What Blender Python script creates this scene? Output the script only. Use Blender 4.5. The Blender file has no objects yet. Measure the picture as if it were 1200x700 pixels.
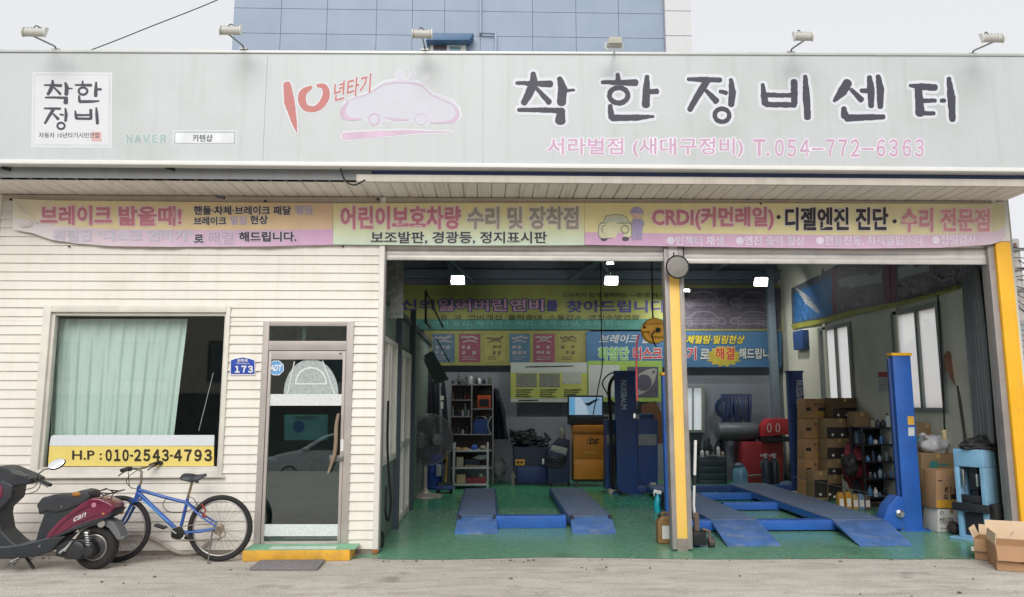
import bpy, bmesh, math, random
from mathutils import Vector, Matrix, noise
rnd = random.Random(7)
R = math.radians
scene = bpy.context.scene
COL = scene.collection

# ---------------------------------------------------------------- camera
FPX, CD, CH = 867.0, 7.96, 1.56
YAW, PITCH, ROLL = R(1.7), R(7.88), R(-0.07)
CF = Vector((math.sin(YAW)*math.cos(PITCH), math.cos(YAW)*math.cos(PITCH), math.sin(PITCH)))
CR0 = Vector((math.cos(YAW), -math.sin(YAW), 0)); CU0 = CR0.cross(CF)
CR = CR0*math.cos(ROLL) + CU0*math.sin(ROLL); CU = CU0*math.cos(ROLL) - CR0*math.sin(ROLL)
CP = Vector((0, -CD, CH))
cam = bpy.data.cameras.new('camera'); camo = bpy.data.objects.new('camera', cam); COL.objects.link(camo)
cam.sensor_width = 36; cam.lens = FPX/1200*36; cam.clip_end = 2000; cam.clip_start = 0.05
camo.matrix_world = Matrix(((CR.x, CU.x, -CF.x, CP.x), (CR.y, CU.y, -CF.y, CP.y), (CR.z, CU.z, -CF.z, CP.z), (0, 0, 0, 1)))
scene.camera = camo

# ---------------------------------------------------------------- sky, sun, exposure
SUN_EL, SUN_AZ = R(38), R(188)          # high, hazy, behind the photographer
world = bpy.data.worlds.new('World'); scene.world = world; world.use_nodes = True
nt = world.node_tree; nt.nodes.clear()
sky = nt.nodes.new('ShaderNodeTexSky'); sky.sky_type = 'NISHITA'; sky.sun_disc = False
sky.sun_elevation = SUN_EL; sky.sun_rotation = SUN_AZ; sky.dust_density = 6.0; sky.air_density = 1.2
hs = nt.nodes.new('ShaderNodeHueSaturation'); hs.inputs['Saturation'].default_value = 0.10; hs.inputs['Value'].default_value = 1.0
flat = nt.nodes.new('ShaderNodeMix'); flat.data_type = 'RGBA'; flat.inputs[0].default_value = 0.75     # cloud deck evens the sky out
flat.inputs[7].default_value = (6.9, 7.0, 7.2, 1)
bg = nt.nodes.new('ShaderNodeBackground'); bg.inputs[1].default_value = 0.115
wo = nt.nodes.new('ShaderNodeOutputWorld')
nt.links.new(sky.outputs[0], hs.inputs['Color']); nt.links.new(hs.outputs[0], flat.inputs[6])
nt.links.new(flat.outputs[2], bg.inputs[0]); nt.links.new(bg.outputs[0], wo.inputs[0])
sl = bpy.data.lights.new('sun', 'SUN'); sl.energy = 1.5; sl.angle = R(40); sl.color = (1.0, 0.965, 0.92)
so = bpy.data.objects.new('sun', sl); COL.objects.link(so)
sd = Vector((math.sin(SUN_AZ)*math.cos(SUN_EL), math.cos(SUN_AZ)*math.cos(SUN_EL), math.sin(SUN_EL)))
so.rotation_euler = sd.to_track_quat('Z', 'Y').to_euler(); so.location = (-4, -14, 16)
vs = scene.view_settings; vs.view_transform = 'Standard'; vs.look = 'None'; vs.gamma = 1; vs.exposure = 0.28; vs.use_curve_mapping = False
scene.cycles.use_denoising = True; scene.cycles.max_bounces = 8; scene.cycles.diffuse_bounces = 4
scene.cycles.transparent_max_bounces = 12; scene.cycles.sample_clamp_indirect = 6.0

# ---------------------------------------------------------------- measuring: picture points onto real planes
def ray(px, py): return CF + CR*((px-600)/FPX) - CU*((py-350)/FPX)
def pix(px, py, Y=0.0):
    d = ray(px, py); return CP + d*((Y-CP.y)/d.y)
def flo(px, py, z=0.0):
    d = ray(px, py); return CP + d*((z-CP.z)/d.z)
def wx(px, py, X):
    d = ray(px, py); return CP + d*((X-CP.x)/d.x)
def ppm(Y): return FPX/(Y+CD)           # pixels per metre at that depth (near enough)

# ---------------------------------------------------------------- materials
def lin(c):
    if isinstance(c, str):
        c = tuple(int(c[i:i+2], 16) for i in (1, 3, 5))
    if max(c) > 1.0 or isinstance(c[0], int):
        c = tuple(x/255 for x in c)
        return tuple(x/12.92 if x <= .04045 else ((x+.055)/1.055)**2.4 for x in c)
    return tuple(c)
MATS = {}
def nd(t, kind, **kw):
    n = t.nodes.new('ShaderNode'+kind)
    for k, v in kw.items():
        if k in n.inputs.keys(): n.inputs[k].default_value = v
        else: setattr(n, k, v)
    return n
def ramp(t, src, stops):
    r = t.nodes.new('ShaderNodeValToRGB'); e = r.color_ramp.elements
    while len(e) < len(stops): e.new(0.5)
    for el, (p, c) in zip(e, stops):
        el.position = p; el.color = (*c, 1) if len(c) == 3 else c
    t.links.new(src, r.inputs[0]); return r
def mixc(t, fac, a, b, mode='MIX'):
    m = t.nodes.new('ShaderNodeMix'); m.data_type = 'RGBA'; m.blend_type = mode
    for i, v in ((0, fac), (6, a), (7, b)):
        if hasattr(v, 'is_output') or isinstance(v, bpy.types.NodeSocket): t.links.new(v, m.inputs[i])
        elif i == 0: m.inputs[0].default_value = v
        else: m.inputs[i].default_value = (*v, 1) if len(v) == 3 else v
    return m.outputs[2]
def base(name):
    m = bpy.data.materials.new(name); m.use_nodes = True; t = m.node_tree
    return m, t, t.nodes['Principled BSDF']
def M(name, color, rough=.5, metal=0.0, var=.12, scale=5.0, bump=0.0, bscale=60.0, dirt=0.0, dirtcol=(.08, .07, .055), dscale=2.0, streak=0.0, spec=.5, coat=0.0):
    """painted / plastic / card surface: uneven colour, uneven gloss, optional grime and run-off streaks"""
    if name in MATS: return MATS[name]
    m, t, b = base(name); c = lin(color)
    tc = nd(t, 'TexCoord'); o = tc.outputs['Object']
    n = nd(t, 'TexNoise', Scale=scale, Detail=5.0); t.links.new(o, n.inputs['Vector'])
    lo = tuple(x*(1-var) for x in c); hi = tuple(min(1, x*(1+var)) for x in c)
    col = ramp(t, n.outputs[0], [(.3, lo), (.7, hi)]).outputs[0]
    if dirt:
        d = nd(t, 'TexNoise', Scale=dscale, Detail=8.0, Roughness=.65); t.links.new(o, d.inputs['Vector'])
        f = ramp(t, d.outputs[0], [(.5, (0, 0, 0)), (.78, (dirt,)*3)]).outputs[0]
        col = mixc(t, f, col, dirtcol)
    if streak:
        mp = nd(t, 'Mapping'); mp.inputs['Scale'].default_value = (9, 9, .35); t.links.new(o, mp.inputs[0])
        s = nd(t, 'TexNoise', Scale=1.0, Detail=6.0, Roughness=.6); t.links.new(mp.outputs[0], s.inputs['Vector'])
        f = ramp(t, s.outputs[0], [(.52, (0, 0, 0)), (.8, (streak,)*3)]).outputs[0]
        col = mixc(t, f, col, dirtcol)
    t.links.new(col, b.inputs['Base Color'])
    rr = ramp(t, n.outputs[0], [(.25, (max(0, rough-.08),)*3), (.75, (min(1, rough+.08),)*3)])
    t.links.new(rr.outputs[0], b.inputs['Roughness'])
    b.inputs['Metallic'].default_value = metal; b.inputs['Specular IOR Level'].default_value = spec
    if coat: b.inputs['Coat Weight'].default_value = coat; b.inputs['Coat Roughness'].default_value = .12
    if bump:
        bn = nd(t, 'TexNoise', Scale=bscale, Detail=4.0); t.links.new(o, bn.inputs['Vector'])
        bp = nd(t, 'Bump', Strength=bump, Distance=.01); t.links.new(bn.outputs[0], bp.inputs['Height']); t.links.new(bp.outputs[0], b.inputs['Normal'])
    MATS[name] = m; return m
def MG(name, axis, stops, rough=.6, var=.08):
    """printed cloth whose ink changes along one axis (object space metres)"""
    if name in MATS: return MATS[name]
    m, t, b = base(name); tc = nd(t, 'TexCoord'); sp = nd(t, 'SeparateXYZ'); t.links.new(tc.outputs['Object'], sp.inputs[0])
    lo, hi = stops[0][0], stops[-1][0]
    mr = nd(t, 'MapRange'); mr.inputs[1].default_value = lo; mr.inputs[2].default_value = hi; t.links.new(sp.outputs['XYZ'.index(axis)], mr.inputs[0])
    col = ramp(t, mr.outputs[0], [((p-lo)/(hi-lo), lin(c)) for p, c in stops]).outputs[0]
    n = nd(t, 'TexNoise', Scale=7.0, Detail=5.0); t.links.new(tc.outputs['Object'], n.inputs['Vector'])
    f = ramp(t, n.outputs[0], [(.3, (1-var,)*3), (.7, (1, 1, 1))]).outputs[0]
    t.links.new(mixc(t, 1.0, col, f, 'MULTIPLY'), b.inputs['Base Color']); b.inputs['Roughness'].default_value = rough
    MATS[name] = m; return m
def GLASS(name, tint=(.9, .95, .94), ior=.04, rough=.01):
    if name in MATS: return MATS[name]
    m, t, b = base(name); t.nodes.remove(b)
    out = t.nodes['Material Output']; tr = nd(t, 'BsdfTransparent'); tr.inputs[0].default_value = (*tint, 1)
    gl = nd(t, 'BsdfGlossy'); gl.inputs['Roughness'].default_value = rough
    lw = nd(t, 'LayerWeight'); lw.inputs[0].default_value = .5
    pw = nd(t, 'Math'); pw.operation = 'POWER'; t.links.new(lw.outputs['Facing'], pw.inputs[0]); pw.inputs[1].default_value = 5.0
    fr = nd(t, 'MapRange'); t.links.new(pw.outputs[0], fr.inputs[0]); fr.inputs[3].default_value = ior; fr.inputs[4].default_value = 1.0
    mx = nd(t, 'MixShader'); t.links.new(fr.outputs[0], mx.inputs[0]); t.links.new(tr.outputs[0], mx.inputs[1]); t.links.new(gl.outputs[0], mx.inputs[2])
    t.links.new(mx.outputs[0], out.inputs[0]); MATS[name] = m; return m
def FILM(name, color, alpha=.6, rough=.5, speck=0.0):
    """frosted sticker or clear plastic: part opaque, part see-through"""
    if name in MATS: return MATS[name]
    m, t, b = base(name); b.inputs['Base Color'].default_value = (*lin(color), 1); b.inputs['Roughness'].default_value = rough
    tc = nd(t, 'TexCoord'); n = nd(t, 'TexNoise', Scale=60.0, Detail=6.0, Roughness=.7); t.links.new(tc.outputs['Object'], n.inputs['Vector'])
    r = ramp(t, n.outputs[0], [(.3, (max(0, alpha-speck),)*3), (.62, (alpha,)*3)]); t.links.new(r.outputs[0], b.inputs['Alpha'])
    MATS[name] = m; return m
def EMIT(name, color, strength):
    if name in MATS: return MATS[name]
    m, t, b = base(name); b.inputs['Emission Color'].default_value = (*lin(color), 1); b.inputs['Emission Strength'].default_value = strength
    b.inputs['Base Color'].default_value = (*lin(color), 1); MATS[name] = m; return m

# ---------------------------------------------------------------- mesh building
ORG = {}
class B:
    def __init__(s): s.v = []; s.f = []
    def add(s, v, f):
        o = len(s.v); s.v += [Vector(p) for p in v]; s.f += [tuple(i+o for i in q) for q in f]; return s
    def box(s, x0, x1, y0, y1, z0, z1):
        x0, x1 = sorted((x0, x1)); y0, y1 = sorted((y0, y1)); z0, z1 = sorted((z0, z1))
        return s.add([(x0, y0, z0), (x1, y0, z0), (x1, y1, z0), (x0, y1, z0), (x0, y0, z1), (x1, y0, z1), (x1, y1, z1), (x0, y1, z1)],
                     [(0, 3, 2, 1), (4, 5, 6, 7), (0, 1, 5, 4), (1, 2, 6, 5), (2, 3, 7, 6), (3, 0, 4, 7)])
    def obox(s, c, size, rz=0, rx=0, ry=0):
        m = Matrix.Translation(Vector(c)) @ Matrix.Rotation(rz, 4, 'Z') @ Matrix.Rotation(ry, 4, 'Y') @ Matrix.Rotation(rx, 4, 'X')
        a, b, d = (q/2 for q in size)
        return s.add([m @ Vector(p) for p in [(-a, -b, -d), (a, -b, -d), (a, b, -d), (-a, b, -d), (-a, -b, d), (a, -b, d), (a, b, d), (-a, b, d)]],
                     [(0, 3, 2, 1), (4, 5, 6, 7), (0, 1, 5, 4), (1, 2, 6, 5), (2, 3, 7, 6), (3, 0, 4, 7)])
    def prism(s, poly, vec):
        n = len(poly); p = [Vector(q) for q in poly]; vec = Vector(vec)
        nrm = Vector((0, 0, 0))
        for i in range(n):
            a, b = p[i], p[(i+1) % n]; nrm += a.cross(b)
        if nrm.dot(vec) > 0: p.reverse()
        return s.add(p+[q+vec for q in p], [tuple(range(n)), tuple(range(2*n-1, n-1, -1))]+[((i+1) % n, i, n+i, n+(i+1) % n) for i in range(n)])
    def pp(s, poly, Y0, Y1, at=None):
        """outline measured in the picture, standing at depth `at` (default Y0), from Y0 to Y1"""
        q = [pix(x, y, Y0 if at is None else at) for x, y in poly]
        return s.prism([(p.x, Y0, p.z) for p in q], (0, Y1-Y0, 0))
    def rect(s, x0, x1, y0, y1, Y0, Y1, at=None):
        return s.pp([(x0, y1), (x1, y1), (x1, y0), (x0, y0)], Y0, Y1, at)
    def cyl(s, p0, p1, r0, r1=None, n=16, cap=True):
        r1 = r0 if r1 is None else r1; p0, p1 = Vector(p0), Vector(p1); d = (p1-p0).normalized()
        a = d.orthogonal().normalized(); b = d.cross(a); v = []
        for p, r in ((p0, r0), (p1, r1)):
            v += [p+(a*math.cos(2*math.pi*i/n)+b*math.sin(2*math.pi*i/n))*r for i in range(n)]
        f = [(i, (i+1) % n, n+(i+1) % n, n+i) for i in range(n)]
        if cap: f += [tuple(range(n-1, -1, -1)), tuple(range(n, 2*n))]
        return s.add(v, f)
    def tube(s, pts, r, n=8, closed=False, sub=0):
        p = [Vector(q) for q in pts]
        if sub:
            q = []; m = len(p)
            rng = range(m) if closed else range(m-1)
            for i in rng:
                p0 = p[(i-1) % m] if closed or i > 0 else p[i]; p1 = p[i]; p2 = p[(i+1) % m]; p3 = p[(i+2) % m] if closed or i+2 < m else p2
                for k in range(sub):
                    t = k/sub; q.append(.5*((2*p1)+(p2-p0)*t+(2*p0-5*p1+4*p2-p3)*t*t+(3*p1-p0-3*p2+p3)*t**3))
            if not closed: q.append(p[-1])
            rs = r if not isinstance(r, (list, tuple)) else [r[min(len(r)-1, int(i/sub))]+(r[min(len(r)-1, int(i/sub)+1)]-r[min(len(r)-1, int(i/sub))])*((i/sub) % 1) for i in range(len(q))]
            p, r = q, rs
        m = len(p); rr = r if isinstance(r, (list, tuple)) else [r]*m
        a = None; v = []
        for i in range(m):
            d = ((p[(i+1) % m] if closed or i+1 < m else p[i])-(p[i-1] if closed or i > 0 else p[i])).normalized()
            a = d.orthogonal().normalized() if a is None else (a-d*a.dot(d)).normalized()
            b = d.cross(a)
            v += [p[i]+(a*math.cos(2*math.pi*k/n)+b*math.sin(2*math.pi*k/n))*rr[i] for k in range(n)]
        f = []
        for i in range(m if closed else m-1):
            j = (i+1) % m
            for k in range(n):
                f.append((i*n+k, i*n+(k+1) % n, j*n+(k+1) % n, j*n+k))
        if not closed: f += [tuple(range(n-1, -1, -1)), tuple(range((m-1)*n, m*n))]
        return s.add(v, f)
    def lathe(s, c, prof, n=20, axis='Z'):
        """prof: (radius, height) pairs from one end to the other"""
        c = Vector(c); v = []; m = len(prof)
        for r, h in prof:
            for k in range(n):
                x, y = r*math.cos(2*math.pi*k/n), r*math.sin(2*math.pi*k/n)
                v.append(c+Vector((x, y, h) if axis == 'Z' else (x, -h, y) if axis == 'Y' else (h, x, y)))
        f = [(i*n+k, i*n+(k+1) % n, (i+1)*n+(k+1) % n, (i+1)*n+k) for i in range(m-1) for k in range(n)]
        f += [tuple(range(n-1, -1, -1)), tuple(range((m-1)*n, m*n))]
        return s.add(v, f)
    def torus(s, c, Rr, r, axis='Y', n=36, k=10, sx=1.0):
        v = []; c = Vector(c)
        for i in range(n):
            a = 2*math.pi*i/n
            for j in range(k):
                b = 2*math.pi*j/k; q = Rr+r*math.cos(b); h = r*sx*math.sin(b)
                v.append(c+Vector((q*math.cos(a), h, q*math.sin(a)) if axis == 'Y' else (q*math.cos(a), q*math.sin(a), h) if axis == 'Z' else (h, q*math.cos(a), q*math.sin(a))))
        return s.add(v, [(i*k+j, ((i+1) % n)*k+j, ((i+1) % n)*k+(j+1) % k, i*k+(j+1) % k) for i in range(n) for j in range(k)])
    def ell(s, c, rad, nu=16, nv=10, jit=0.0, seed=1):
        q = random.Random(seed); v = []; c = Vector(c)
        for j in range(1, nv):
            th = math.pi*j/nv
            for i in range(nu):
                a = 2*math.pi*i/nu; dv = Vector((math.sin(th)*math.cos(a), math.sin(th)*math.sin(a), math.cos(th))); k = 1+jit*2.2*(noise.noise(dv*1.7+Vector((seed*3.1, 0, 0)))+.6*noise.noise(dv*4.1+Vector((0, seed*2.3, 0))))
                v.append(c+Vector((rad[0]*math.sin(th)*math.cos(a)*k, rad[1]*math.sin(th)*math.sin(a)*k, rad[2]*math.cos(th)*k)))
        v += [c+Vector((0, 0, rad[2])), c-Vector((0, 0, rad[2]))]; t = len(v)-2
        f = [(j*nu+i, (j+1)*nu+i, (j+1)*nu+(i+1) % nu, j*nu+(i+1) % nu) for j in range(nv-2) for i in range(nu)]
        f += [(t, i, (i+1) % nu) for i in range(nu)]+[(t+1, (nv-2)*nu+(i+1) % nu, (nv-2)*nu+i) for i in range(nu)]
        return s.add(v, f)
    def sheet(s, fn, nu, nv, thick=0.0, tv=(0, 1, 0)):
        v = [Vector(fn(i/nu, j/nv)) for j in range(nv+1) for i in range(nu+1)]
        w = nu+1; f = [(j*w+i, j*w+i+1, (j+1)*w+i+1, (j+1)*w+i) for j in range(nv) for i in range(nu)]
        if thick:
            tv = Vector(tv)*thick; n = len(v); v += [p+tv for p in v]
            f += [tuple(n+i for i in reversed(q)) for q in list(f)]
            rim = [i for i in range(w)]+[j*w+nu for j in range(1, nv+1)]+[nv*w+i for i in range(nu-1, -1, -1)]+[j*w for j in range(nv-1, 0, -1)]
            f += [(rim[(k+1) % len(rim)], rim[k], n+rim[k], n+rim[(k+1) % len(rim)]) for k in range(len(rim))]
        return s.add(v, f)
    def build(s, name, mat, parent=None, bevel=0.0, seg=2, angle=38, jit=0.0):
        me = bpy.data.meshes.new(name)
        if parent is not None: o0 = ORG[parent.name]
        else:
            xs = [p.x for p in s.v]; ys = [p.y for p in s.v]; o0 = Vector(((min(xs)+max(xs))/2, (min(ys)+max(ys))/2, min(p.z for p in s.v)))
        me.from_pydata([p-o0 for p in s.v], [], s.f); me.validate()
        if bevel:
            bm = bmesh.new(); bm.from_mesh(me)
            bmesh.ops.recalc_face_normals(bm, faces=bm.faces)
            es = [e for e in bm.edges if len(e.link_faces) == 2 and e.calc_face_angle(0) > R(30)]
            bmesh.ops.bevel(bm, geom=es, offset=bevel, segments=seg, profile=.6, affect='EDGES', clamp_overlap=True)
            bm.to_mesh(me); bm.free()
        me.polygons.foreach_set('use_smooth', [True]*len(me.polygons)); me.set_sharp_from_angle(angle=R(angle)); me.update()
        me.materials.append(mat)
        ob = bpy.data.objects.new(name, me); COL.objects.link(ob)
        if parent is not None: ob.parent = parent
        else: ob.location = o0
        ORG[ob.name] = o0
        return ob
def thing(name, label, cat, loc=(0, 0, 0), group=None):
    o = bpy.data.objects.new(name, None); COL.objects.link(o); o.location = loc; o.empty_display_size = .2
    ORG[o.name] = Vector(loc); return tag(o, label, cat, group)
def tag(o, label, cat, group=None):
    o['label'] = label; o['category'] = cat
    if group: o['group'] = group
    return o
def struct(o): o['kind'] = 'structure'; return o
def clone(root, loc, label=None, rz=0.0, mats=None):
    """a copy of a thing with copies of its parts and sub-parts"""
    def cp(o, par):
        c = o.copy(); COL.objects.link(c); ORG[c.name] = ORG[o.name]
        if par is not None: c.parent = par
        for ch in [x for x in bpy.data.objects if x.parent == o]: cp(ch, c)
        return c
    r = cp(root, None); r.location = loc; r.rotation_euler = (0, 0, rz)
    if label: r['label'] = label
    return r

# ---------------------------------------------------------------- lettering and brush marks
FONT_CACHE = {}
def glyphs(body, shear=0.0, space=1.0):
    key = (body, shear, space)
    if key in FONT_CACHE: return FONT_CACHE[key]
    c = bpy.data.curves.new('lettering', 'FONT'); c.body = body; c.size = 1; c.shear = shear; c.space_character = space; c.resolution_u = 2
    o = bpy.data.objects.new('lettering', c); COL.objects.link(o)
    dg = bpy.context.evaluated_depsgraph_get(); me = bpy.data.meshes.new_from_object(o.evaluated_get(dg))
    v = [(p.co.x, p.co.y) for p in me.vertices]; f = [tuple(p.vertices) for p in me.polygons]
    bpy.data.objects.remove(o); bpy.data.curves.remove(c); bpy.data.meshes.remove(me)
    cnt = {}
    for q in f:
        for i in range(len(q)):
            k = (q[i], q[(i+1) % len(q)]); k = (min(k), max(k)); cnt[k] = cnt.get(k, 0)+1
    FONT_CACHE[key] = (v, f, [k for k, n in cnt.items() if n == 1]); return FONT_CACHE[key]
def outline(v, edges, w):
    """a band of half width w along every glyph contour, with rounded joints"""
    V = []; F = []
    for i, j in edges:
        (xa, ya), (xb, yb) = v[i], v[j]; l = math.hypot(xb-xa, yb-ya)
        if l < 1e-5: continue
        ux, uy = (xb-xa)/l*w, (yb-ya)/l*w; o = len(V)
        for k in (90, 135, 180, 225, 270): a = R(k); V.append((xa+ux*math.cos(a)-uy*math.sin(a), ya+uy*math.cos(a)+ux*math.sin(a)))
        for k in (-90, -45, 0, 45, 90): a = R(k); V.append((xb+ux*math.cos(a)-uy*math.sin(a), yb+uy*math.cos(a)+ux*math.sin(a)))
        F.append(tuple(range(o, o+10)))
    return V, F
def on_y(Y): return lambda px, py, d: pix(px, py, Y-d)
def FWD(s): return ''.join(chr(ord(c)+0xFEE0) if '!' <= c <= '~' else c for c in s)
def write(body, x0, x1, y0, y1, S, mat, parent, d=.004, bold=.012, halo=None, hoff=.05, shear=0.0, down=False, name='lettering', tilt=0.0, hd=.002, space=1.0):
    v, f, ed = glyphs(body, shear, space)
    ax, bx = min(p[0] for p in v)-bold, max(p[0] for p in v)+bold; ay, by = min(p[1] for p in v)-bold, max(p[1] for p in v)+bold
    def at(p, dd):
        s, t = (p[0]-ax)/(bx-ax), (p[1]-ay)/(by-ay)
        if down: px, py = x0+t*(x1-x0), y0+s*(y1-y0)
        else: px, py = x0+s*(x1-x0), y1-t*(y1-y0)
        return S(px, py-tilt*(px-(x0+x1)/2), dd)
    b = B().add([at(p, d) for p in v], f)
    if bold > .004:
        V, F = outline(v, ed, bold); b.add([at(p, d-.0001-.00001*((i//10) % 37)) for i, p in enumerate(V)], F)
    o = b.build(name, mat, parent)
    if halo:
        V, F = outline(v, ed, hoff); B().add([at(p, d-hd+.00001*((i//10) % 41)) for i, p in enumerate(V)], F).build(name+'_outline', halo, parent)
    return o
def ribbon(b, pts, S, d, rag=0.0, seed=0, grow=0.0, cap=6):
    """brush stroke: pts = (px, py, width px); round ends, slightly ragged edge"""
    q = random.Random(seed); P = []
    if 5 <= len(pts) < 14 and grow < 90 and rag < .3:
        sm = []
        for i in range(len(pts)-1):
            p0, p1, p2, p3 = pts[max(0, i-1)], pts[i], pts[i+1], pts[min(len(pts)-1, i+2)]
            for k in range(4):
                t = k/4; sm.append(tuple(.5*(2*b+(c-a)*t+(2*a-5*b+4*c-d_)*t*t+(3*b-a-3*c+d_)*t**3) for a, b, c, d_ in zip(p0, p1, p2, p3)))
        pts = sm+[pts[-1]]
    for i in range(len(pts)-1):
        (xa, ya, wa), (xb, yb, wb) = pts[i], pts[i+1]; n = max(2, int(math.hypot(xb-xa, yb-ya)/3))
        for k in range(n): t = k/n; P.append((xa+(xb-xa)*t, ya+(yb-ya)*t, wa+(wb-wa)*t))
    P.append(pts[-1]); L = []; Rr = []
    closed = math.hypot(P[0][0]-P[-1][0], P[0][1]-P[-1][1]) < .5
    for i, (x, y, w) in enumerate(P):
        a, c = P[max(0, i-1)], P[min(len(P)-1, i+1)]
        if closed and i in (0, len(P)-1): a, c = P[-2], P[1]
        l = math.hypot(c[0]-a[0], c[1]-a[1]) or 1; nx, ny = -(c[1]-a[1])/l, (c[0]-a[0])/l
        h = w/2+grow; L.append((x+nx*(h+q.uniform(-rag, rag)), y+ny*(h+q.uniform(-rag, rag)))); Rr.append((x-nx*(h+q.uniform(-rag, rag)), y-ny*(h+q.uniform(-rag, rag))))
    n = len(P); v = [S(*p, d) for p in L]+[S(*p, d) for p in Rr]; f = [(i, i+1, n+i+1, n+i) for i in range(n-1)]
    b.add(v, f)
    if closed: return
    for e, s in ((0, 1), (n-1, -1)):
        x, y, w = P[e]; x2, y2, _ = P[e+s]; l = math.hypot(x2-x, y2-y) or 1; ux, uy = (x-x2)/l, (y-y2)/l; h = w/2+grow
        arc = []
        for k in range(cap+1):
            a = math.pi*k/cap; arc.append((x+(-uy*math.cos(a))*h*s*-1*-1+ux*math.sin(a)*h*.75, y+(ux*math.cos(a))*h*s*-1*-1+uy*math.sin(a)*h*.75))
        b.add([S(*p, d+.0001) for p in arc], [tuple(range(cap+1))])
def brush(strokes, S, mat, halo, parent, d=.004, rag=.25, grow=3.0, name='lettering'):
    b = B(); h = B()
    for i, st in enumerate(strokes):
        ribbon(b, st, S, d+.002+.0002*i, rag, i)
        if halo: ribbon(h, st, S, d-.0015+.0002*(i % 9), 0, i, grow, 10)
    b.build(name, mat, parent)
    if halo: h.build(name+'_outline', halo, parent)
def ring(cx, cy, rx, ry, w, n=28): return [(cx+rx*math.cos(2*math.pi*i/n), cy+ry*math.sin(2*math.pi*i/n), w) for i in range(n+1)]
def flatpoly(poly, S, d, mat, parent, name):
    return B().add([S(x, y, d) for x, y in poly], [tuple(range(len(poly)))]).build(name, mat, parent)

# ================================================================ SETTING
def ground_mat():
    m, t, b = base('worn_concrete'); o = nd(t, 'TexCoord').outputs['Object']
    n1 = nd(t, 'TexNoise', Scale=.55, Detail=7.0, Roughness=.6); n2 = nd(t, 'TexNoise', Scale=3.2, Detail=8.0, Roughness=.7)
    mp = nd(t, 'Mapping'); mp.inputs['Scale'].default_value = (1.3, 5.5, 1); t.links.new(o, mp.inputs[0])
    n3 = nd(t, 'TexNoise', Scale=1.1, Detail=9.0, Roughness=.72); t.links.new(mp.outputs[0], n3.inputs['Vector'])
    n4 = nd(t, 'TexNoise', Scale=70.0, Detail=3.0)
    for n in (n1, n2, n4): t.links.new(o, n.inputs['Vector'])
    c = ramp(t, n1.outputs[0], [(.3, (.47, .435, .385)), (.7, (.59, .555, .495))]).outputs[0]
    c = mixc(t, ramp(t, n3.outputs[0], [(.44, (0, 0, 0)), (.72, (.75,)*3)]).outputs[0], c, (.27, .245, .21))
    c = mixc(t, ramp(t, n2.outputs[0], [(.52, (0, 0, 0)), (.75, (.5,)*3)]).outputs[0], c, (.62, .59, .54))
    c = mixc(t, ramp(t, n4.outputs[0], [(.54, (0, 0, 0)), (.68, (.7,)*3)]).outputs[0], c, (.2, .18, .155))
    vo = nd(t, 'TexVoronoi', Scale=.55); vo.feature = 'DISTANCE_TO_EDGE'
    wob = nd(t, 'Vectors' if False else 'VectorMath'); wob.operation = 'ADD'; t.links.new(o, wob.inputs[0])
    nn = nd(t, 'TexNoise', Scale=2.5, Detail=4.0); t.links.new(o, nn.inputs['Vector']); t.links.new(nn.outputs[1], wob.inputs[1])
    t.links.new(wob.outputs[0], vo.inputs['Vector'])
    c = mixc(t, ramp(t, vo.outputs['Distance'], [(.0, (.35,)*3), (.005, (0, 0, 0))]).outputs[0], c, (.16, .145, .125))
    # old oil spots
    oil = nd(t, 'TexNoise', Scale=1.7, Detail=2.0); t.links.new(o, oil.inputs['Vector'])
    c = mixc(t, ramp(t, oil.outputs[0], [(.66, (0, 0, 0)), (.74, (.55,)*3)]).outputs[0], c, (.15, .13, .11))
    t.links.new(c, b.inputs['Base Color']); b.inputs['Roughness'].default_value = .88; b.inputs['Specular IOR Level'].default_value = .25
    ad = nd(t, 'Math'); ad.operation = 'ADD'; t.links.new(n4.outputs[0], ad.inputs[0]); t.links.new(n3.outputs[0], ad.inputs[1])
    bp = nd(t, 'Bump', Strength=.8, Distance=.014); t.links.new(ad.outputs[0], bp.inputs['Height']); t.links.new(bp.outputs[0], b.inputs['Normal'])
    return m
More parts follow.
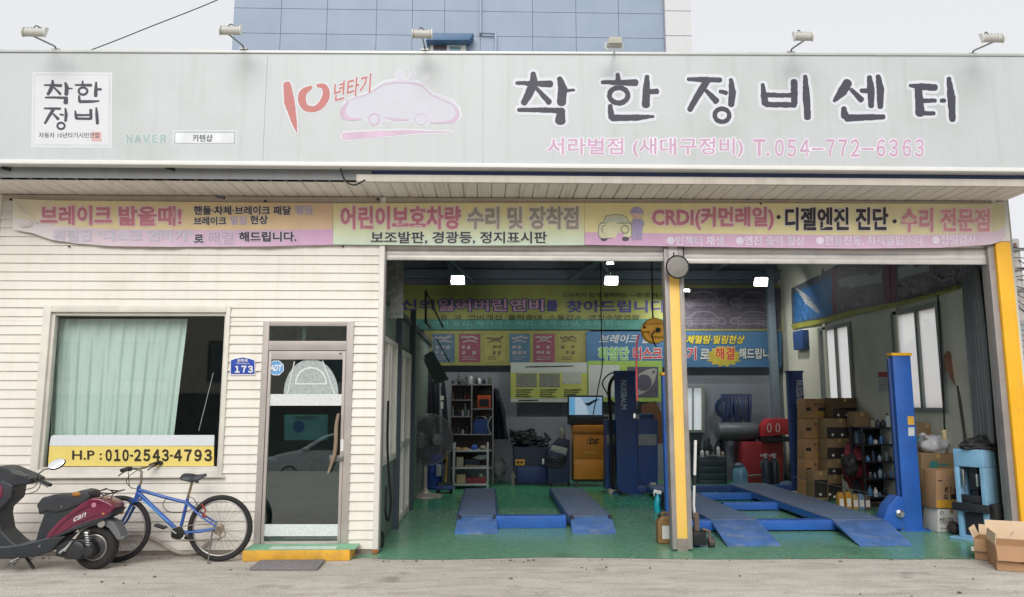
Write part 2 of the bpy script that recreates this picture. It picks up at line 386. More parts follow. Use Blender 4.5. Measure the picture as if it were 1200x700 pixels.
def floor_mat():
    m, t, b = base('green_epoxy'); o = nd(t, 'TexCoord').outputs['Object']
    n1 = nd(t, 'TexNoise', Scale=1.4, Detail=7.0, Roughness=.6); n2 = nd(t, 'TexNoise', Scale=9.0, Detail=6.0, Roughness=.7)
    mp = nd(t, 'Mapping'); mp.inputs['Scale'].default_value = (14, .8, 1); mp.inputs['Rotation'].default_value = (0, 0, R(12)); t.links.new(o, mp.inputs[0])
    n3 = nd(t, 'TexNoise', Scale=1.0, Detail=5.0)
    t.links.new(o, n1.inputs['Vector']); t.links.new(o, n2.inputs['Vector']); t.links.new(mp.outputs[0], n3.inputs['Vector'])
    c = ramp(t, n1.outputs[0], [(.3, (.044, .255, .135)), (.7, (.06, .31, .165))]).outputs[0]
    c = mixc(t, ramp(t, n2.outputs[0], [(.5, (0, 0, 0)), (.8, (.25,)*3)]).outputs[0], c, (.12, .32, .2))
    c = mixc(t, ramp(t, n3.outputs[0], [(.62, (0, 0, 0)), (.74, (.28,)*3)]).outputs[0], c, (.26, .36, .29))
    # dust trodden in over the threshold, a band of its own along the front edge
    sp = nd(t, 'SeparateXYZ'); t.links.new(o, sp.inputs[0]); ad = nd(t, 'Math'); ad.operation = 'MULTIPLY_ADD'
    t.links.new(n2.outputs[0], ad.inputs[0]); ad.inputs[1].default_value = .5; t.links.new(sp.outputs[1], ad.inputs[2])
    c = mixc(t, ramp(t, ad.outputs[0], [(0.0, (.38,)*3), (.26, (0, 0, 0))]).outputs[0], c, (.27, .37, .27))
    t.links.new(c, b.inputs['Base Color'])
    r = ramp(t, n2.outputs[0], [(.3, (.14,)*3), (.75, (.38,)*3)]); t.links.new(r.outputs[0], b.inputs['Roughness'])
    sc_v = nd(t, 'TexVoronoi', Scale=1.1); sc_v.feature = 'DISTANCE_TO_EDGE'; t.links.new(mp.outputs[0], sc_v.inputs['Vector'])
    oil = nd(t, 'TexNoise', Scale=1.1, Detail=3.0); t.links.new(o, oil.inputs['Vector'])
    c = mixc(t, ramp(t, oil.outputs[0], [(.6, (0, 0, 0)), (.74, (.4,)*3)]).outputs[0], c, (.03, .09, .055)); c = mixc(t, ramp(t, sc_v.outputs['Distance'], [(0, (.22,)*3), (.01, (0, 0, 0))]).outputs[0], c, (.2, .36, .27)); t.links.new(c, b.inputs['Base Color'])
    bp = nd(t, 'Bump', Strength=.08, Distance=.01); t.links.new(n2.outputs[0], bp.inputs['Height']); t.links.new(bp.outputs[0], b.inputs['Normal'])
    return m
ZR = -.83   # the lot falls away to the street behind the photographer
g = B().add([(x, y, z) for y, z in ((-300, ZR), (-13, ZR), (-9.2, 0), (300, 0)) for x in (-300, 300)], [(0, 1, 3, 2), (2, 3, 5, 4), (4, 5, 7, 6)]).build('ground', ground_mat()); struct(g)
edge = [(404, 657), (425, 654), (455, 656), (520, 656.5), (580, 655), (640, 653.5), (700, 654), (760, 655), (830, 656), (900, 656), (980, 655), (1060, 656), (1140, 655.5), (1215, 655)]
ep = [flo(x, y) for x, y in edge]
fl = B().add([(p.x, p.y, .004) for p in ep]+[(6.0, 7.05, .004), (-5.3, 7.05, .004), (-5.3, 3.4, .004), (-1.2, 3.4, .004), (-1.3, 0, .004)], [tuple(range(len(ep)+5))])
fo = fl.build('garage_floor', floor_mat()); struct(fo)
of = B().add([(-5.3, .05, .006), (-1.25, .05, .006), (-1.25, 3.4, .006), (-5.3, 3.4, .006)], [(0, 1, 2, 3)]).build('office_floor', M('office_lino', '#4a4f4c', .5)); struct(of)
rd = B().add([(-200, -21, ZR+.004), (200, -21, ZR+.004), (200, -13.1, ZR+.004), (-200, -13.1, ZR+.004)], [(0, 1, 2, 3)]).build('road', M('asphalt', (.05, .05, .052), .9, bump=.4, bscale=120, dirt=.3, dirtcol=(.12, .115, .11))); struct(rd)

# ---------------------------------------------------------------- shared finishes
SIDING = M('cream_vinyl_siding', '#e2ddd4', .45, var=.035, scale=1.6, dirt=.32, dirtcol=(.40, .34, .26), dscale=1.3, streak=.24)
TRIM = M('white_trim', '#dedad4', .4, var=.04, streak=.14, dirtcol=(.3, .27, .22))
TRIMD = M('soiled_trim', '#c9c2b8', .5, var=.06, streak=.35, dirtcol=(.22, .17, .12))
def soffit_mat():
    m, t, b = base('soffit_cream'); o = nd(t, 'TexCoord').outputs['Object']; mp = nd(t, 'Mapping'); mp.inputs['Scale'].default_value = (16, .9, 1); t.links.new(o, mp.inputs[0])
    n = nd(t, 'TexNoise', Scale=1.0, Detail=6.0, Roughness=.65); t.links.new(mp.outputs[0], n.inputs['Vector']); n2 = nd(t, 'TexNoise', Scale=.8, Detail=4.0); t.links.new(o, n2.inputs['Vector'])
    c = ramp(t, n2.outputs[0], [(.3, (.70, .655, .60)), (.7, (.80, .76, .71))]).outputs[0]
    c = mixc(t, ramp(t, n.outputs[0], [(.54, (0, 0, 0)), (.76, (.6,)*3)]).outputs[0], c, (.3, .26, .22))
    t.links.new(c, b.inputs['Base Color']); b.inputs['Roughness'].default_value = .55; return m
SOFFIT = soffit_mat()
ALU = M('anodised_aluminium', '#aea6a1', .4, .12, var=.06)
SHUT = M('shutter_steel', '#d8d5d0', .42, .1, var=.05, streak=.2, dirtcol=(.25, .23, .2))
GUIDE = M('shutter_guide', '#a29b98', .5, .3, var=.1, dirt=.4)
YEL = M('yellow_post_paint', '#f0b428', .42, var=.05, scale=3, dirt=.25, dirtcol=(.45, .3, .12), dscale=5)
YEL2 = M('sunfaded_yellow_paint', '#f2c664', .5, var=.05, scale=3, dirt=.35, dirtcol=(.5, .4, .25), dscale=6)
DARKC = M('ceiling_deck', '#78838d', .7, var=.15)
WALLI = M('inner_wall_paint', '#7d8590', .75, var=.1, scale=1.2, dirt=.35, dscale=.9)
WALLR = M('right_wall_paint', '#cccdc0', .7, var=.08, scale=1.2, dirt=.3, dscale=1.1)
PGREEN = M('partition_grey_green', '#6e7f78', .6, var=.1, dirt=.3)
FRAMEW = M('pvc_frame', '#d9d6cc', .4, var=.05, dirt=.25)
STEELB = M('steel_beam_blue', '#72818f', .55, .2, var=.12)
NAVY = M('navy_gutter', '#44557f', .45, .2, var=.12, streak=.25, dirtcol=(.12, .12, .13))
GREYB = M('grey_beam', '#7f8283', .55, .2, var=.12, streak=.4, dirtcol=(.18, .14, .1))
RUB = M('black_rubber', '#191a1b', .75, var=.2)
BLK = M('black_plastic', '#1d1f22', .45, var=.2)
CHROME = M('bright_steel', '#c3c4c4', .25, .9, var=.06)
STEEL = M('bare_steel', '#8a8a88', .4, .8, var=.15)
WHITE = M('white_paint', '#e4e3df', .4, var=.03)
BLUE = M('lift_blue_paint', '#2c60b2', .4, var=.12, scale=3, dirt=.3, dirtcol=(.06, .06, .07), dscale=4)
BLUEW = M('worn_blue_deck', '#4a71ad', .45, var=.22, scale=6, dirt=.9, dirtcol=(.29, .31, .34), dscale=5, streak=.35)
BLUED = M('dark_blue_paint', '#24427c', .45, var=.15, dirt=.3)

# ================================================================ THE GARAGE
G = thing('repair_garage', 'low repair garage with cream siding office and two open shutter bays', 'building')
# lapped siding, openings cut out
WINX = (pix(48, 460).x, pix(264, 460).x); WINZ = (pix(150, 556).z, pix(150, 362).z)
DRX = (pix(304, 500).x, pix(412, 500).x); DRZ = (0.0, pix(360, 377).z)
XL, XR, ZT = -5.28, pix(441, 480).x, 3.78
holes = [(WINX[0], WINX[1], WINZ[0], WINZ[1]), (DRX[0], DRX[1], -1, DRZ[1])]
def spans(x0, x1, za, zb):
    s = [(x0, x1)]
    for a, b, c, d in holes:
        if zb > c+.002 and za < d-.002:
            s = [q for (p, r) in s for q in ((p, min(r, a)), (max(p, b), r)) if q[1]-q[0] > .004]
    return s
sd_ = B(); z = .05; P = .0962
cuts = sorted({.05+P*k for k in range(45)} | {WINZ[0], WINZ[1], DRZ[1], ZT})
cuts = [c for c in cuts if .05 <= c <= ZT]
for za, zb in zip(cuts[:-1], cuts[1:]):
    if zb-za < .001: continue
    k = math.floor((za-.05)/P+1e-6); b0 = .05+k*P
    ya, yb = (-.0145+(.0115)*(q-b0)/P for q in (za, zb))
    jn = XL+((k*1.37+.4) % 3.9)+.3
    for p, r in [w for q in spans(XL, XR, za, zb) for w in (((q[0], jn), (jn, q[1])) if q[0]+.05 < jn < q[1]-.05 else (q,))]:
        wv = rnd.uniform(-.0012, .0012); ya, yb = ya+(.0 if p == jn else -.0022), yb
        sd_.add([(p, ya+wv, za), (r, ya-wv, za), (r, yb-wv, zb), (p, yb+wv, zb)], [(0, 1, 2, 3)])
        if abs(za-b0) < 1e-4: sd_.add([(p, ya+wv, za), (p, .0, za), (r, .0, za), (r, ya-wv, za)], [(0, 1, 2, 3)])
sd_.build('siding', SIDING, G)
bk = B()
for a, b_, c, d in ((XL, WINX[0], 0, ZT), (WINX[1], DRX[0], 0, ZT), (DRX[1], XR, 0, ZT), (WINX[0], WINX[1], 0, WINZ[0]), (WINX[0], WINX[1], WINZ[1], ZT), (DRX[0], DRX[1], DRZ[1], ZT)):
    bk.box(a, b_, .004, .13, c, d)
bk.build('front_wall', M('wall_core', '#b9b2a8', .8), G)
B().box(XL-.10, XL+.002, -.03, .13, 0, ZT).build('corner_trim', TRIM, G, .006); B().box(XR-.002, XR+.055, -.032, .13, .02, ZT-.0).build('corner_trim', TRIM, G, .006)
B().box(XL, XR, -.006, .003, 0, .052).build('base_strip', M('stained_base', '#8d8377', .8, var=.2), G)
B().box(XR+.03, XR+.052, -.036, .0, .02, .05).box(XR-.0, XR+.056, -.034, -.03, .01, .05).build('rust_patch', M('rust', '#9a5f2c', .8, var=.3), G)
# window
wf = B(); a, b_ = WINX; c, d = WINZ
for q in ((a-.03, a+.05, c-.03, d+.03), (b_-.022, b_+.02, c-.03, d+.03), (a+.05, b_-.022, d-.04, d+.03), (a+.05, b_-.022, c-.03, c+.05)):
    wf.box(q[0], q[1], -.035, .10, q[2], q[3])
win = wf.build('window', FRAMEW, G, .005); win['label'] = 'large fixed office window with a pale green curtain'
fi = B()
for q in ((a+.05, a+.085, c+.05, d-.04), (b_-.045, b_-.022, c+.05, d-.04), (a+.085, b_-.045, d-.075, d-.04), (a+.085, b_-.045, c+.05, c+.075)):
    fi.box(q[0], q[1], -.006, .06, q[2], q[3])
fi.build('sash', M('sash_white', '#cbc6bd', .4), win, .004)
B().box(a-.05, b_+.05, -.06, -.0352, c-.032, c-.012).build('sill', FRAMEW, win, .003)
B().box(a+.085, b_-.045, .022, .028, c+.075, d-.075).build('pane', GLASS('window_glass', (.975, .99, .985), .06), win)
def curt(u, v):
    y = 374+v*(552-374); xr = 220-17*min(1, v*1.25); x = 64+(xr-64)*u-6*v*(1-u)
    f = .016*math.sin(u*58+2*math.sin(v*3))+.008*math.sin(u*131)
    return pix(x, y, .17+f*(.6+.5*v))
CUR = M('pale_green_curtain', '#c8dbd2', .85, var=.04, scale=2)
CUR.node_tree.nodes['Principled BSDF'].inputs['Subsurface Weight'].default_value = 0
B().sheet(curt, 150, 12).build('curtain', CUR, win)
B().tube([pix(250, 437, .3), pix(233, 505, .3)], .003, 6).build('pull_cord', WHITE, win)
# entrance door
dr = B(); a, b_ = DRX; zt = DRZ[1]; zs = .03
for q in ((a, a+.065, zs, zt), (b_-.075, b_, zs, zt), (a+.065, b_-.075, zt-.05, zt)): dr.box(q[0], q[1], -.03, .09, q[2], q[3])
zb0, zb1 = pix(360, 411).z, pix(360, 400).z
dr.box(a+.065, b_-.075, -.028, .07, zb0, zb1)
door = dr.build('door', ALU, G, .004); door['label'] = 'aluminium office door with one tall tinted pane'
dl = B(); l0, l1 = a+.07, b_-.08; lt = zb0-.006
for q in ((l0, l0+.03, zs+.01, lt), (l1-.03, l1, zs+.01, lt), (l0+.03, l1-.03, lt-.09, lt), (l0+.03, l1-.03, zs+.01, zs+.10)): dl.box(q[0], q[1], -.02, .03, q[2], q[3])
dl.build('leaf', M('door_leaf_alu', '#b5ada7', .4, .12, var=.06), door, .003)
TINT = GLASS('tinted_glass', (.6, .72, .71), .15, .006)
B().box(l0+.03, l1-.03, .0, .006, zs+.10, lt-.09).build('pane', TINT, door)
B().box(a+.065, b_-.075, .0, .006, zb1, zt-.05).build('transom_pane', TINT, door)
B().box(-2.02, -1.98, .03, .05, zb1, zt-.05).build('transom_bar', ALU, door)
SD = on_y(0.0)
def strip(x0, x1, y0, y1, nm, mt, par, Y=-.006): return B().rect(x0, x1, y0, y1, Y, Y+.002).build(nm, mt, par)
FRW = FILM('frosted_film', '#e2e6e6', .92, .6, .25); FRT = FILM('frosted_arch', '#cfdad9', .62, .6, .4)
strip(310.5, 404.5, 462, 475.5, 'frosted_strip', FRW, door); strip(305.5, 401, 614.5, 628.5, 'frosted_strip', FRW, door)
arch = [(364.5+32*math.cos(math.pi*k/24), 462-41*math.sin(math.pi*k/24)) for k in range(25)]
B().pp(arch, -.005, -.0035).build('arch_sticker', FRT, door)
bb = B(); ribbon(bb, [(364.5+18*math.cos(math.pi*k/16), 450-19*math.sin(math.pi*k/16), 2.0) for k in range(17)], SD, .008); bb.build('arch_sticker_mark', FRW, door)
bb = B(); ribbon(bb, [(347, 450, 1.6), (382, 450, 1.6)], SD, .0085); ribbon(bb, [(345, 424, 1.2), (337, 461, 1.2)], SD, .0087); ribbon(bb, [(378, 423, 1.2), (392, 461, 1.2)], SD, .0089); bb.build('arch_sticker_mark', FRW, door)
oc = [(323.6+9.6*math.cos(math.pi*(k+.5)/4), 431.3+9.3*math.sin(math.pi*(k+.5)/4)) for k in range(8)]
st = flatpoly(oc, SD, .009, M('sticker_white', '#dfe6ea', .4), door, 'alarm_sticker')
flatpoly([(323.6+(x-323.6)*.9, 431.3+(y-431.3)*.9) for x, y in oc], SD, .0105, M('sticker_blue', '#5f9bd0', .4), st, 'sticker_face')
write('ADT', 316.5, 330.5, 427.5, 435, SD, WHITE, st, .0125, .03, shear=.2)
hd = B().tube([pix(396.5, 485, -.06), pix(394, 500, -.075), pix(393.6, 515, -.078), pix(392, 532, -.075), pix(388, 545, -.07), pix(384.5, 555, -.06)], [.016, .02, .02, .019, .017, .012], 10, sub=4)
h = hd.build('handle', M('wooden_handle', '#8a7866', .5, var=.2), door)
B().tube([pix(394, 500, -.075), pix(396, 500, 0)], .008).tube([pix(391, 537, -.075), pix(394, 537, 0)], .008).build('handle_stud', STEEL, h)
B().rect(386, 403, 534, 541, -.03, -.021).build('lock_case', STEEL, door, .002)
B().rect(399, 404, 515, 529, -.024, -.0205).build('paper_slip', WHITE, door)
B().lathe(pix(399, 414, -.022), [(.012, 0), (.012, .012), (.005, .016)], 12, 'Y').build('closer_screw', STEEL, door)
pc = B().rect(333, 384, 486, 516, .02, .023).build('notice_card', M('notice_teal', '#6f8f92', .6), door)
flatpoly([(350+7*math.cos(k*.3142), 500+7*math.sin(k*.3142)) for k in range(20)], on_y(.02), .003, M('notice_navy', '#204a80', .5), pc, 'notice_disc')
write('UNIVERSITY', 344, 374, 488, 492, on_y(.02), M('notice_ink', '#2a3f4a', .6), pc, .003, .02)
# office interior
B().box(-5.3, -1.28, 3.3, 3.4, 0, 2.68).box(-5.3, -1.28, .2, 3.3, 2.62, 2.68).build('office_wall', M('office_dark', '#93a3a2', .8, var=.15), G)
# partition between office and bay
pb = B(); px0, px1 = -1.27, -1.19
pb.box(px0, px1, .13, 7.0, 2.28, 2.68).box(px0, px1, .13, 1.42, 0, .86).box(px0, px1, 1.42, 1.52, 0, 2.28).box(px0, px1, 3.02, 7.0, 0, 2.28)
pb.build('partition_wall', PGREEN, G, .004)
B().box(px0-.02, px1+.03, .13, 7.0, 2.66, 2.74).build('partition_rail', M('rail_dark', '#3f4b4e', .6), G)
B().box(px1, px1+.07, 1.43, 1.5, 0, 2.9).box(px1, px1+.08, 3.04, 3.12, 0, 2.9).build('partition_post', M('post_dark', '#3d4a52', .6), G)
fw = B()
for y0, y1, z0, z1 in ((.13, .19, .86, 2.28), (1.36, 1.42, .86, 2.28), (.19, 1.36, .86, .93), (.19, 1.36, 2.22, 2.28), (.62, .68, .93, 2.22), (.86, .91, .93, 2.22)): fw.box(px0-.01, px1+.03, y0, y1, z0, z1)
w2 = fw.build('partition_window', FRAMEW, G, .004)
B().box(-1.235, -1.229, .19, 1.36, .93, 2.22).build('pane', TINT, w2)
fw = B()
for y0, y1, z0, z1 in ((1.56, 1.66, 0, 2.24), (2.9, 3.0, 0, 2.24), (1.66, 2.9, 2.16, 2.24), (1.66, 2.9, .02, .1), (1.66, 2.9, .95, 1.03), (2.2, 2.3, .1, 2.16)): fw.box(px0-.01, px1+.035, y0, y1, z0, z1)
w2 = fw.build('partition_door', FRAMEW, G, .004)
B().box(-1.235, -1.229, 1.66, 2.9, .1, 2.16).build('pane', TINT, w2)
# shell
RW, BW, WT = 5.95, 7.0, 4.45
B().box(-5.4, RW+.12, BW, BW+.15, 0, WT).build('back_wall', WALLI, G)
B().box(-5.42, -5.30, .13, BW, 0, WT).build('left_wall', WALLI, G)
def opn(x0, x1, y0, y1):
    a = wx(x0, (y0+y1)/2, RW); b = wx(x1, (y0+y1)/2, RW); return min(a.y, b.y), max(a.y, b.y)
n0, n1 = opn(1050, 1105, 360, 478); f0, f1 = opn(963, 999, 385, 470)
WZ0, WZ1 = wx(1090, 478, RW).z, wx(1096, 360, RW).z
rw = B(); ys = [.36, n0, n1, f0, f1, BW]
for i in (0, 2, 4): rw.box(RW, RW+.12, ys[i], ys[i+1], 0, WT)
for i in (1, 3): rw.box(RW, RW+.12, ys[i], ys[i+1], 0, WZ0); rw.box(RW, RW+.12, ys[i], ys[i+1], WZ1, WT)
rw.build('right_wall', WALLR, G); B().box(5.72, RW+.12, .30, .359, 0, WT).build('corner_return', WALLR, G)
[B().box(RW-.03, RW-.001, q, q+.11, 0, 3.9).build('wall_rib', WALLR, G, .004) for q in (2.6, 4.9)]
def frosted():
    m, t, b = base('frosted_glass'); t.nodes.remove(b); tr = nd(t, 'BsdfTranslucent'); tr.inputs[0].default_value = (.93, .95, .96, 1); tp = nd(t, 'BsdfTransparent')
    mx = nd(t, 'MixShader'); mx.inputs[0].default_value = .12; t.links.new(tr.outputs[0], mx.inputs[1]); t.links.new(tp.outputs[0], mx.inputs[2]); t.links.new(mx.outputs[0], t.nodes['Material Output'].inputs[0]); return m
FROST = frosted()
FRD = M('inner_window_frame', '#7d8480', .5, var=.08)
for y0, y1 in ((n0, n1), (f0, f1)):
    w = B(); fr = .05
    w.box(RW-.03, RW+.1, y0-.04, y0+fr, WZ0-.05, WZ1+.06).box(RW-.03, RW+.1, y1-fr, y1+.04, WZ0-.05, WZ1+.06).box(RW-.03, RW+.1, y0+fr, y1-fr, WZ1, WZ1+.06).box(RW-.03, RW+.1, y0+fr, y1-fr, WZ0-.05, WZ0)
    ym = (y0+y1)/2; w.box(RW+.0, RW+.07, ym-.03, ym+.03, WZ0, WZ1)
    wo_ = w.build('bay_window', FRD, G, .004)
    B().add([(RW+.038, y0+fr, WZ0), (RW+.038, y1-fr, WZ0), (RW+.038, y1-fr, WZ1), (RW+.038, y0+fr, WZ1)], [(0, 1, 2, 3)]).build('pane', FROST, wo_)
B().box(-5.5, RW+.16, .05, BW+.2, WT, WT+.1).build('roof', M('roof_sheet', '#8c949b', .6), G)
dk = B()
for k in range(28): dk.box(-5.2+k*.4, -5.2+k*.4+.2, .2, BW, WT-.05, WT-.002)
dk.build('ceiling_deck', DARKC, G)
B().box(-5.3, RW, BW-.16, BW-.005, 4.02, 4.2).box(-5.3, RW, 3.4, 3.55, 4.1, 4.35).build('ceiling_beam', STEELB, G)
tr = B()
for x in (-.8, 2.05, 4.6): tr.box(x-.06, x+.06, .25, BW-.16, 4.2, 4.38)
tr.build('rafter', STEELB, G)
for x0, z0, x1, z1 in ((-.8, 4.2, -.35, 3.95), (2.05, 4.2, 1.6, 3.98), (2.05, 4.2, 2.5, 3.98)): B().tube([(x0, 5.6, z0), (x1, 6.8, z1)], .03, 6).build('brace', STEELB, G)
B().box(5.58, 5.72, 6.6, 6.74, 0, 4.2).build('corner_column', STEELB, G, .01)
# lintel, shutters, posts
B().box(XR+.055, 5.74, .16, .28, 3.16, WT).build('lintel', M('lintel_dark', '#4c5256', .7), G)
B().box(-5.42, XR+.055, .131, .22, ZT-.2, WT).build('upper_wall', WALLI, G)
def shutter(x0, x1, ya, yb):
    zb = pix((x0+x1)/2, yb, .08).z; X0, X1 = pix(x0, ya, .08).x, pix(x1, ya, .08).x
    prof = []; zz = zb+.045
    while zz < 3.72:
        prof += [(.065, zz), (.052, zz+.016), (.05, zz+.035), (.053, zz+.058), (.066, zz+.072)]; zz += .074
    s = B(); n = len(prof)
    s.add([(X0, y, q) for y, q in prof]+[(X1, y, q) for y, q in prof], [(i, n+i, n+i+1, i+1) for i in range(n-1)])
    o = s.build('roller_shutter', SHUT, G, angle=60)
    B().box(X0, X1, .045, .085, zb, zb+.05).build('bottom_bar', M('shutter_bar', '#d2cfc9', .4, .2, var=.06, dirt=.4), o, .005)
shutter(446, 781, 300, 306); shutter(801, 1163, 300, 310)
B().box(pix(446, 300).x, pix(452, 300).x, .02, .12, .02, 3.7).build('shutter_guide', GUIDE, G, .004)
cx0, cx1 = pix(783, 460).x, pix(806, 460).x
for q in ((cx0, cx0+.05), (cx1-.05, cx1)): B().box(q[0], q[1], .0, .14, .02, 3.55).build('shutter_guide', GUIDE, G, .005)
B().box(cx0+.0505, cx1-.0505, .006, .13, .02, 3.05).build('centre_post', YEL2, G, .003)
B().box(cx0+.0505, cx1-.0505, .012, .135, 3.05, 3.55).build('post_head', TRIM, G, .003)
B().box(cx0+.0505, cx1-.0505, .0, .0055, .0, .13).build('post_foot', M('bare_concrete_foot', '#8b8178', .8, var=.2), G)
rx0 = pix(1166, 300).x; 
B().box(rx0-.075, rx0-.005, .0, .12, .0, 3.7).build('shutter_guide', GUIDE, G, .005)
B().box(rx0, rx0+.14, -.03, .13, 0, pix(1172, 284).z).box(rx0+.146, rx0+.175, -.02, .13, 0, pix(1172, 284).z).build('corner_post', YEL, G, .006)
B().box(rx0+.05, rx0+.17, -.035, .13, pix(1172, 284).z+.003, pix(1172, 238).z).build('corner_trim', TRIM, G, .005)
B().box(rx0+.0, rx0+.045, -.03, .1, pix(1172, 284).z+.003, 3.8).build('corner_trim', TRIMD, G)
# eave: ribbed soffit, gutter beam, cream strip
ZSF = pix(600, 232, 0).z; SX0, SX1 = -6.6, rx0+.16
so_ = B(); x = SX0
while x < SX1:
    w = .15; x2 = min(SX1, x+w)
    so_.add([(x, -.62, ZSF), (x+.012, -.62, ZSF+.02), (x+.018, -.62, ZSF+.0), (x2, -.62, ZSF), (x, .16, ZSF), (x+.012, .16, ZSF+.02), (x+.018, .16, ZSF), (x2, .16, ZSF)], [(0, 1, 5, 4), (1, 2, 6, 5), (2, 3, 7, 6)]); x += w
so_.add([(SX0, -.62, ZSF+.03), (SX1, -.62, ZSF+.03), (SX1, .16, ZSF+.03), (SX0, .16, ZSF+.03)], [(0, 1, 2, 3)])
so_.build('soffit', SOFFIT, G)
B().box(SX0, SX1-.02, -.02, .003, ZSF-.075, ZSF-.008).build('soffit_trim', M('soffit_edge', '#b8aa9a', .5, var=.08, streak=.2), G, .004)
xm = pix(418, 205, -.63).x
B().box(xm, SX1, -.645, -.6, ZSF-.02, ZSF+.055).build('eave_strip', TRIMD, G, .003)
B().box(-6.6, xm+.15, -.62, -.55, ZSF+.0, ZSF+.12).build('grey_beam', GREYB, G)
B().box(xm-.25, 6.6, -.60, -.52, ZSF+.06, ZSF+.19).build('gutter_beam', NAVY, G)
B().box(-6.6, 6.6, -.5, .1, ZSF+.2, ZSF+.24).build('canopy_deck', GREYB, G)
B().tube([pix(399, 197, -.66), pix(404, 211, -.68), pix(415, 217, -.68), pix(428, 211, -.66)], .008, 6, sub=5).build('loose_cable', RUB, G)
for x, y in ((8, 198), (200, 198), (258, 231)): B().obox(pix(x, y, -.62), (.09, .03, .025), 0, 0, R(15)).build('bracket', RUB, G)
# anchor bolts of the banner line
bo = B()
for x, y in ((13, 234), (311, 236), (891, 239), (443, 234)): bo.lathe(pix(x, y, -.03), [(.014, 0), (.012, .012)], 8, 'Y')
bo.build('anchor_bolt', RUB, G)
bo = B()
for x, y in ((81, 289), (402, 289)): bo.lathe(pix(x, y, -.02), [(.011, 0), (.01, .008)], 8, 'Y')
bo.build('hook', RUB, G)

# ================================================================ THE SHOP SIGN
SY = -.72
SG = thing('shop_sign', 'long pale green fascia sign with dark brush lettering over the bays', 'shop sign', (0, SY, 3.9))
FAS = M('weathered_fascia', '#c2c7c8', .42, var=.04, scale=.8, dirt=.4, dirtcol=(.33, .36, .30), dscale=.7, streak=.3)
zt0, zb_ = pix(300, 61, SY).z, pix(600, 193.5, SY).z
zs0 = pix(0, 62, SY).z; zs1 = pix(1200, 65.5, SY).z
fa = B()
for xa, xb in ((-6.6, pix(311, 120, SY).x-.0012), (pix(311, 120, SY).x+.0012, pix(566, 120, SY).x-.0008), (pix(566, 120, SY).x+.0008, 6.6)):
    za, zb2 = (zs0+(zs1-zs0)*(q+5)/10.6 for q in (xa, xb))
    fa.prism([(xa, SY, zb_), (xb, SY, zb_), (xb, SY, zb2), (xa, SY, za)], (0, .16, 0))
fa.build('panel', FAS, SG)
B().prism([(-6.62, SY-.012, zs0-.012), (6.62, SY-.012, zs1+.002), (6.62, SY-.012, zs1+.03), (-6.62, SY-.012, zs0+.016)], (0, .19, 0)).build('top_trim', M('sign_trim', '#bcc0bd', .4, .3, var=.06), SG, .003)
B().box(-6.62, 6.62, SY-.014, SY+.17, zb_-.03, zb_+.012).build('bottom_trim', WHITE, SG, .004)
SS = lambda px, py, d: pix(px, py, SY-d*.3)
INK = M('sign_charcoal', '#403f4b', .55, var=.06, scale=9); HALO = M('sign_halo', '#d5d9df', .5, var=.02); RED = M('sign_faded_red', '#c07874', .55, var=.06)
PINK = M('sign_faded_pink', '#d3b4c8', .55, var=.08, scale=12); LIL = M('sign_lilac', '#cccdd6', .55, var=.04)
def c3(p): return [(590+x/4.444, 70+y/4.444, w/4.444) for x, y, w in p]
def c4(p): return [(860+x/4.2857, 70+y/4.2857, w/4.2857) for x, y, w in p]
CHAK = [c3(q) for q in ([(155, 72, 26), (157, 118, 42)], [(68, 122, 18), (150, 124, 28), (246, 127, 36)], [(158, 118, 46), (132, 180, 44), (106, 226, 34)], [(172, 150, 20), (238, 222, 32)], [(292, 98, 28), (308, 150, 48), (302, 226, 46)], [(312, 161, 20), (368, 159, 14)], [(78, 262, 20), (190, 262, 26), (296, 266, 30)], [(300, 266, 44), (296, 320, 56)])]
HAN = [c3(q) for q in ([(595, 76, 20), (597, 112, 28)], [(514, 118, 20), (690, 120, 36)], [(x, y, w) for x, y, w in ring(600, 186, 48, 40, 27)], [(748, 88, 24), (744, 160, 38), (742, 238, 42)], [(752, 168, 26), (800, 166, 30)], [(556, 240, 24), (562, 300, 34)], [(566, 304, 34), (700, 302, 32), (780, 296, 16)])]
JEONG = [c3(q) for q in ([(962, 102, 20), (1050, 104, 28), (1130, 106, 26)], [(1058, 112, 38), (1010, 190, 36), (970, 262, 28)], [(1050, 155, 18), (1108, 216, 36)], [(1128, 166, 20), (1160, 174, 24)], [(1184, 104, 22), (1192, 170, 38), (1186, 236, 32)], ring(1138, 290, 38, 34, 24))]
BI = [c4(q) for q in ([(145, 124, 18), (150, 180, 30), (158, 220, 36)], [(302, 110, 34), (304, 218, 34)], [(160, 176, 26), (230, 180, 24), (298, 178, 22)], [(164, 226, 28), (306, 228, 28)], [(358, 84, 22), (364, 180, 36), (370, 292, 34)])]
SEN = [c4(q) for q in ([(572, 116, 46), (545, 160, 48), (504, 208, 18)], [(588, 150, 20), (640, 202, 32)], [(640, 155, 22), (676, 157, 26)], [(681, 88, 26), (688, 150, 38), (690, 234, 28)], [(724, 84, 26), (736, 150, 38), (735, 238, 28)], [(552, 244, 26), (558, 284, 40)], [(566, 294, 36), (660, 290, 32), (752, 288, 26)])]
TEO = [c4(q) for q in ([(884, 130, 16), (940, 136, 34), (1012, 140, 34)], [(925, 140, 36), (936, 270, 48)], [(950, 206, 24), (1012, 206, 20)], [(940, 270, 26), (1006, 270, 20)], [(1042, 206, 22), (1058, 206, 22)], [(1080, 94, 22), (1092, 190, 42), (1098, 302, 32)])]
for gl in (CHAK, HAN, JEONG, BI, SEN, TEO): brush(gl, SS, INK, HALO, SG, .006, .35, 3.6)
PKT = M('sign_pink_ink', '#c6a2bb', .55, var=.08, scale=12); PKTH = M('sign_pink_halo', '#e2e0e8', .5)
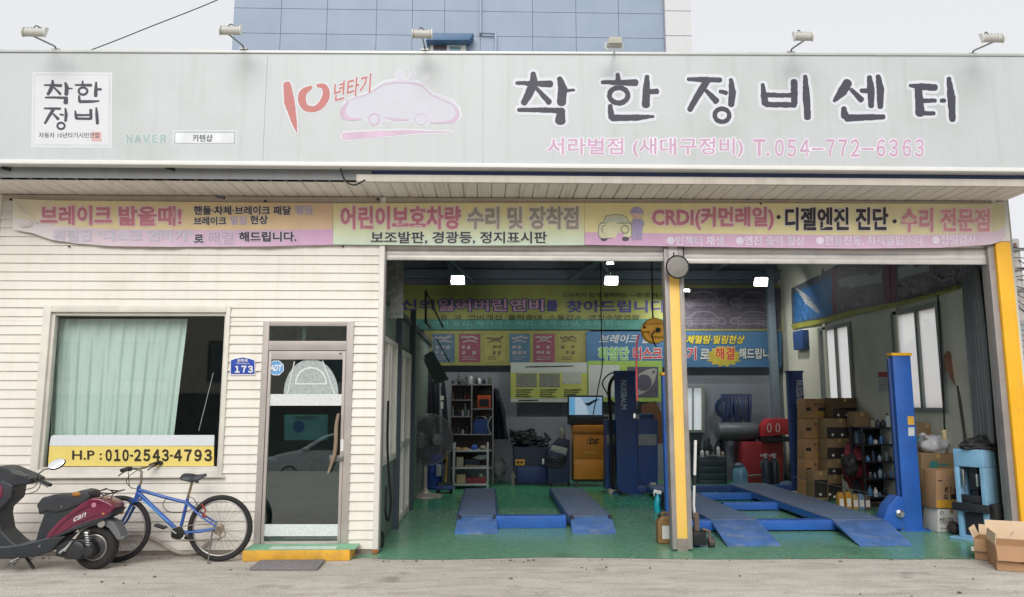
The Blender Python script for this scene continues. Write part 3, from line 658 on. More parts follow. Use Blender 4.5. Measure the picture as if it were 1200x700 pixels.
write('서라벌점 (새대구정비)', 641.5, 871, 161.5, 184.5, SS, PKT, SG, .006, .016, PKTH, .07); write('T.', 882, 902, 163, 183.3, SS, PKT, SG, .006, .024, PKTH, .07); [write(FWD(w), a, b_, 163, 184, SS, PKT, SG, .006, .022, PKTH, .07, space=.6) for w, a, b_ in (('054', 908, 948.7), ('772', 968, 1007.5), ('6363', 1027, 1083))]; [write('-', a, b_, 173.5, 176, SS, PKT, SG, .006, .004, PKTH, .05) for a, b_ in ((951, 965), (1009.5, 1024))]
# the square mark at the left
def refit(gs, src, dst, k): return [[(dst[0]+(x-src[0])/(src[1]-src[0])*(dst[1]-dst[0]), dst[2]+(y-src[2])/(src[3]-src[2])*(dst[3]-dst[2]), w*k) for x, y, w in s] for s in gs]
flatpoly([(38, 84.5), (131.5, 85), (131, 173.5), (36.5, 173)], SS, .003, HALO, SG, 'square_mark_border')
flatpoly([(40.5, 87), (129, 87.5), (128.3, 171), (39.3, 170.5)], SS, .0045, M('sign_mark_line', '#c3cbcd', .5), SG, 'square_mark_line')
flatpoly([(41.5, 88), (128, 88.5), (127.3, 170), (40.3, 169.5)], SS, .006, M('sign_mark_field', '#d9dade', .5, var=.02), SG, 'square_mark')
b3 = lambda x0, x1, y0, y1: (590+x0/4.444, 590+x1/4.444, 70+y0/4.444, 70+y1/4.444)
for gl, src, dst in ((CHAK, b3(65, 372, 70, 345), (51.7, 85.3, 94.5, 123)), (HAN, b3(508, 808, 68, 320), (87.6, 119, 94.5, 121)), (JEONG, b3(950, 1210, 92, 335), (50.5, 79.5, 126, 152.6)), (BI, (860+135/4.2857, 860+390/4.2857, 70+75/4.2857, 70+310/4.2857), (87, 116.5, 126, 146.5))):
    brush(refit(gl, src, dst, .46), SS, INK, None, SG, .008, .1)
flatpoly([(107.5, 154.5), (119, 154.5), (119, 166), (107.5, 166)], SS, .0075, M('stamp_pink', '#dcb4b2', .6), SG, 'stamp')
write('자동차 10년타기시민연합', 45.5, 117, 155.5, 161.8, SS, INK, SG, .009, .01)
write(FWD('NAVER'), 147.5, 195.5, 157.5, 168, SS, M('sign_faint_teal', '#a3b5b2', .55), SG, .006, .085, M('sign_teal_halo', '#d4dcdb', .5), .14, space=.8)
flatpoly([(202.5, 152.8), (277.5, 153), (277, 170.8), (202, 170.5)], SS, .003, HALO, SG, 'search_box_border')
flatpoly([(204, 154.2), (276, 154.4), (275.6, 169.4), (203.6, 169.2)], SS, .0045, M('search_box_line', '#a9b4b6', .5), SG, 'search_box_line')
flatpoly([(205.6, 155.8), (274.4, 156), (274, 167.8), (205.2, 167.6)], SS, .006, M('search_box_field', '#dcdfe2', .5), SG, 'search_box')
write('카텐샵', 226, 249, 157.8, 166.3, SS, INK, SG, .008, .02)
def c2(p): return [(320+x/5, 70+y/5, w/5) for x, y, w in p]
brush([c2([(82, 145, 44), (96, 250, 62), (122, 360, 34), (139, 425, 6)]), c2([(222, 162, 22), (180, 190, 42), (168, 235, 46), (190, 280, 40), (240, 290, 36), (285, 262, 42), (312, 205, 44), (300, 160, 34), (262, 152, 22)])], SS, RED, HALO, SG, .006, .2, 1.6)
write('년타기', 391, 435.5, 91.5, 114, SS, RED, SG, .006, .02, HALO, .06, tilt=.27, shear=.1)
car = [(395, 310), (398, 275), (412, 248), (470, 214), (555, 184), (600, 150), (650, 120), (750, 104), (850, 120), (900, 160), (940, 194), (1050, 230), (1100, 280), (1108, 330), (1085, 368), (1020, 378), (915, 374), (898, 388), (865, 394), (832, 386), (815, 368), (740, 372), (650, 362), (632, 388), (600, 396), (568, 386), (545, 358), (450, 356), (405, 340)]
flatpoly([(320+x/5, 70+y/5) for x, y in car], SS, .003, HALO, SG, 'car_mark_border')
ccx, ccy = 750, 260
flatpoly([(320+(ccx+(x-ccx)*.965)/5, 70+(ccy+(y-ccy)*.93)/5) for x, y in car], SS, .0045, LIL, SG, 'car_mark')
brush([c2([(440, 248, 8), (412, 285, 26), (412, 325, 34), (450, 346, 20), (520, 350, 5)]), c2([(650, 338, 6), (720, 354, 16), (800, 352, 6)]), c2([(1060, 275, 8), (1082, 315, 22), (1060, 355, 22), (1000, 368, 12), (920, 370, 4)]), c2([(430, 242, 4), (560, 200, 5), (650, 146, 6), (760, 134, 9), (870, 152, 9), (930, 205, 5), (1060, 268, 5)]), c2(ring(592, 350, 30, 34, 9)), c2(ring(866, 350, 34, 34, 4))], SS, M('sign_mauve', '#c9b3c6', .55), None, SG, .006, .05, name='car_mark_stroke')
brush([c2([(738, 78, 34), (748, 112, 34)]), c2([(822, 84, 30), (806, 112, 30)]), c2([(906, 104, 22), (880, 128, 24)])], SS, LIL, HALO, SG, .0075, 0, 1.2, name='car_mark_stroke')
brush([c2([(420, 450, 44), (600, 436, 38), (800, 424, 22), (920, 424, 10), (1045, 422, 6)])], SS, M('sign_pink_sweep', '#ceb5c8', .55), HALO, SG, .006, .35, 1.6, name='underline_sweep')

# loose grit and litter along the foot of the wall
gq = random.Random(17); gr = B()
for k in range(150):
    x = gq.uniform(-5.2, 5.4); y = -.06-abs(gq.gauss(0, .16)) if gq.random() < .6 else gq.uniform(-2.2, -.4)
    if -2.5 < x < -1.2 and y > -.35: continue
    if x > -1.2: y = min(y, -.4)
    r = gq.uniform(.004, .014); gr.obox((x, y, r*.5+.001), (r*gq.uniform(.8, 2.2), r*gq.uniform(.8, 1.6), r*.9), gq.uniform(0, 3), gq.uniform(-.3, .3), gq.uniform(-.3, .3))
go_ = gr.build('grit', M('grit_brown', '#6d6154', .9, var=.4, scale=3)); go_['kind'] = 'stuff'

# ================================================================ BANNERS UNDER THE EAVE
def lerp_poly(poly, x):
    for (xa, ya), (xb, yb) in zip(poly[:-1], poly[1:]):
        if x <= xb: return ya+(yb-ya)*max(0, (x-xa))/(xb-xa)
    return poly[-1][1]
def banner_surface(top, bot, Y, amp=.012, wl=1.7, ph=0.0):
    x0, x1 = top[0][0], top[-1][0]
    def S(px, py, d=0.0):
        a, b = lerp_poly(top, px), lerp_poly(bot, px); t = min(1.2, max(-.2, (py-a)/(b-a)))
        X = (px-600)/100.
        w = amp*(.4+.6*t)*(math.sin(X*wl*4+ph+t*1.3)*.6+math.sin(X*wl*9.1+ph*2-t*2.2)*.3)+.004*math.sin(X*23+t*5)
        return pix(px, py, Y-.012-abs(amp)*t*.8-w-d)
    return S
def banner_sheet(S, top, bot, ta, tb, mat, par, name, nu=90, nv=6, x0=None, x1=None):
    xa = top[0][0] if x0 is None else x0; xb = top[-1][0] if x1 is None else x1
    def f(u, v):
        px = xa+(xb-xa)*u; a, b = lerp_poly(top, px), lerp_poly(bot, px); t = ta+(tb-ta)*v
        return S(px, a+(b-a)*t)
    return B().sheet(f, nu, nv, .0012).build(name, mat, par, angle=60)
PK = M('banner_red_pink', '#c67d8b', .6, var=.08, scale=8); PKH = M('banner_pale_pink', '#e8cfd0', .6); LILT = M('banner_lilac_ink', '#bfa9bf', .6); BKT = M('banner_black', '#34323a', .55, var=.1); GRT = M('banner_grey_ink', '#a39a8e', .6, var=.1)
WHT = M('banner_white_ink', '#eadff0', .6); PALEH = M('banner_pale_halo', '#e3d8cf', .6); FADE = M('banner_faded_ink', '#dccbdc', .6, var=.06)
YBAN = -.03
x_at = lambda px: pix(px, 260, YBAN).x
# left
bn = thing('banner', 'sun-bleached orange and mauve banner about brake judder over the office window', 'banner', (x_at(205), YBAN, 3.3), 'banners under the eave')
top = [(15, 233), (60, 235), (390, 238.5)]; bot = [(15, 268), (24, 271), (37, 273), (60, 281), (90, 285.5), (130, 288.5), (200, 289.5), (300, 289), (390, 287)]
S1 = banner_surface(top, bot, YBAN, .012, 1.1, .4)
ox = bn.location.x
banner_sheet(S1, top, bot, 0, .62, MG('banner_orange_print', 'X', [(x_at(15)-ox, '#e6dec8'), (x_at(45)-ox, '#e7dbbc'), (x_at(110)-ox, '#ecdcac'), (x_at(300)-ox, '#e8cc9e'), (x_at(390)-ox, '#e4c4a2')]), bn, 'upper_print')
banner_sheet(S1, top, bot, .62, 1, MG('banner_mauve_print', 'X', [(x_at(15)-ox, '#e3dddb'), (x_at(80)-ox, '#e0d5da'), (x_at(170)-ox, '#dcc6d6'), (x_at(390)-ox, '#d8add0')]), bn, 'lower_print')
write('브레이크', 47, 131, 241, 264, S1, PK, bn, .005, .035, PKH, .085); write('밟을때!', 139, 213, 241.5, 265, S1, PK, bn, .005, .035, PKH, .085)
write('핸들·차체·브레이크 패달', 227, 341, 241.5, 252, S1, BKT, bn, .005, .028, PALEH, .07); write('떨림', 346, 366, 241, 251.5, S1, LILT, bn, .005, .028, PALEH, .07)
write('브레이크', 227, 265, 254, 264, S1, BKT, bn, .005, .028, PALEH, .07); write('밀림', 270, 289, 253.5, 263.5, S1, LILT, bn, .005, .028, PALEH, .07); write('현상', 293, 314, 252.5, 263, S1, BKT, bn, .005, .028, PALEH, .07)
write('획점단 "디스크 연마기"', 62, 225, 269.5, 282.5, S1, M('banner_ghost_ink', '#c3c5cf', .6), bn, .005, .01, FADE, .06)
write('로', 227.5, 238.5, 275, 284.5, S1, BKT, bn, .005, .035, FADE, .09); write('해결', 243, 274, 271.5, 285.5, S1, LILT, bn, .005, .02, FADE, .07); write('해드립니다.', 280, 347.5, 271.5, 283.5, S1, BKT, bn, .005, .035, FADE, .09)
# a gathered fold and the cord at its left corner
B().tube([pix(16, 234, -.07), pix(27, 248, -.08), pix(44, 262, -.075)], [.006, .012, .005], 6, sub=4).tube([pix(22, 264, -.08), pix(33, 263, -.09), pix(37, 258, -.08)], [.004, .009, .004], 6, sub=4).build('gathered_fold', M('banner_bleached', '#d6cfc6', .7), bn)
# middle
bn = thing('banner', 'yellow to mint banner with big pink and grey lettering beside the orange one', 'banner', (x_at(540), YBAN, 3.3), 'banners under the eave')
top = [(390.3, 238.6), (540, 238), (685, 238)]; bot = [(390.3, 286.6), (540, 288), (685, 287.5)]
S2 = banner_surface(top, bot, YBAN, .006, .8, 1.0); oz = bn.location.z
za, zb = pix(540, 238, YBAN).z-oz, pix(540, 287, YBAN).z-oz
banner_sheet(S2, top, bot, 0, 1, MG('banner_yellow_mint', 'Z', [(zb, '#d3e2ce'), (zb+(za-zb)*.35, '#dfe4bd'), (zb+(za-zb)*.65, '#ece3b0'), (za, '#ecdfa6')]), bn, 'print')
write('어린이보호차량', 399, 540, 241.5, 269, S2, PK, bn, .005, .035, PKH, .085); write('수리 및 장착점', 547.5, 678, 242, 269, S2, GRT, bn, .005, .035, PALEH, .085)
write('보조발판, 경광등, 정지표시판', 434.5, 641, 271.5, 286, S2, BKT, bn, .005, .022, M('banner_mint_halo', '#d3dccd', .6), .06)
# right
bn = thing('banner', 'pale yellow banner with pink lower band and a printed car picture', 'banner', (x_at(930), YBAN, 3.3), 'banners under the eave')
top = [(685.3, 238), (930, 238.5), (1178, 239)]; bot = [(685.3, 287), (800, 289), (900, 290.5), (1000, 291.5), (1100, 290.5), (1160, 287), (1173, 283), (1178, 276)]
S3 = banner_surface(top, bot, YBAN, .01, 1.0, 2.2); ox = bn.location.x
banner_sheet(S3, top, bot, 0, .70, MG('banner_yellow_print', 'X', [(x_at(685)-ox, '#ece0a8'), (x_at(900)-ox, '#ede3ae'), (x_at(1080)-ox, '#e8deb0'), (x_at(1178)-ox, '#cfc9a6')]), bn, 'upper_print')
banner_sheet(S3, top, bot, .70, 1, MG('banner_pink_print', 'X', [(x_at(685)-ox, '#dcb1d2'), (x_at(900)-ox, '#dfbad6'), (x_at(1080)-ox, '#dfc0d6'), (x_at(1178)-ox, '#d3c2cb')]), bn, 'lower_print')
write('CRDI(커먼레일)', 764, 907, 242.5, 269.5, S3, PK, bn, .005, .035, PKH, .085); write('·', 910, 915, 252, 257, S3, BKT, bn, .005, .02)
write('디젤엔진 진단', 920, 1041, 243, 270.5, S3, BKT, bn, .005, .035, PALEH, .085); write('·', 1046, 1051, 257, 262, S3, BKT, bn, .005, .02); write('수리 전문점', 1056, 1160, 244, 272, S3, M('banner_bleached_pink', '#cf9196', .6, var=.06), bn, .005, .035, PKH, .085)
for s, a, b in (('●인젝터 재생', 781, 848), ('●엔진 출력 향상', 862, 943), ('●핸들진동, 차체떨림수리', 956, 1080)): write(s, a, b, 276.5, 288, S3, WHT, bn, .005, .022)
write('●정밀검사', 1092, 1144, 275.5, 287, S3, WHT, bn, .005, .018)
# little car picture and a plain worker figure printed beside it
CRM = M('print_cream', '#d9d6b2', .6); PLN = M('print_outline', '#8d8c84', .6); LAV = M('print_lavender', '#a79fc0', .6)
flatpoly([(701, 265), (703, 262), (707, 260), (710, 253), (717, 251.5), (728, 251.5), (734, 254), (737, 260), (740, 263), (740.5, 277), (738, 279), (704, 280), (701, 276)], S3, .0050, PLN, bn, 'car_print')
flatpoly([(702, 265), (704, 262.7), (707.6, 260.6), (710.7, 253.7), (717, 252.2), (728, 252.2), (733.4, 254.6), (736.4, 260.6), (739.3, 263.5), (739.7, 276.5), (737.6, 278.3), (704.4, 279.3), (701.8, 275.6)], S3, .0058, CRM, bn, 'car_print')
flatpoly([(709, 260), (712, 254.5), (731, 254.5), (734, 260)], S3, .0066, M('print_windscreen', '#c8cdbb', .6), bn, 'car_print')
b_ = B(); ribbon(b_, ring(709.5, 269, 4.4, 4.6, 1.1), S3, .0068); ribbon(b_, ring(732.5, 269, 4.4, 4.6, 1.1), S3, .0068); ribbon(b_, [(703, 261.6, .8), (739, 261.6, .8)], S3, .0068); b_.build('car_print_line', PLN, bn)
for x in (708, 733): flatpoly([(x+4*math.cos(k*.45), 280+2.6*math.sin(k*.45)) for k in range(14)], S3, .0062, M('print_tyre', '#5a5560', .6), bn, 'car_print')
flatpoly([(739, 262), (742, 257), (752, 257), (755.5, 262), (753, 266), (752, 281), (747.5, 281), (746.6, 272), (745.6, 281), (741, 281), (741, 266)], S3, .0072, LAV, bn, 'worker_print')
flatpoly([(740, 251), (739, 248), (741, 245), (747, 243.5), (752, 246), (753.5, 252), (750, 257.5), (744, 257.5)], S3, .0078, M('print_skin', '#d9bcae', .6), bn, 'worker_print')
flatpoly([(738, 250), (739.5, 246), (743, 243), (749, 242.6), (753, 246), (754.5, 250.5)], S3, .0084, LAV, bn, 'worker_print')

# ================================================================ FLOODLIGHTS ON THE SIGN
LAMPW = M('lamp_weathered', '#bdbdb6', .5, var=.1, dirt=.3); LAMPG = M('lamp_lens', '#d5d4c8', .2)
FLG = 'floodlights along the top of the sign'
def floodlight(label, bx, by, hx, hy, w, lean, front=False, hh=11.0):
    Yb = SY+.05; p = pix(bx, by, Yb); Yh = SY-.35
    t = thing('floodlight', label, 'floodlight', p, FLG); h = pix(hx, hy, Yh); k = ppm(Yh); L = w/k; r = hh/k/2
    if front:
        bb = B().prism([h+Vector((-L*.5, 0, -r)), h+Vector((L*.5, 0, -r)), h+Vector((L*.42, -.02, r)), h+Vector((-L*.42, -.02, r))], (0, .09, 0)).build('housing', LAMPW, t, .012)
        B().prism([h+Vector((-L*.44, -.004, -r*.8)), h+Vector((L*.44, -.004, -r*.8)), h+Vector((L*.37, -.022, r*.7)), h+Vector((-L*.37, -.022, r*.7))], (0, -.008, 0)).build('lens', LAMPG, bb, .002)
        B().tube([h+Vector((-L*.55, .04, r*.1)), h+Vector((-L*.55, .06, -r*1.6)), h+Vector((L*.45, .06, -r*1.8)), h+Vector((L*.5, .04, r*.0))], .008, 6, sub=3).tube([h+Vector((0, .06, -r*1.8)), p], .009, 6).build('arm', WHITE, t)
        return t
    # trough body along X, open side and glass facing the sign (+Y, down)
    n = 10; prof = [(math.cos(R(72)+math.pi*i/n)*r*1.05, math.sin(R(72)+math.pi*i/n)*r*1.05) for i in range(n+1)]
    hb = B()
    for i in range(n):
        (ya, za), (yb, zb2) = prof[i], prof[i+1]
        hb.add([h+Vector((-L*.46, ya, za)), h+Vector((L*.46, ya, za)), h+Vector((L*.46, yb, zb2)), h+Vector((-L*.46, yb, zb2))], [(0, 1, 2, 3)])
    hb.prism([h+Vector((-L*.46, y, z)) for y, z in prof], (.006, 0, 0)).prism([h+Vector((L*.46-.006, y, z)) for y, z in prof], (.006, 0, 0))
    for k2 in range(5): hb.obox(h+Vector((-L*.3+L*.15*k2, -r*.2, r*1.0)), (.004, r*1.0, .012))
    hs_ = hb.build('housing', LAMPW, t, 0)
    for s in (-1, 1): B().prism([h+Vector((s*L*.46, y*1.25, z*1.25)) for y, z in prof]+[], (s*.012, 0, 0)).build('end_cap', M('lamp_cap', '#d6d6cf', .45), hs_, .003)
    B().obox(h+Vector((0, r*.0, 0)), (L*.9, r*2.0, .006), 0, R(72)).build('lens', LAMPG, hs_)
    B().tube([h+Vector((-lean*L*.15, .0, -r*.6)), p+Vector((0, -.05, .02)), p], .009, 8).box(p.x-.04, p.x+.04, p.y-.03, p.y+.03, p.z-.012, p.z+.004).build('arm', STEEL, t)
    B().tube([h+Vector((-L*.25, .02, r*.9)), h+Vector((-L*.1, .03, r*2.1)), h+Vector((L*.12, .05, r*1.5)), h+Vector((L*.2, .03, r*.9))], .005, 6, sub=5).build('cable', RUB, t)
    return t
floodlight('leftmost floodlight on a thin arm above the square brush-lettered mark', 67, 59, 42, 39, 27, 1)
floodlight('floodlight on a thin arm in front of the left edge of the blue-grey building', 286, 58, 271, 37, 25, 1)
floodlight('floodlight beside the small window of the blue-grey building', 498, 59, 495, 41, 24, 0)
floodlight('square front-facing floodlight in a white U bracket above the sign', 720, 61, 721, 48, 19, 0, True, 9)
floodlight('floodlight leaning right against open sky, beyond the cream corner', 926, 62, 940, 44, 23, -1)
floodlight('rightmost floodlight on a thin rusty arm above the end of the sign', 1138, 64, 1161, 46, 27, -1)

# ================================================================ FIXED SMALL THINGS OF THE FRONT
pl = thing('address_plate', 'blue house number plate reading 173 on the siding', 'address plate', pix(284, 440, -.02))
SP = on_y(-.022); BPL = M('plate_blue', '#2b49a8', .35)
B().pp([(269.5, 440), (299, 440), (299, 422), (292, 419.5), (284.5, 418), (276, 419.5), (269.5, 422)], -.022, -.017).build('plate', WHITE, pl, .002)
flatpoly([(270.5, 438.5), (298.2, 438.5), (298.2, 422.6), (291.8, 420.4), (284.5, 419), (276.4, 420.4), (270.5, 422.6)], SP, .002, BPL, pl, 'plate_face')
write(FWD('173'), 275, 296.5, 428.7, 437, SP, WHITE, pl, .004, .04, space=.6); write('원화로', 278, 290.5, 420.6, 424.4, SP, WHITE, pl, .004, .02); write('Wonhwa-ro', 277, 292, 425, 426.8, SP, WHITE, pl, .004, .01)
for z in (424, 435): B().rect(265.5, 303, z-.6, z+.6, -.0168, -.012).build('mount_strap', STEEL, pl)
ps = thing('phone_sign', 'yellow strip sign with mobile number along the bottom of the window', 'sign', pix(153, 546, .01))
B().pp([(56.2, 546.5), (250.5, 546.5), (250.8, 523), (57.8, 523)], .008, .012).build('panel', M('phone_sign_yellow', '#e4cf74', .5, var=.04), ps)
B().pp([(57.8, 522.6), (250.8, 522.6), (251.2, 510), (62.5, 510), (59.5, 512)], .0085, .0115).build('frosted_strip', FILM('frosted_strip', '#dfe4e8', .93, .6, .2), ps)
PB = M('phone_sign_ink', '#30261f', .5); S0 = on_y(.008)
write('H.P :', 84.5, 119.5, 528, 539, S0, PB, ps, .003, .018); [write(FWD(w), x_, y_, 526.5, 541, S0, PB, ps, .003, .042, space=.6) for w, x_, y_ in (('010', 123.5, 151), ('2543', 157, 198), ('4793', 203.5, 248.5))]; [write('-', x_, y_, 533, 535.4, S0, PB, ps, .003, .01) for x_, y_ in ((152.3, 156), (199, 202.5))]
# doorstep, mat
stp = thing('doorstep', 'low tiled doorstep with yellow painted front edge', 'doorstep', (-1.85, -.2, 0))
xa, xb = flo(284, 658).x, flo(411, 656).x; ya = flo(345, 658).y; hz = .105
sb = B().box(xa, xb, ya, -.036, .0, hz); sb.build('block', M('step_yellow', '#d9a437', .6, var=.12, scale=6, dirt=.6, dirtcol=(.25, .17, .07), dscale=8), stp, .012)
B().box(xa+.01, xb+.05, ya+.012, -.038, hz+.001, hz+.006).build('tile_bed', M('step_green', '#7fb392', .6, var=.1), stp)
tb = B()
for k in range(4): tb.box(xa+.25+k*.165, xa+.25+k*.165+.16, ya+.03, ya+.16, hz+.0065, hz+.0095)
tb.build('tile', M('step_tile', '#c9d6cb', .4, var=.1), stp)
q = [flo(292, 669), flo(372, 669), flo(381, 658.5), flo(305, 659)]
mt = B().prism([(p.x, p.y, .004) for p in q], (0, 0, .02)).build('doormat', M('mat_grey', '#7d7b7c', .9, var=.2, scale=30, bump=.5, bscale=200), None, .006)
tag(mt, 'thin grey doormat lying on the concrete before the step', 'doormat')
hs2 = B().tube([flo(60, 655, .02)+Vector((0, .25, 0)), pix(150, 628, -.05), pix(176, 630, -.05), pix(194, 640, -.07), pix(212, 648, -.09), pix(232, 646, -.06), pix(246, 634, -.05)], .02, 8, sub=6).build('drain_hose', M('hose_grey', '#a79c91', .6, var=.12), None)
tag(hs2, 'grey hose looping along the foot of the siding behind the bicycle', 'hose')
rm = thing('round_mirror', 'round grey mirror back hung at the head of the centre post', 'mirror', pix(794, 330, -.1))
mc = pix(794, 313, -.12)
B().lathe(mc, [(.02, -.05), (.1, -.035), (.122, -.01), (.122, .0), (.112, .006)], 28, 'Y').build('dish', M('mirror_back_grey', '#85837d', .6, var=.12, scale=14, dirt=.4), rm)
B().torus(mc, .122, .009, 'Y', 32, 8).build('rim', RUB, rm)
B().tube([mc+Vector((-.04, 0, .12)), mc+Vector((-.02, .06, .17)), (mc.x, .03, mc.z+.15)], .007, 6).build('hook', RUB, rm)

# ================================================================ BICYCLE
YB = -.33
bk_ = thing('bicycle', 'blue mountain bicycle leaning by the siding under the window', 'bicycle', (pix(200, 655, YB).x, YB, 0))
BBL = M('bike_blue', '#2b57a2', .3, var=.12, scale=9, coat=.3, dirt=.2); BBL2 = M('bike_light_blue', '#4f93d6', .35)
GOLDB = M('tarnished_steel', '#8d8273', .45, .6, var=.25, scale=30, dirt=.5, dirtcol=(.18, .1, .05), dscale=20)
kB = ppm(YB)
def bp(x, y, dy=0.0):
    p = pix(x, y, YB+dy if abs(dy) > .1 else YB); return Vector((p.x, YB+dy, p.z))
def wheel(cx, cy, r):
    c = bp(cx, cy); c.z = r+.002
    w = B().torus(c, r-.024, .024, 'Y', 44, 10).build('wheel', M('tyre_rubber', '#262425', .8, var=.15), bk_)
    B().torus(c, r-.055, .0085, 'Y', 44, 8, 1.6).build('rim', M('rim_alloy', '#a9a7a3', .35, .7, var=.1), w)
    s = B()
    for k in range(28):
        a = 2*math.pi*k/28; a2 = a+(.5 if k % 2 else -.5); sg = .028 if k % 4 < 2 else -.028
        s.tube([c+Vector((.018*math.cos(a2), sg, .018*math.sin(a2))), c+Vector(((r-.058)*math.cos(a), 0, (r-.058)*math.sin(a)))], .0013, 4)
    s.build('spokes', STEEL, w)
    B().cyl(c+Vector((0, -.035, 0)), c+Vector((0, .035, 0)), .018).build('hub', GOLDB, w)
    return c
rw_ = 36.2/kB
c1 = wheel(258, 620, rw_); c0 = wheel(138.5, 620, rw_)
hd0, hd1 = bp(163, 572), bp(160.5, 584); seatc, bbk = bp(219, 589), bp(210.5, 624)
fr = B().tube([hd0+Vector((0, 0, .02)), hd1], .019, 12).tube([bp(163, 574), bp(190, 582), bp(212, 587.5), seatc], .0165, 10, sub=3).tube([bp(162.5, 578), bbk], .021, 12).tube([bp(220, 584), seatc, bbk], .0165, 12)
for s in (-.045, .045):
    fr.tube([bbk+Vector((.02, s*.5, 0)), bp(236, 622.4, s), c1+Vector((-.02, s*1.1, 0))], [.0125, .011, .008], 8).tube([seatc+Vector((0, s*.4, 0)), bp(238, 605, s), c1+Vector((-.01, s*1.1, .012))], [.01, .0095, .008], 8)
fr.cyl(bbk+Vector((0, -.036, 0)), bbk+Vector((0, .036, 0)), .024).build('frame', BBL, bk_)
B().tube([bp(168, 585.5, -.0225), bp(198, 611.5, -.0225)], .006, 6).build('frame_decal', BBL2, bk_)
fk = B().tube([bp(161.5, 577), bp(158.5, 586)], .018, 10)
for s in (-.05, .05): fk.tube([bp(158.8, 585, s*.7), bp(154, 596, s), bp(146, 611, s*1.05), c0+Vector((0, s*1.05, 0))], [.017, .016, .012, .009], 10)
fk.box(bp(155, 586).x-.02, bp(161, 586).x+.02, YB-.055, YB+.055, bp(158, 588).z, bp(158, 584.5).z).build('fork', BBL, bk_, 0)
B().tube([hd0+Vector((0, 0, .02)), bp(165.3, 566), bp(166, 553), bp(162, 549.5)], .0125, 10).build('stem', GOLDB, bk_)
hb = B().tube([bp(149, 550.5, -.24), bp(156.5, 548, -.1), bp(162, 549.5, 0), bp(170, 548, .12), bp(180, 545, .22)], .0115, 10, sub=4); hbo = hb.build('handlebar', GOLDB, bk_)
for a, b2 in ((bp(142.5, 551.5, -.36), bp(151, 548.5, -.22)), (bp(176, 545.5, .2), bp(187, 541.5, .33))):
    B().cyl(a, b2, .018, .0165, 12).build('grip', BLK, hbo); m_ = (a+b2)/2
    B().tube([b2+Vector((.01, -.02, -.015)), m_+Vector((.0, -.05, -.03)), a+Vector((0, -.05, -.045))], .006, 6).ell(b2+Vector((.012, 0, -.01)), (.025, .025, .022), 10, 8).build('brake_lever', BLK, hbo)
cb = B().tube([bp(150, 549, -.2), bp(151, 562, -.12), bp(156, 570, -.06), bp(163, 573, -.03)], .0035, 6, sub=6).tube([bp(176, 546, .18), bp(160, 552, .0), bp(152.5, 562, -.08), bp(157, 572, -.05)], .0035, 6, sub=6)
cb.tube([bp(198, 583, -.03), bp(194, 590, -.06), bp(200, 598, -.07), bp(212, 600, -.05), bp(225, 597, -.03), bp(233, 589, -.03)], .004, 6, sub=6).tube([bp(221, 582, -.02), bp(228, 584, -.03), bp(233, 592, -.03)], .0035, 6, sub=5)
cb.build('cable', RUB, bk_)
B().tube([bp(225.5, 564), seatc+Vector((0, 0, .02))], .013, 10).build('seatpost', M('seatpost_steel', '#9b8a70', .4, .6, var=.2), bk_)
sv = [(213.8, 556.5, .02), (216, 554.8, .075), (224, 555, .08), (231, 556.5, .05), (238, 555.6, .028), (241.5, 554.8, .012)]
def sadl(u, v):
    # narrow nose at the left of the photo, broad tail at the right
    k = u*(len(sv)-1); i = min(len(sv)-2, int(k)); t = k-i
    x = sv[i][0]+(sv[i+1][0]-sv[i][0])*t; y = sv[i][1]+(sv[i+1][1]-sv[i][1])*t; w = [.06, .085, .075, .045, .03, .018][i]*(1-t)+[.06, .085, .075, .045, .03, .018][i+1]*t
    a = (v-.5)*2; return bp(x, y+5.0*abs(a)**3*(.5+.9*math.sin(math.pi*min(1, u*1.2))), a*w)
B().sheet(sadl, 14, 10, .012, (0, 0, -1)).build('saddle', M('saddle_vinyl', '#2a2c33', .5, var=.1), bk_)
B().tube([bp(217, 563, .025), bp(226, 565.5, .02), bp(238, 559.5, .01)], .004, 6).tube([bp(217, 563, -.025), bp(226, 565.5, -.02), bp(238, 559.5, -.01)], .004, 6).ell(bp(231, 565, 0), (.02, .02, .015), 8, 6).build('saddle_rail', STEEL, bk_)
ck = B().lathe(bbk+Vector((0, -.045, 0)), [(.06, -.002), (.064, 0), (.06, .003)], 32, 'Y').build('chainring', RUB, bk_)
for tip, dy in ((bp(197, 614.5), -.075), (bp(219, 634), .075)):
    B().tube([bbk+Vector((0, dy, 0)), tip+Vector((0, dy, 0))], .009, 8).build('crank', STEEL, bk_)
    B().obox(tip+Vector((-.02, dy*1.7, 0)), (.10, .07, .022), 0, 0, R(18)).build('pedal', BLK, bk_, .004)
ch = B().tube([bbk+Vector((0, -.047, .06)), c1+Vector((0, -.047, .045)), c1+Vector((.05, -.047, .0)), c1+Vector((.03, -.047, -.09)), bbk+Vector((0, -.047, -.062)), bbk+Vector((-.06, -.047, 0))], .005, 6, closed=True, sub=4).build('chain', GOLDB, bk_)
B().lathe(c1+Vector((0, -.045, 0)), [(.03, -.018), (.052, -.006), (.055, .002), (.03, .01)], 24, 'Y').build('sprocket', GOLDB, bk_)
B().tube([c1+Vector((.0, -.05, -.03)), c1+Vector((.03, -.055, -.09)), c1+Vector((-.005, -.055, -.105))], .012, 8).build('derailleur', GOLDB, bk_)
kf = flo(243.5, 660.5, .003); B().tube([c1+Vector((-.05, -.06, .0)), kf], .0075, 8).tube([kf, kf+Vector((.03, -.01, .0))], .009, 6).build('kickstand', STEEL, bk_)
B().ell(bp(145.5, 599.5, -.06), (.027, .01, .018), 12, 8).build('reflector', M('orange_reflector', '#d9762a', .25), bk_)
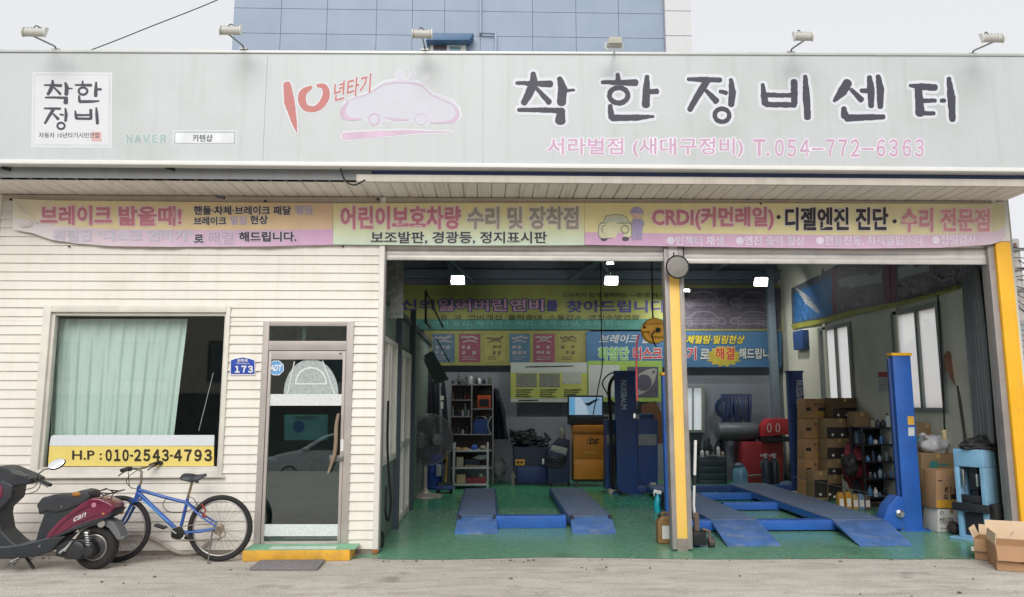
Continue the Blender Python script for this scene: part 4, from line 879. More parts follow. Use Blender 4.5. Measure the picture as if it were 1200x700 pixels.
B().tube([bp(238, 590, -.04), bp(243, 598, -.045), bp(239, 604, -.04)], .009, 8).ell(bp(242, 604, -.05), (.02, .01, .02), 8, 6).build('rear_brake', M('brake_red', '#8c3a30', .4), bk_)
B().tube([bp(153, 585, -.05), bp(158, 590, -.06)], .011, 8).build('front_brake', BLK, bk_)

# ================================================================ SCOOTER
YS = -.62
sc_ = thing('motor_scooter', 'maroon and black motor scooter parked against the cream siding', 'scooter', (pix(40, 660, YS).x, YS, 0))
MAR = M('scooter_maroon', '#6b1d3a', .25, var=.08, coat=.5, dirt=.25, dirtcol=(.2, .13, .12)); GRP = M('scooter_grey_plastic', '#272b31', .5, var=.12, dirt=.25, dirtcol=(.12, .11, .1)); SEAT = M('scooter_vinyl', '#303237', .55, var=.08, bump=.1)
def sp(x, y, dy=0.0):
    p = pix(x, y, YS+dy if abs(dy) > .11 else YS); return Vector((p.x, YS+dy, p.z))
def side(poly, w, name, mat, par=None, bev=.02, seg=3, off=0.0):
    return B().pp(poly, YS-w+off, YS+w+off, YS-w*.85+off).build(name, mat, par or sc_, bev, seg, 50)
def swheel(cx, cz, r, tr):
    c = sp(cx, 640); c.z = cz
    w = B().torus(c, r-tr, tr, 'Y', 40, 12, 1.15).build('wheel', M('tyre_rubber', '#262425', .8), sc_)
    B().lathe(c, [(r-tr*1.7, -.04), (r-tr*1.55, -.035), (r-tr*1.55, .035), (r-tr*1.7, .04)], 32, 'Y').build('rim_band', M('rim_dark', '#4d4d4e', .4, .6), w)
    s = B()
    for k in range(6):
        a = k*math.pi/3+.2; s.obox(c+Vector((math.cos(a)*(r-tr)*.5, -.015, math.sin(a)*(r-tr)*.5)), ((r-tr)*.9, .02, .026), 0, 0, -a)
    s.cyl(c+Vector((0, -.06, 0)), c+Vector((0, .05, 0)), .035).torus(c+Vector((0, -.04, 0)), r-tr*1.85, .009, 'Y', 32, 8).build('rim', M('rim_alloy2', '#9a9691', .4, .6, var=.15), w)
    return c
kS = ppm(YS)
wc = swheel(113, .205, .205, .05); wf_ = swheel(-52, .21, .21, .05)
side([(40, 642), (46, 620), (52, 603), (49, 597), (47, 588), (62, 580), (90, 580), (106, 586), (114, 592), (110, 603), (92, 615), (66, 636), (58, 646)], .095, 'underseat_body', GRP)
body = side([(52, 634), (58, 623), (70, 610), (84, 599), (96, 590), (108, 583.5), (118, 584), (131, 590), (134, 594), (133, 599), (125, 606), (110, 612), (92, 617), (72, 627)], .115, 'side_panel', MAR, None, .028, 4)
side([(100, 612), (122, 606), (133, 600), (136, 597), (130, 605), (116, 612), (90, 620), (60, 633), (50, 640), (46, 636)], .118, 'panel_skirt', GRP, None, .006)
side([(45, 597), (43, 592), (50, 583), (62, 580.5), (84, 579.5), (88, 577), (95, 574.8), (103, 576), (107, 581), (104, 587), (94, 592), (78, 599), (66, 601.5), (55, 599), (46, 604)], .11, 'seat', SEAT, None, .03, 4)
B().ell(sp(97, 577.8, -.1), (.045, .03, .022), 12, 8).build('seat_tear', M('seat_foam', '#a8702c', .8, var=.2), sc_)
side([(-30, 655), (-32, 644), (8, 640), (30, 637), (46, 634), (60, 630), (78, 628), (60, 646), (44, 652), (20, 655)], .12, 'floorboard', GRP, None, .012)
side([(-20, 650), (-16, 600), (-6, 566), (4, 562), (17, 569), (14, 585), (1, 597), (0, 604), (3, 622), (15, 634), (24, 640), (2, 645)], .11, 'leg_shield', GRP, None, .02)
side([(-70, 620), (-40, 585), (-14, 560), (0, 566), (4, 573), (4, 582), (-6, 592), (-16, 606), (-18, 634), (-40, 640)], .13, 'front_fairing', MAR, None, .03, 3)
hc = side([(-14, 552), (0, 546), (9, 547.5), (20, 552), (32, 557), (40, 561), (40, 565), (32, 568), (20, 569.5), (6, 572), (-6, 566)], .10, 'handlebar_cover', GRP, None, .022, 3)
B().pp([(11, 549.5), (24, 552.5), (34, 557.5), (30, 559), (14, 555)], YS-.106, YS-.095, YS-.1).build('dash_lens', M('smoked_lens', '#5a5c5c', .25), hc, .002)
B().cyl(sp(45, 562.5, -.12), sp(59, 568.5, -.30), .017, .017, 12).build('grip', BLK, sc_)
B().tube([sp(44, 564, -.14), sp(50, 567.5, -.24), sp(56, 571, -.32)], .006, 6).build('brake_lever', STEEL, sc_)
B().tube([sp(42, 560, -.1), sp(47, 554, -.17), sp(52, 550.5, -.2), sp(58, 549.5, -.22)], .007, 8, sub=3).build('mirror_stem', STEEL, sc_)
mr = B(); mcn = sp(67, 544.5, -.24)
for k in range(1): mr.ell((0, 0, 0), (.075, .018, .05), 24, 12)
mR = Matrix.Rotation(R(-32), 4, 'X') @ Matrix.Rotation(R(-28), 4, 'Y')
mr.v = [mR @ v + mcn for v in mr.v]
mr.build('mirror', BLK, sc_)
mg = B(); mg.ell((0, 0, 0), (.071, .004, .046), 24, 10); mg.v = [mR @ (v + Vector((0, -.017, 0))) + mcn for v in mg.v]
mg.build('mirror_glass', M('mirror_face', '#f1f2f2', .08, 1.0, var=.01), sc_)
B().ell(sp(-2, 541, -.1), (.06, .05, .08), 14, 10).build('mirror', BLK, sc_)
# engine, shock, mudguard, rack, stand
eg = B().prism([sp(x, y, -.13) for x, y in ((64, 652), (66, 641), (78, 634), (96, 632), (108, 636), (112, 648), (104, 655), (84, 656))], (0, .1, 0))
eo = eg.build('engine_case', M('engine_dark', '#2b2c2e', .5, .3, var=.2), sc_, .015, 3)
B().lathe(sp(90, 645, -.135), [(.085, 0), (.08, .022), (.05, .03)], 24, 'Y').lathe(sp(104, 646, -.135), [(.05, 0), (.045, .02)], 18, 'Y').build('engine_cover', M('engine_cover', '#37383a', .45, .4), eo, .004)
B().tube([sp(70, 648, -.15), sp(78, 642, -.16), sp(85, 634, -.15)], .012, 8).tube([sp(76, 646, -.16), sp(84, 635, -.17)], .01, 8).build('kick_lever', CHROME, eo)
sh = B(); n = 44; a0, a1 = sp(101.5, 622, -.12), sp(104, 640, -.12)
sh.tube([a0+(a1-a0)*(i/n)+Vector((math.cos(i*.9)*.024, math.sin(i*.9)*.024, 0)) for i in range(n+1)], .0055, 6).tube([a0, a1], .011, 8).build('shock_absorber', CHROME, sc_)
side([(92, 621), (105, 612), (122, 607), (134, 612), (140, 622), (142, 629), (146, 628.5), (146, 632), (138, 633), (134, 627), (128, 619), (118, 614), (104, 618), (94, 625)], .07, 'rear_mudguard', M('mudguard_grey', '#67686a', .5, var=.15), None, .006)
B().lathe(sp(125, 612, -.10), [(.03, -.005), (.036, 0), (.03, .006)], 16, 'Y').build('tail_lamp', M('tail_lens', '#8e8a86', .3), sc_)
rk = B()
for dy in (-.1, .1): rk.tube([sp(109, 578, dy), sp(118, 574, dy), sp(128, 579, dy), sp(140, 575.5, dy)], .006, 6).tube([sp(122, 587, dy), sp(128, 579, dy), sp(124, 576, dy), sp(134, 577, dy)], .006, 6)
for x, y in ((140, 575.5), (128, 579), (118, 575)): rk.tube([sp(x, y, -.1), sp(x, y, .1)], .006, 6)
rk.build('rear_rack', M('rack_black', '#3a3836', .5, .5, var=.2), sc_)
g0 = flo(9, 664, .0); stt = B().tube([sp(22, 654, -.12), sp(13, 658, -.16), Vector((g0.x, g0.y, .01)), sp(16, 662, -.2), sp(22, 656, -.14)], .008, 8).build('side_stand', STEEL, sc_)
B().tube([sp(30, 652, .0), Vector((sp(40, 660).x, YS, .012))], .014, 8).build('centre_stand', BLK, sc_)
write('can', 86, 101, 603.5, 608.5, lambda px, py, d: pix(px, py, YS-.117-d), M('decal_silver', '#cfc8cc', .4), body, .003, .02, shear=.3, tilt=.45)
B().lathe(pix(110, 592, YS-.117), [(.022, -.001), (.022, .003)], 12, 'Y').build('emblem', M('emblem_rose', '#b67f92', .35), body)
SNP = lambda px, py, d: pix(px, py, YS-.116-d)
b2 = B(); ribbon(b2, [(58, 631, .7), (74, 613, 1.1), (92, 600, 1.2), (112, 591, .9), (124, 589, .5)], SNP, .0015); ribbon(b2, [(66, 629, .6), (84, 616, 1.0), (104, 608, 1.0), (122, 601, .6)], SNP, .0015); ribbon(b2, [(78, 602, .6), (82, 606, .6), (95, 597, .6)], SNP, .0017)
b2.build('panel_groove', M('maroon_groove', '#3a1322', .4), body)
B().lathe(sp(47, 640, -.12), [(.012, 0), (.012, .01)], 8, 'Y').lathe(sp(80, 592, -.105), [(.01, 0), (.01, .008)], 8, 'Y').build('screw', STEEL, sc_)
B().ell(sp(128, 600, -.09), (.03, .03, .018), 12, 8).build('turn_signal', M('signal_amber', '#c98a4a', .25), sc_)
B().tube([sp(38, 562, -.08), sp(44, 556, -.16), sp(40, 571, -.13), sp(24, 574, -.11)], .004, 6, sub=6).tube([sp(40, 563, -.08), sp(48, 560, -.18), sp(42, 576, -.12), sp(20, 580, -.10)], .004, 6, sub=6).build('control_cable', RUB, sc_)
B().tube([sp(72, 655, .06), sp(96, 653, .09), sp(118, 648, .1)], [.02, .035, .035], 10).build('exhaust', STEEL, sc_)
B().pp([(-30, 641.5), (8, 640.2), (30, 637.2), (58, 630), (58, 631.4), (30, 639), (8, 642.2), (-30, 643.5)], YS-.124, YS-.11, YS-.12).build('floor_edge', M('edge_grey', '#53575c', .5), sc_)
B().tube([sp(-52, 600, 0), Vector((wf_.x, YS, wf_.z))], .03, 10).tube([sp(-30, 570, 0), sp(-52, 600, 0)], .04, 10).build('front_fork', GRP, sc_)
side([(-80, 632), (-74, 612), (-52, 603), (-32, 612), (-30, 622), (-52, 612), (-72, 622)], .07, 'front_mudguard', MAR, None, .01)

# ================================================================ THE WORLD ROUND ABOUT
bb_ = thing('background_building', 'tall blue-grey panelled building rising behind the sign', 'building', (0, 24, 0))
YBB = 20.0
def panel_mat(name, c, c2, bw, rh):
    m, t, b = base(name); o = nd(t, 'TexCoord').outputs['Object']; mp = nd(t, 'Mapping'); mp.inputs['Rotation'].default_value = (R(90), 0, 0); t.links.new(o, mp.inputs[0])
    n = nd(t, 'TexNoise', Scale=.9, Detail=6.0); t.links.new(o, n.inputs['Vector'])
    col = ramp(t, n.outputs[0], [(.3, lin(c)), (.7, lin(c2))]).outputs[0]; t.links.new(col, b.inputs['Base Color']); b.inputs['Roughness'].default_value = .45
    return m
XA, XB2, XC = pix(273, 30, YBB).x, pix(778, 30, YBB).x, pix(808, 30, YBB).x
PBL = panel_mat('facade_panel_blue', '#7f8fa3', '#8998ab', 1.7, .95)
cols = [273, 329, 383, 441, 483, 521, 563, 624, 675, 725, 778]; zs_ = [pix(600, y, YBB).z for y in (70, 43, 14)]
dz = zs_[1]-zs_[0]; dz = (zs_[2]-zs_[1]); zr = [zs_[1]+dz*k for k in range(-9, 8)]
B().box(XA, XB2, YBB+.03, YBB+9, 0, zr[-1]).build('core', M('facade_seam', '#55657d', .7), bb_)
pb = B(); prv = None
xs_ = [pix(c, 30, YBB).x for c in cols]
for i in range(len(xs_)-1):
    for z0, z1 in zip(zr[:-1], zr[1:]): pb.box(xs_[i]+.009, xs_[i+1]-.009, YBB, YBB+.028, z0+.009, z1-.009)
pb.build('cladding', PBL, bb_)
B().box(XB2, XC, YBB-.25, YBB+9, 0, zr[-1]).build('end_pier', M('facade_cream', '#c6c7c9', .5, var=.03), bb_)
pj = B()
for k in range(9): pj.box(XB2-.0, XC+.01, YBB-.256, YBB-.249, zr[k+6]-.01, zr[k+6]+.01)
pj.build('pier_joint', M('facade_seam', '#55657d'), bb_)
wb = B().rect(504, 546, 50, 72, YBB-.06, YBB+.05).build('window', WHITE, bb_)
B().rect(508, 523.5, 53, 72, YBB-.07, YBB-.058).build('pane', M('far_pane', '#5c5560', .2), wb); B().rect(527, 540, 54.5, 72, YBB-.07, YBB-.058).build('pane', M('far_pane2', '#7fa3ad', .2), wb)
B().pp([(499, 47), (550, 47), (555, 39), (505, 38.5)], YBB-.5, YBB-.01).build('awning', M('awning_blue', '#47688c', .5), bb_, .01)
B().tube([pix(563, -40, YBB-.12), pix(563, 39, YBB-.12), pix(581, 40, YBB-.12), pix(581, 75, YBB-.12)], .055, 8).build('drain_pipe', M('pipe_pale', '#9aa9bd', .5), bb_)
cw = B().tube([pix(-60, 118, 12), pix(98, 62, 12), pix(180, 30, 12), pix(255, 0, 12), pix(330, -36, 12)], .014, 6, sub=6).build('overhead_cable', RUB, None)
tag(cw, 'thin black overhead cable rising across the left sky', 'cable')
up = thing('utility_pole', 'grey concrete utility pole with wires beyond the right yellow post', 'utility pole', (pix(1189, 460, 12).x, 12, 0))
px_ = pix(1189, 300, 12); zt_ = pix(1189, 281, 12).z
B().lathe((px_.x, 12, 0), [(.2, 0), (.13, zt_)], 16).build('pole', M('pole_concrete', '#a9a6a2', .8, var=.1), up)
ar = B()
for dz2 in (.35, .9, 1.5): ar.box(px_.x-.7, px_.x+.9, 11.82, 11.9, zt_-dz2, zt_-dz2+.08)
ar.build('cross_arm', STEEL, up)
for k in range(6): B().lathe((px_.x-.6+.27*k, 11.86, zt_-.27-(.55 if k % 2 else 0)), [(.04, 0), (.055, .05), (.03, .09), (.045, .13)], 8).build('insulator', M('insulator_brown', '#6d5145', .3), up)
wr = B()
for k in range(9):
    a = Vector((px_.x-.6+.18*k, 11.86, zt_-.2-.32*(k % 5))); wr.tube([a, a+Vector((2.2, -.5, -.25+.1*(k % 3))), a+Vector((6, -1.5, .25))], .012, 5, sub=4)
    wr.tube([a+Vector((-.3, 0, -.4)), a+Vector((.4, -.1, -.9)), a+Vector((1.6, 0, -.5))], .012, 5, sub=4)
wr.build('wire', RUB, up)
def house(name, label, x0, x1, y0, z0, wallc, roofc, floors=1):
    h = thing(name, label, 'house', ((x0+x1)/2, y0+3, 0))
    B().box(x0, x1, y0, y0+6, 0, z0).build('wall', M('plaster_'+wallc, wallc, .8, var=.08, dirt=.2), h)
    rb = B(); n = 26
    for k in range(n):
        xa, xb = x0-.4+(x1-x0+.8)*k/n, x0-.4+(x1-x0+.8)*(k+.86)/n
        rb.prism([(xa, y0-.5, z0-.02), (xa, y0+3, z0+1.5), (xa, y0+3, z0+1.62), (xa, y0-.5, z0+.1)], (xb-xa, 0, 0))
    rb.prism([(x0-.3, y0-.4, z0-.03), (x0-.3, y0+3, z0+1.45), (x0-.3, y0+6.4, z0-.03)], (x1-x0+.6, 0, 0)).build('roof', M('tile_'+roofc, roofc, .7, var=.2, scale=8), h)
    for f in range(floors):
        for k in range(3):
            xx = x0+.8+k*(x1-x0-1.6)/2; w = B().box(xx-.5, xx+.5, y0-.04, y0+.02, 1+f*2.7, 2.1+f*2.7).build('window', WHITE, h)
            B().box(xx-.44, xx+.44, y0-.05, y0-.038, 1.06+f*2.7, 2.04+f*2.7).build('pane', M('far_pane', '#5c5560', .2), w)
    return h
house('far_house', 'cream plastered two storey house behind the utility pole', pix(1187, 400, 26).x, pix(1187, 400, 26).x+9, 26, pix(1195, 348, 26).z, '#d8d0c4', '#cbc7c0', 2)
house('far_house', 'low orange walled house with grey tiled roof at the right edge beyond the yellow post', pix(1196, 400, 9).x-.1, pix(1196, 400, 9).x+7, 9, pix(1195, 438, 9).z, '#b5734c', '#85878a', 1)
# across the street, seen only in the glass
ac = thing('street_building', 'long two storey building across the road mirrored in the window glass', 'building', (0, -25, 0))
B().box(-30, 26, -34, -25, 1.9, 8.2).build('wall', M('pale_brick', '#c2bbb1', .8, var=.15, dirt=.3), ac); B().box(-30, 26, -34, -24.9, ZR, 1.899).build('plinth', M('added_dark_base', '#4d4a48', .8, var=.2), ac)  # unseen dark lower wall, added so the mirrored car stands out
for f in range(2):
    for k in range(14):
        w = B().box(-28+k*3.9, -25.8+k*3.9, -25.0, -24.94, 2.4+f*2.9, 4.2+f*2.9).build('window', M('dark_frame', '#3a3d40', .5), ac)
        B().box(-27.9+k*3.9, -25.9+k*3.9, -24.95, -24.93, 2.5+f*2.9, 4.1+f*2.9).build('pane', M('street_pane', '#4c5a60', .15), w)
# the hatchback parked across the road (its mirror image shows in the door)
cr = thing('parked_car', 'silver hatchback parked across the road, mirrored in the office door', 'car', (-4.5, -14.6, 0))
SIL = M('car_silver', '#c8cccd', .3, .2, var=.04, coat=.5); x0 = -6.5   # nose at low X
def car_out(s): return [(x0+.0, .35), (x0+.02, .62), (x0+.35, .86), (x0+1.0, .98), (x0+1.75, 1.42), (x0+2.3, 1.52), (x0+3.2, 1.48), (x0+3.8, 1.2), (x0+4.0, .95), (x0+4.02, .4), (x0+3.7, .24), (x0+.25, .24)]
B().prism([(x, -15.4, z) for x, z in car_out(0)], (0, 1.62, 0)).build('body', SIL, cr, .09, 4, 50)
B().prism([(x, -13.775, z) for x, z in ((x0+1.25, 1.0), (x0+1.85, 1.38), (x0+2.3, 1.45), (x0+3.1, 1.42), (x0+3.6, 1.12), (x0+3.5, 1.0))], (0, .01, 0)).build('side_window', M('car_glass', '#23292c', .1), cr)
for x in (x0+.78, x0+3.2):
    w = B().torus((x, -13.86, .31), .235, .085, 'Y', 32, 10).build('wheel', RUB, cr)
    b2 = B().lathe((x, -13.82, .31), [(.19, -.0), (.2, .05)], 24, 'Y')
    for k in range(7): b2.obox((x+.1*math.cos(k*.9), -13.79, .31+.1*math.sin(k*.9)), (.17, .03, .04), 0, 0, -k*.9)
    b2.build('rim', M('car_rim', '#9ea1a3', .35, .6), w)
B().ell((x0+.3, -13.85, .72), (.28, .09, .1), 14, 8).build('headlight', M('car_lamp', '#dfe6ea', .15), cr)
B().ell((x0+1.25, -13.72, 1.03), (.11, .1, .07), 12, 8).build('wing_mirror', SIL, cr)
B().box(x0+1.7, x0+1.705, -13.779, -13.776, .4, 1.0).build('door_seam', RUB, cr)
B().box(x0+2.5, x0+2.7, -13.77, -13.74, .86, .9).build('door_handle', CHROME, cr, .008)

for o in [x for x in COL.objects if x.parent == cr or (x.parent and x.parent.parent == cr)]:
    pass
cr.location.z = ZR

# ================================================================ INSIDE: PRINTED CLOTHS AND SIGNS
def flatban(name, label, rects, Y, group=None, texts=(), thick=.004):
    """rects: list of (part name, px quad or rect, material, offset)"""
    xs = [p for r in rects for p in (r[1][0], r[1][1])]; t = thing(name, label, 'banner', pix(sum(xs)/len(xs), rects[0][1][3], Y), group)
    S = on_y(Y)
    for nm, (x0, x1, y0, y1), m, d in rects:
        if d == 0: B().rect(x0, x1, y0, y1, Y-.001, Y+thick, Y).build(nm, m, t)
        else: flatpoly([(x0, y1), (x1, y1), (x1, y0), (x0, y0)], S, d, m, t, nm)
    for tx in texts: write(tx[0], *tx[1], S, tx[2], t, .009, tx[3] if len(tx) > 3 else .02, *(tx[4:6] if len(tx) > 4 else ()), **(tx[6] if len(tx) > 6 else {}))
    return t
YG = M('inner_yellow_green', '#8f9552', .6, var=.12, scale=3); TEAL = M('inner_teal', '#3f7a72', .6, var=.15); PUR = M('inner_purple', '#45457c', .6); PKP = M('inner_pink', '#b88fa0', .6); INKD = M('inner_ink', '#33402f', .6)
IBL = M('inner_blue', '#3d668c', .6, var=.12, scale=3); WHI = M('inner_white', '#b4babb', .6); REDI = M('inner_red', '#b23a44', .6, var=.1); GRNI = M('inner_green', '#6fae5a', .6); YLI = M('inner_yellow', '#c9b93f', .6, var=.1)
YB_ = 6.88
flatban('banner', 'yellow-green fuel saving banner with purple lettering across the back wall', [('print', (440, 792, 334, 374), YG, 0), ('lower_band', (440, 792, 374.2, 386.5), TEAL, 0)], YB_, 'banners hung inside the bays',
    [('신의', (470, 509, 351, 364), PUR, .03), ('잃어버린', (514, 594, 350.5, 365), PKP, .02, PUR, .09), ('연비', (598, 637, 350.5, 365), PKP, .02, PUR, .09), ('를', (640, 654, 352, 365), PUR, .04), ('찾아드립니다', (664, 781, 352, 366.5), PUR, .03),
     ('·효  과 ·연비개선 ·출력증대 ·소음감소 ·엔진수명연장', (513, 750, 369, 375), INKD, .01), ('소비자가 쉽게 알아가는 —한·방·에·서', (659, 780, 343, 348.5), INKD, .01), ('당신의 자동차를 위한 연비절감', (473, 600, 339.5, 347), M('inner_ghost', '#83925a', .6), .01), ('연비 절감, 배기가스 저감, 출력 향상, 소음 감소', (505, 730, 376, 382), M('inner_teal_ink', '#62a89b', .6), .01)])
flatban('banner', 'blue brake disc banner with italic heading and starburst', [('print', (687, 916, 388.5, 430.5), IBL, 0)], YB_-.03, 'banners hung inside the bays',
    [('브레이크 밟을때·', (702, 790, 392, 402.5), WHI, .02, None, .05, dict(shear=.25)), ('차체떨림·밀림현상', (795, 873, 393, 403), YLI, .025, INKD, .07, dict(shear=.25)), ('획첨단', (701, 737, 407, 422), GRNI, .03, WHI, .08), ('디스크', (742, 776, 407, 422), REDI, .03, WHI, .08), ('연마기', (779, 816, 407, 422), REDI, .03, WHI, .08), ('로', (820.5, 832, 409, 421), WHI, .03), ('해결', (838, 861, 407, 422), REDI, .03, YLI, .09), ('해드립니다', (866, 912, 408, 421), WHI, .03, INKD, .08)])
sb_ = [o for o in COL.objects if o.get('label', '').startswith('blue brake')][0]
flatpoly([(848+(17 if k % 2 else 22)*math.cos(k*math.pi/14), 418+(10 if k % 2 else 12.5)*math.sin(k*math.pi/14)) for k in range(28)], on_y(YB_-.03), .004, M('starburst', '#a89c3c', .6), sb_, 'starburst')
# six-panel poster strip
ps6 = [('frame', (497, 691, 387.5, 428.5), M('poster_olive', '#83854f', .6, var=.1), 0)]
pcs = [(507, 533, '#48657a'), (538, 563, '#7a4054'), (568, 592, '#8d8c50'), (597, 621, '#46697f'), (625, 650, '#80455a'), (654, 679, '#8c8a50')]
for i, (a, b_, c) in enumerate(pcs): ps6.append(('panel', (a, b_, 391.5, 424.5), M('poster_'+c, c, .6, var=.15, scale=9), .004))
t6 = flatban('banner', 'strip of six small red, blue and olive posters above the tall shelf', ps6, YB_-.005, 'banners hung inside the bays')
for i, (a, b_, c) in enumerate(pcs):
    q = random.Random(i+3); bm_ = B(); S = on_y(YB_-.005)
    ribbon(bm_, [(a+3, 396+q.uniform(-1, 1), 2.2)]+[(a+3+k*3, 396+q.uniform(-1.6, 1.6), 2.4) for k in range(1, int((b_-a-6)/3)+1)], S, .006, .3, i)
    ribbon(bm_, [(a+4, 401, 1.2), ((a+b_)/2, 398.6+q.uniform(-1, 1), 2.2), (b_-4, 401, 1.2)], S, .0062, .3, i)
    k = 0
    for yy in (405, 411.5):
        for xx in (a+3.5, a+9.5, a+15.5):
            if q.random() < .78: w_, h_ = q.uniform(3, 5), q.uniform(3, 4.8); bm_.add([S(x, y, .0066+.0001*k) for x, y in ((xx, yy+h_), (xx+w_, yy+h_-q.uniform(0, .6)), (xx+w_, yy), (xx, yy+q.uniform(0, .7)))], [(0, 1, 2, 3)]); k += 1
    for k in range(2): ribbon(bm_, [(a+4, 418.5+k*2.6, .9), (b_-4-q.uniform(0, 8), 418.5+k*2.6, .9)], S, .0076+.0002*k, .25, k+i)
    bm_.build('panel_print', M('poster_print_light', '#8e8a90', .6) if i % 3 != 2 else M('poster_print_dark', '#5b523c', .6), t6)
# dark banner with engine / car pictures
DKB = M('dark_banner', '#4f4b59', .6, var=.4, scale=11); SKT = M('dark_banner_sketch', '#716d77', .6, var=.15); OLV = M('dark_banner_olive', '#7d7f52', .6)
tb_ = flatban('banner', 'dark banner printed with four pale car body sketches', [('frame', (789, 924, 334, 388), OLV, 0), ('field', (790, 915, 338, 385.5), DKB, .003)], YB_-.01, 'banners hung inside the bays')
S = on_y(YB_-.01)
for i, (ox_, oy_, w, h) in enumerate(((797, 341, 52, 20), (797, 364, 52, 19), (856, 341, 52, 20), (856, 364, 52, 19))):
    b2 = B(); pts = [(0, .75), (.05, .5), (.22, .4), (.36, .1), (.68, .1), (.84, .42), (.98, .5), (1, .78), (.86, .82), (.2, .84), (0, .75)]
    ribbon(b2, [(ox_+w*x, oy_+h*y, 1.3) for x, y in pts], S, .006, .25, i)
    for fx in (.22, .78): ribbon(b2, ring(ox_+w*fx, oy_+h*.8, 3.2, 3.2, 1.2, 14), S, .0065)
    for k in range(3): ribbon(b2, [(ox_+w*.1, oy_+h*(.5+.12*k), .7), (ox_+w*.9, oy_+h*(.5+.12*k), .7)], S, .0068, .2, k+i)
    b2.build('car_sketch', SKT, tb_)
# two hanging sheets
PG = M('sheet_grey', '#aab3b0', .6, var=.06); PY = M('sheet_lime', '#a3aa5a', .6, var=.1)
h1 = flatban('banner', 'pale and lime product sheet hanging with one loose corner beside the monitor', [('header', (598.5, 688, 425, 437), PG, 0), ('body', (598.5, 688, 437.2, 467), PY, 0), ('footer', (598.5, 688, 467.2, 471.5), PG, 0), ('photo', (605, 629, 438, 454), M('sheet_photo', '#6e7368', .6, var=.5, scale=40), .004), ('photo', (632, 656, 438, 454), M('sheet_photo', '#6e7368'), .004), ('photo', (659, 681, 436, 450), M('sheet_photo2', '#9aa39a', .6, var=.4, scale=40), .004)], YB_-.06, 'banners hung inside the bays')
b2 = B()
for x0_ in (605, 633, 661):
    for k in range(4): ribbon(b2, [(x0_, 457+k*2.6, 1.1), (x0_+20-(k*3) % 7, 457+k*2.6, 1.1)], on_y(YB_-.06), .006, .25, k)
ribbon(b2, [(608, 469.3, 1.4), (630, 469.3, 1.4)], on_y(YB_-.06), .006, .2); ribbon(b2, [(616, 430, 1.2), (672, 429, 1.2)], on_y(YB_-.06), .006, .2)
b2.build('sheet_text', INKD, h1)
h2 = flatban('banner', 'green bordered sheet with a big grey gasket picture behind the lift post', [('print', (688.5, 776, 423, 471), M('sheet_green', '#86a552', .6, var=.12), 0), ('side_field', (690, 726, 428, 466), PG, .003), ('field', (735, 771.5, 430, 466), M('gasket_field', '#4a4956', .6), .004)], YB_-.04, 'banners hung inside the bays')
GPM = M('gasket_print', '#8d8d8c', .6, var=.15, scale=20); SG2 = on_y(YB_-.04)
gpl = [(738.5, 463), (739, 456), (744, 445), (750, 437.5), (758, 433.5), (766, 431.5), (770, 433), (769.5, 438), (766.5, 448), (761, 456.5), (753, 461.5), (744, 465), (740, 465)]
flatpoly(gpl, SG2, .006, GPM, h2, 'gasket_print')
flatpoly([(754.5+9.3*math.cos(k*.2618), 448.5+9.8*math.sin(k*.2618)) for k in range(24)], SG2, .0075, M('gasket_field', '#4a4956'), h2, 'gasket_hole')
for x, y in ((743, 460.5), (766, 436)): flatpoly([(x+1.7*math.cos(k*.628), y+1.7*math.sin(k*.628)) for k in range(10)], SG2, .0075, M('gasket_field', '#4a4956'), h2, 'gasket_hole')
# right wall cloth
WXR = RW-.04
SRW = lambda px, py, d: wx(px, py, WXR-d)
rt = thing('banner', 'long car care banner with maroon borders sloping along the windowed wall', 'banner', wx(1040, 360, WXR), 'banners hung inside the bays')
def wstrip(x0, x1, ytop, ybot, mat, nm, d=0.0, n=14):
    def f(u, v):
        px = x0+(x1-x0)*u; a, b = ytop(px), ybot(px); p = SRW(px, a+(b-a)*v, d); p.x -= .012*math.sin(px*.11+v*2); return p
    return B().sheet(f, n, 5, .003 if d == 0 else 0, (1, 0, 0)).build(nm, mat, rt)
btm = lambda x: lerp_poly([(928, 386), (965, 379), (1000, 369), (1050, 360), (1100, 347), (1152, 329)], x)
topf = lambda x: lerp_poly([(928, 338), (960, 322), (1000, 300), (1060, 268), (1152, 215)], x)
wstrip(928, 1152, topf, lambda x: btm(x)-6, M('cloth_slate', '#4f5a68', .6, var=.15), 'print'); wstrip(928, 1152, lambda x: btm(x)-5.9, btm, M('cloth_olive', '#8c8f3f', .6, var=.15), 'lower_band')
wstrip(930, 976, lambda x: topf(x)+8, lambda x: btm(x)-8, M('cloth_blue', '#2f5f92', .6, var=.5, scale=9), 'panel', .006)
wstrip(980, 1037, lambda x: topf(x)+6, lambda x: btm(x)-8, M('cloth_mauve', '#5c5666', .6, var=.6, scale=14), 'panel', .006)
wstrip(1050, 1145, lambda x: topf(x)+6, lambda x: btm(x)-8, M('cloth_mauve2', '#625a66', .6, var=.6, scale=14), 'panel', .006)
MRN = M('cloth_maroon', '#6a2f48', .6, var=.12)
for a, b_ in ((976.5, 980), (1037.5, 1043), (1044, 1049.5)): wstrip(a, b_, lambda x: topf(x)+2, lambda x: btm(x)-7, MRN, 'border', .009, 3)
for a, b_ in ((984, 1034), (1052, 1090)): wstrip(a, b_, lambda x: btm(x)-46, lambda x: btm(x)-32, M('cloth_pale', '#98a0a4', .6, var=.1), 'caption_field', .011)
b2 = B(); q = random.Random(41)
for k in range(34):
    x = q.uniform(983, 1030) if k < 16 else q.uniform(1053, 1140); y0_ = btm(x)-q.uniform(11, 28); ribbon(b2, [(x, y0_, q.uniform(1, 4)), (x+q.uniform(-2, 6), y0_+q.uniform(-3, 3), q.uniform(2, 5)), (x+q.uniform(2, 9), y0_+q.uniform(-2, 3), 1)], SRW, .0125+.0002*k, .3, k, 0, 4)
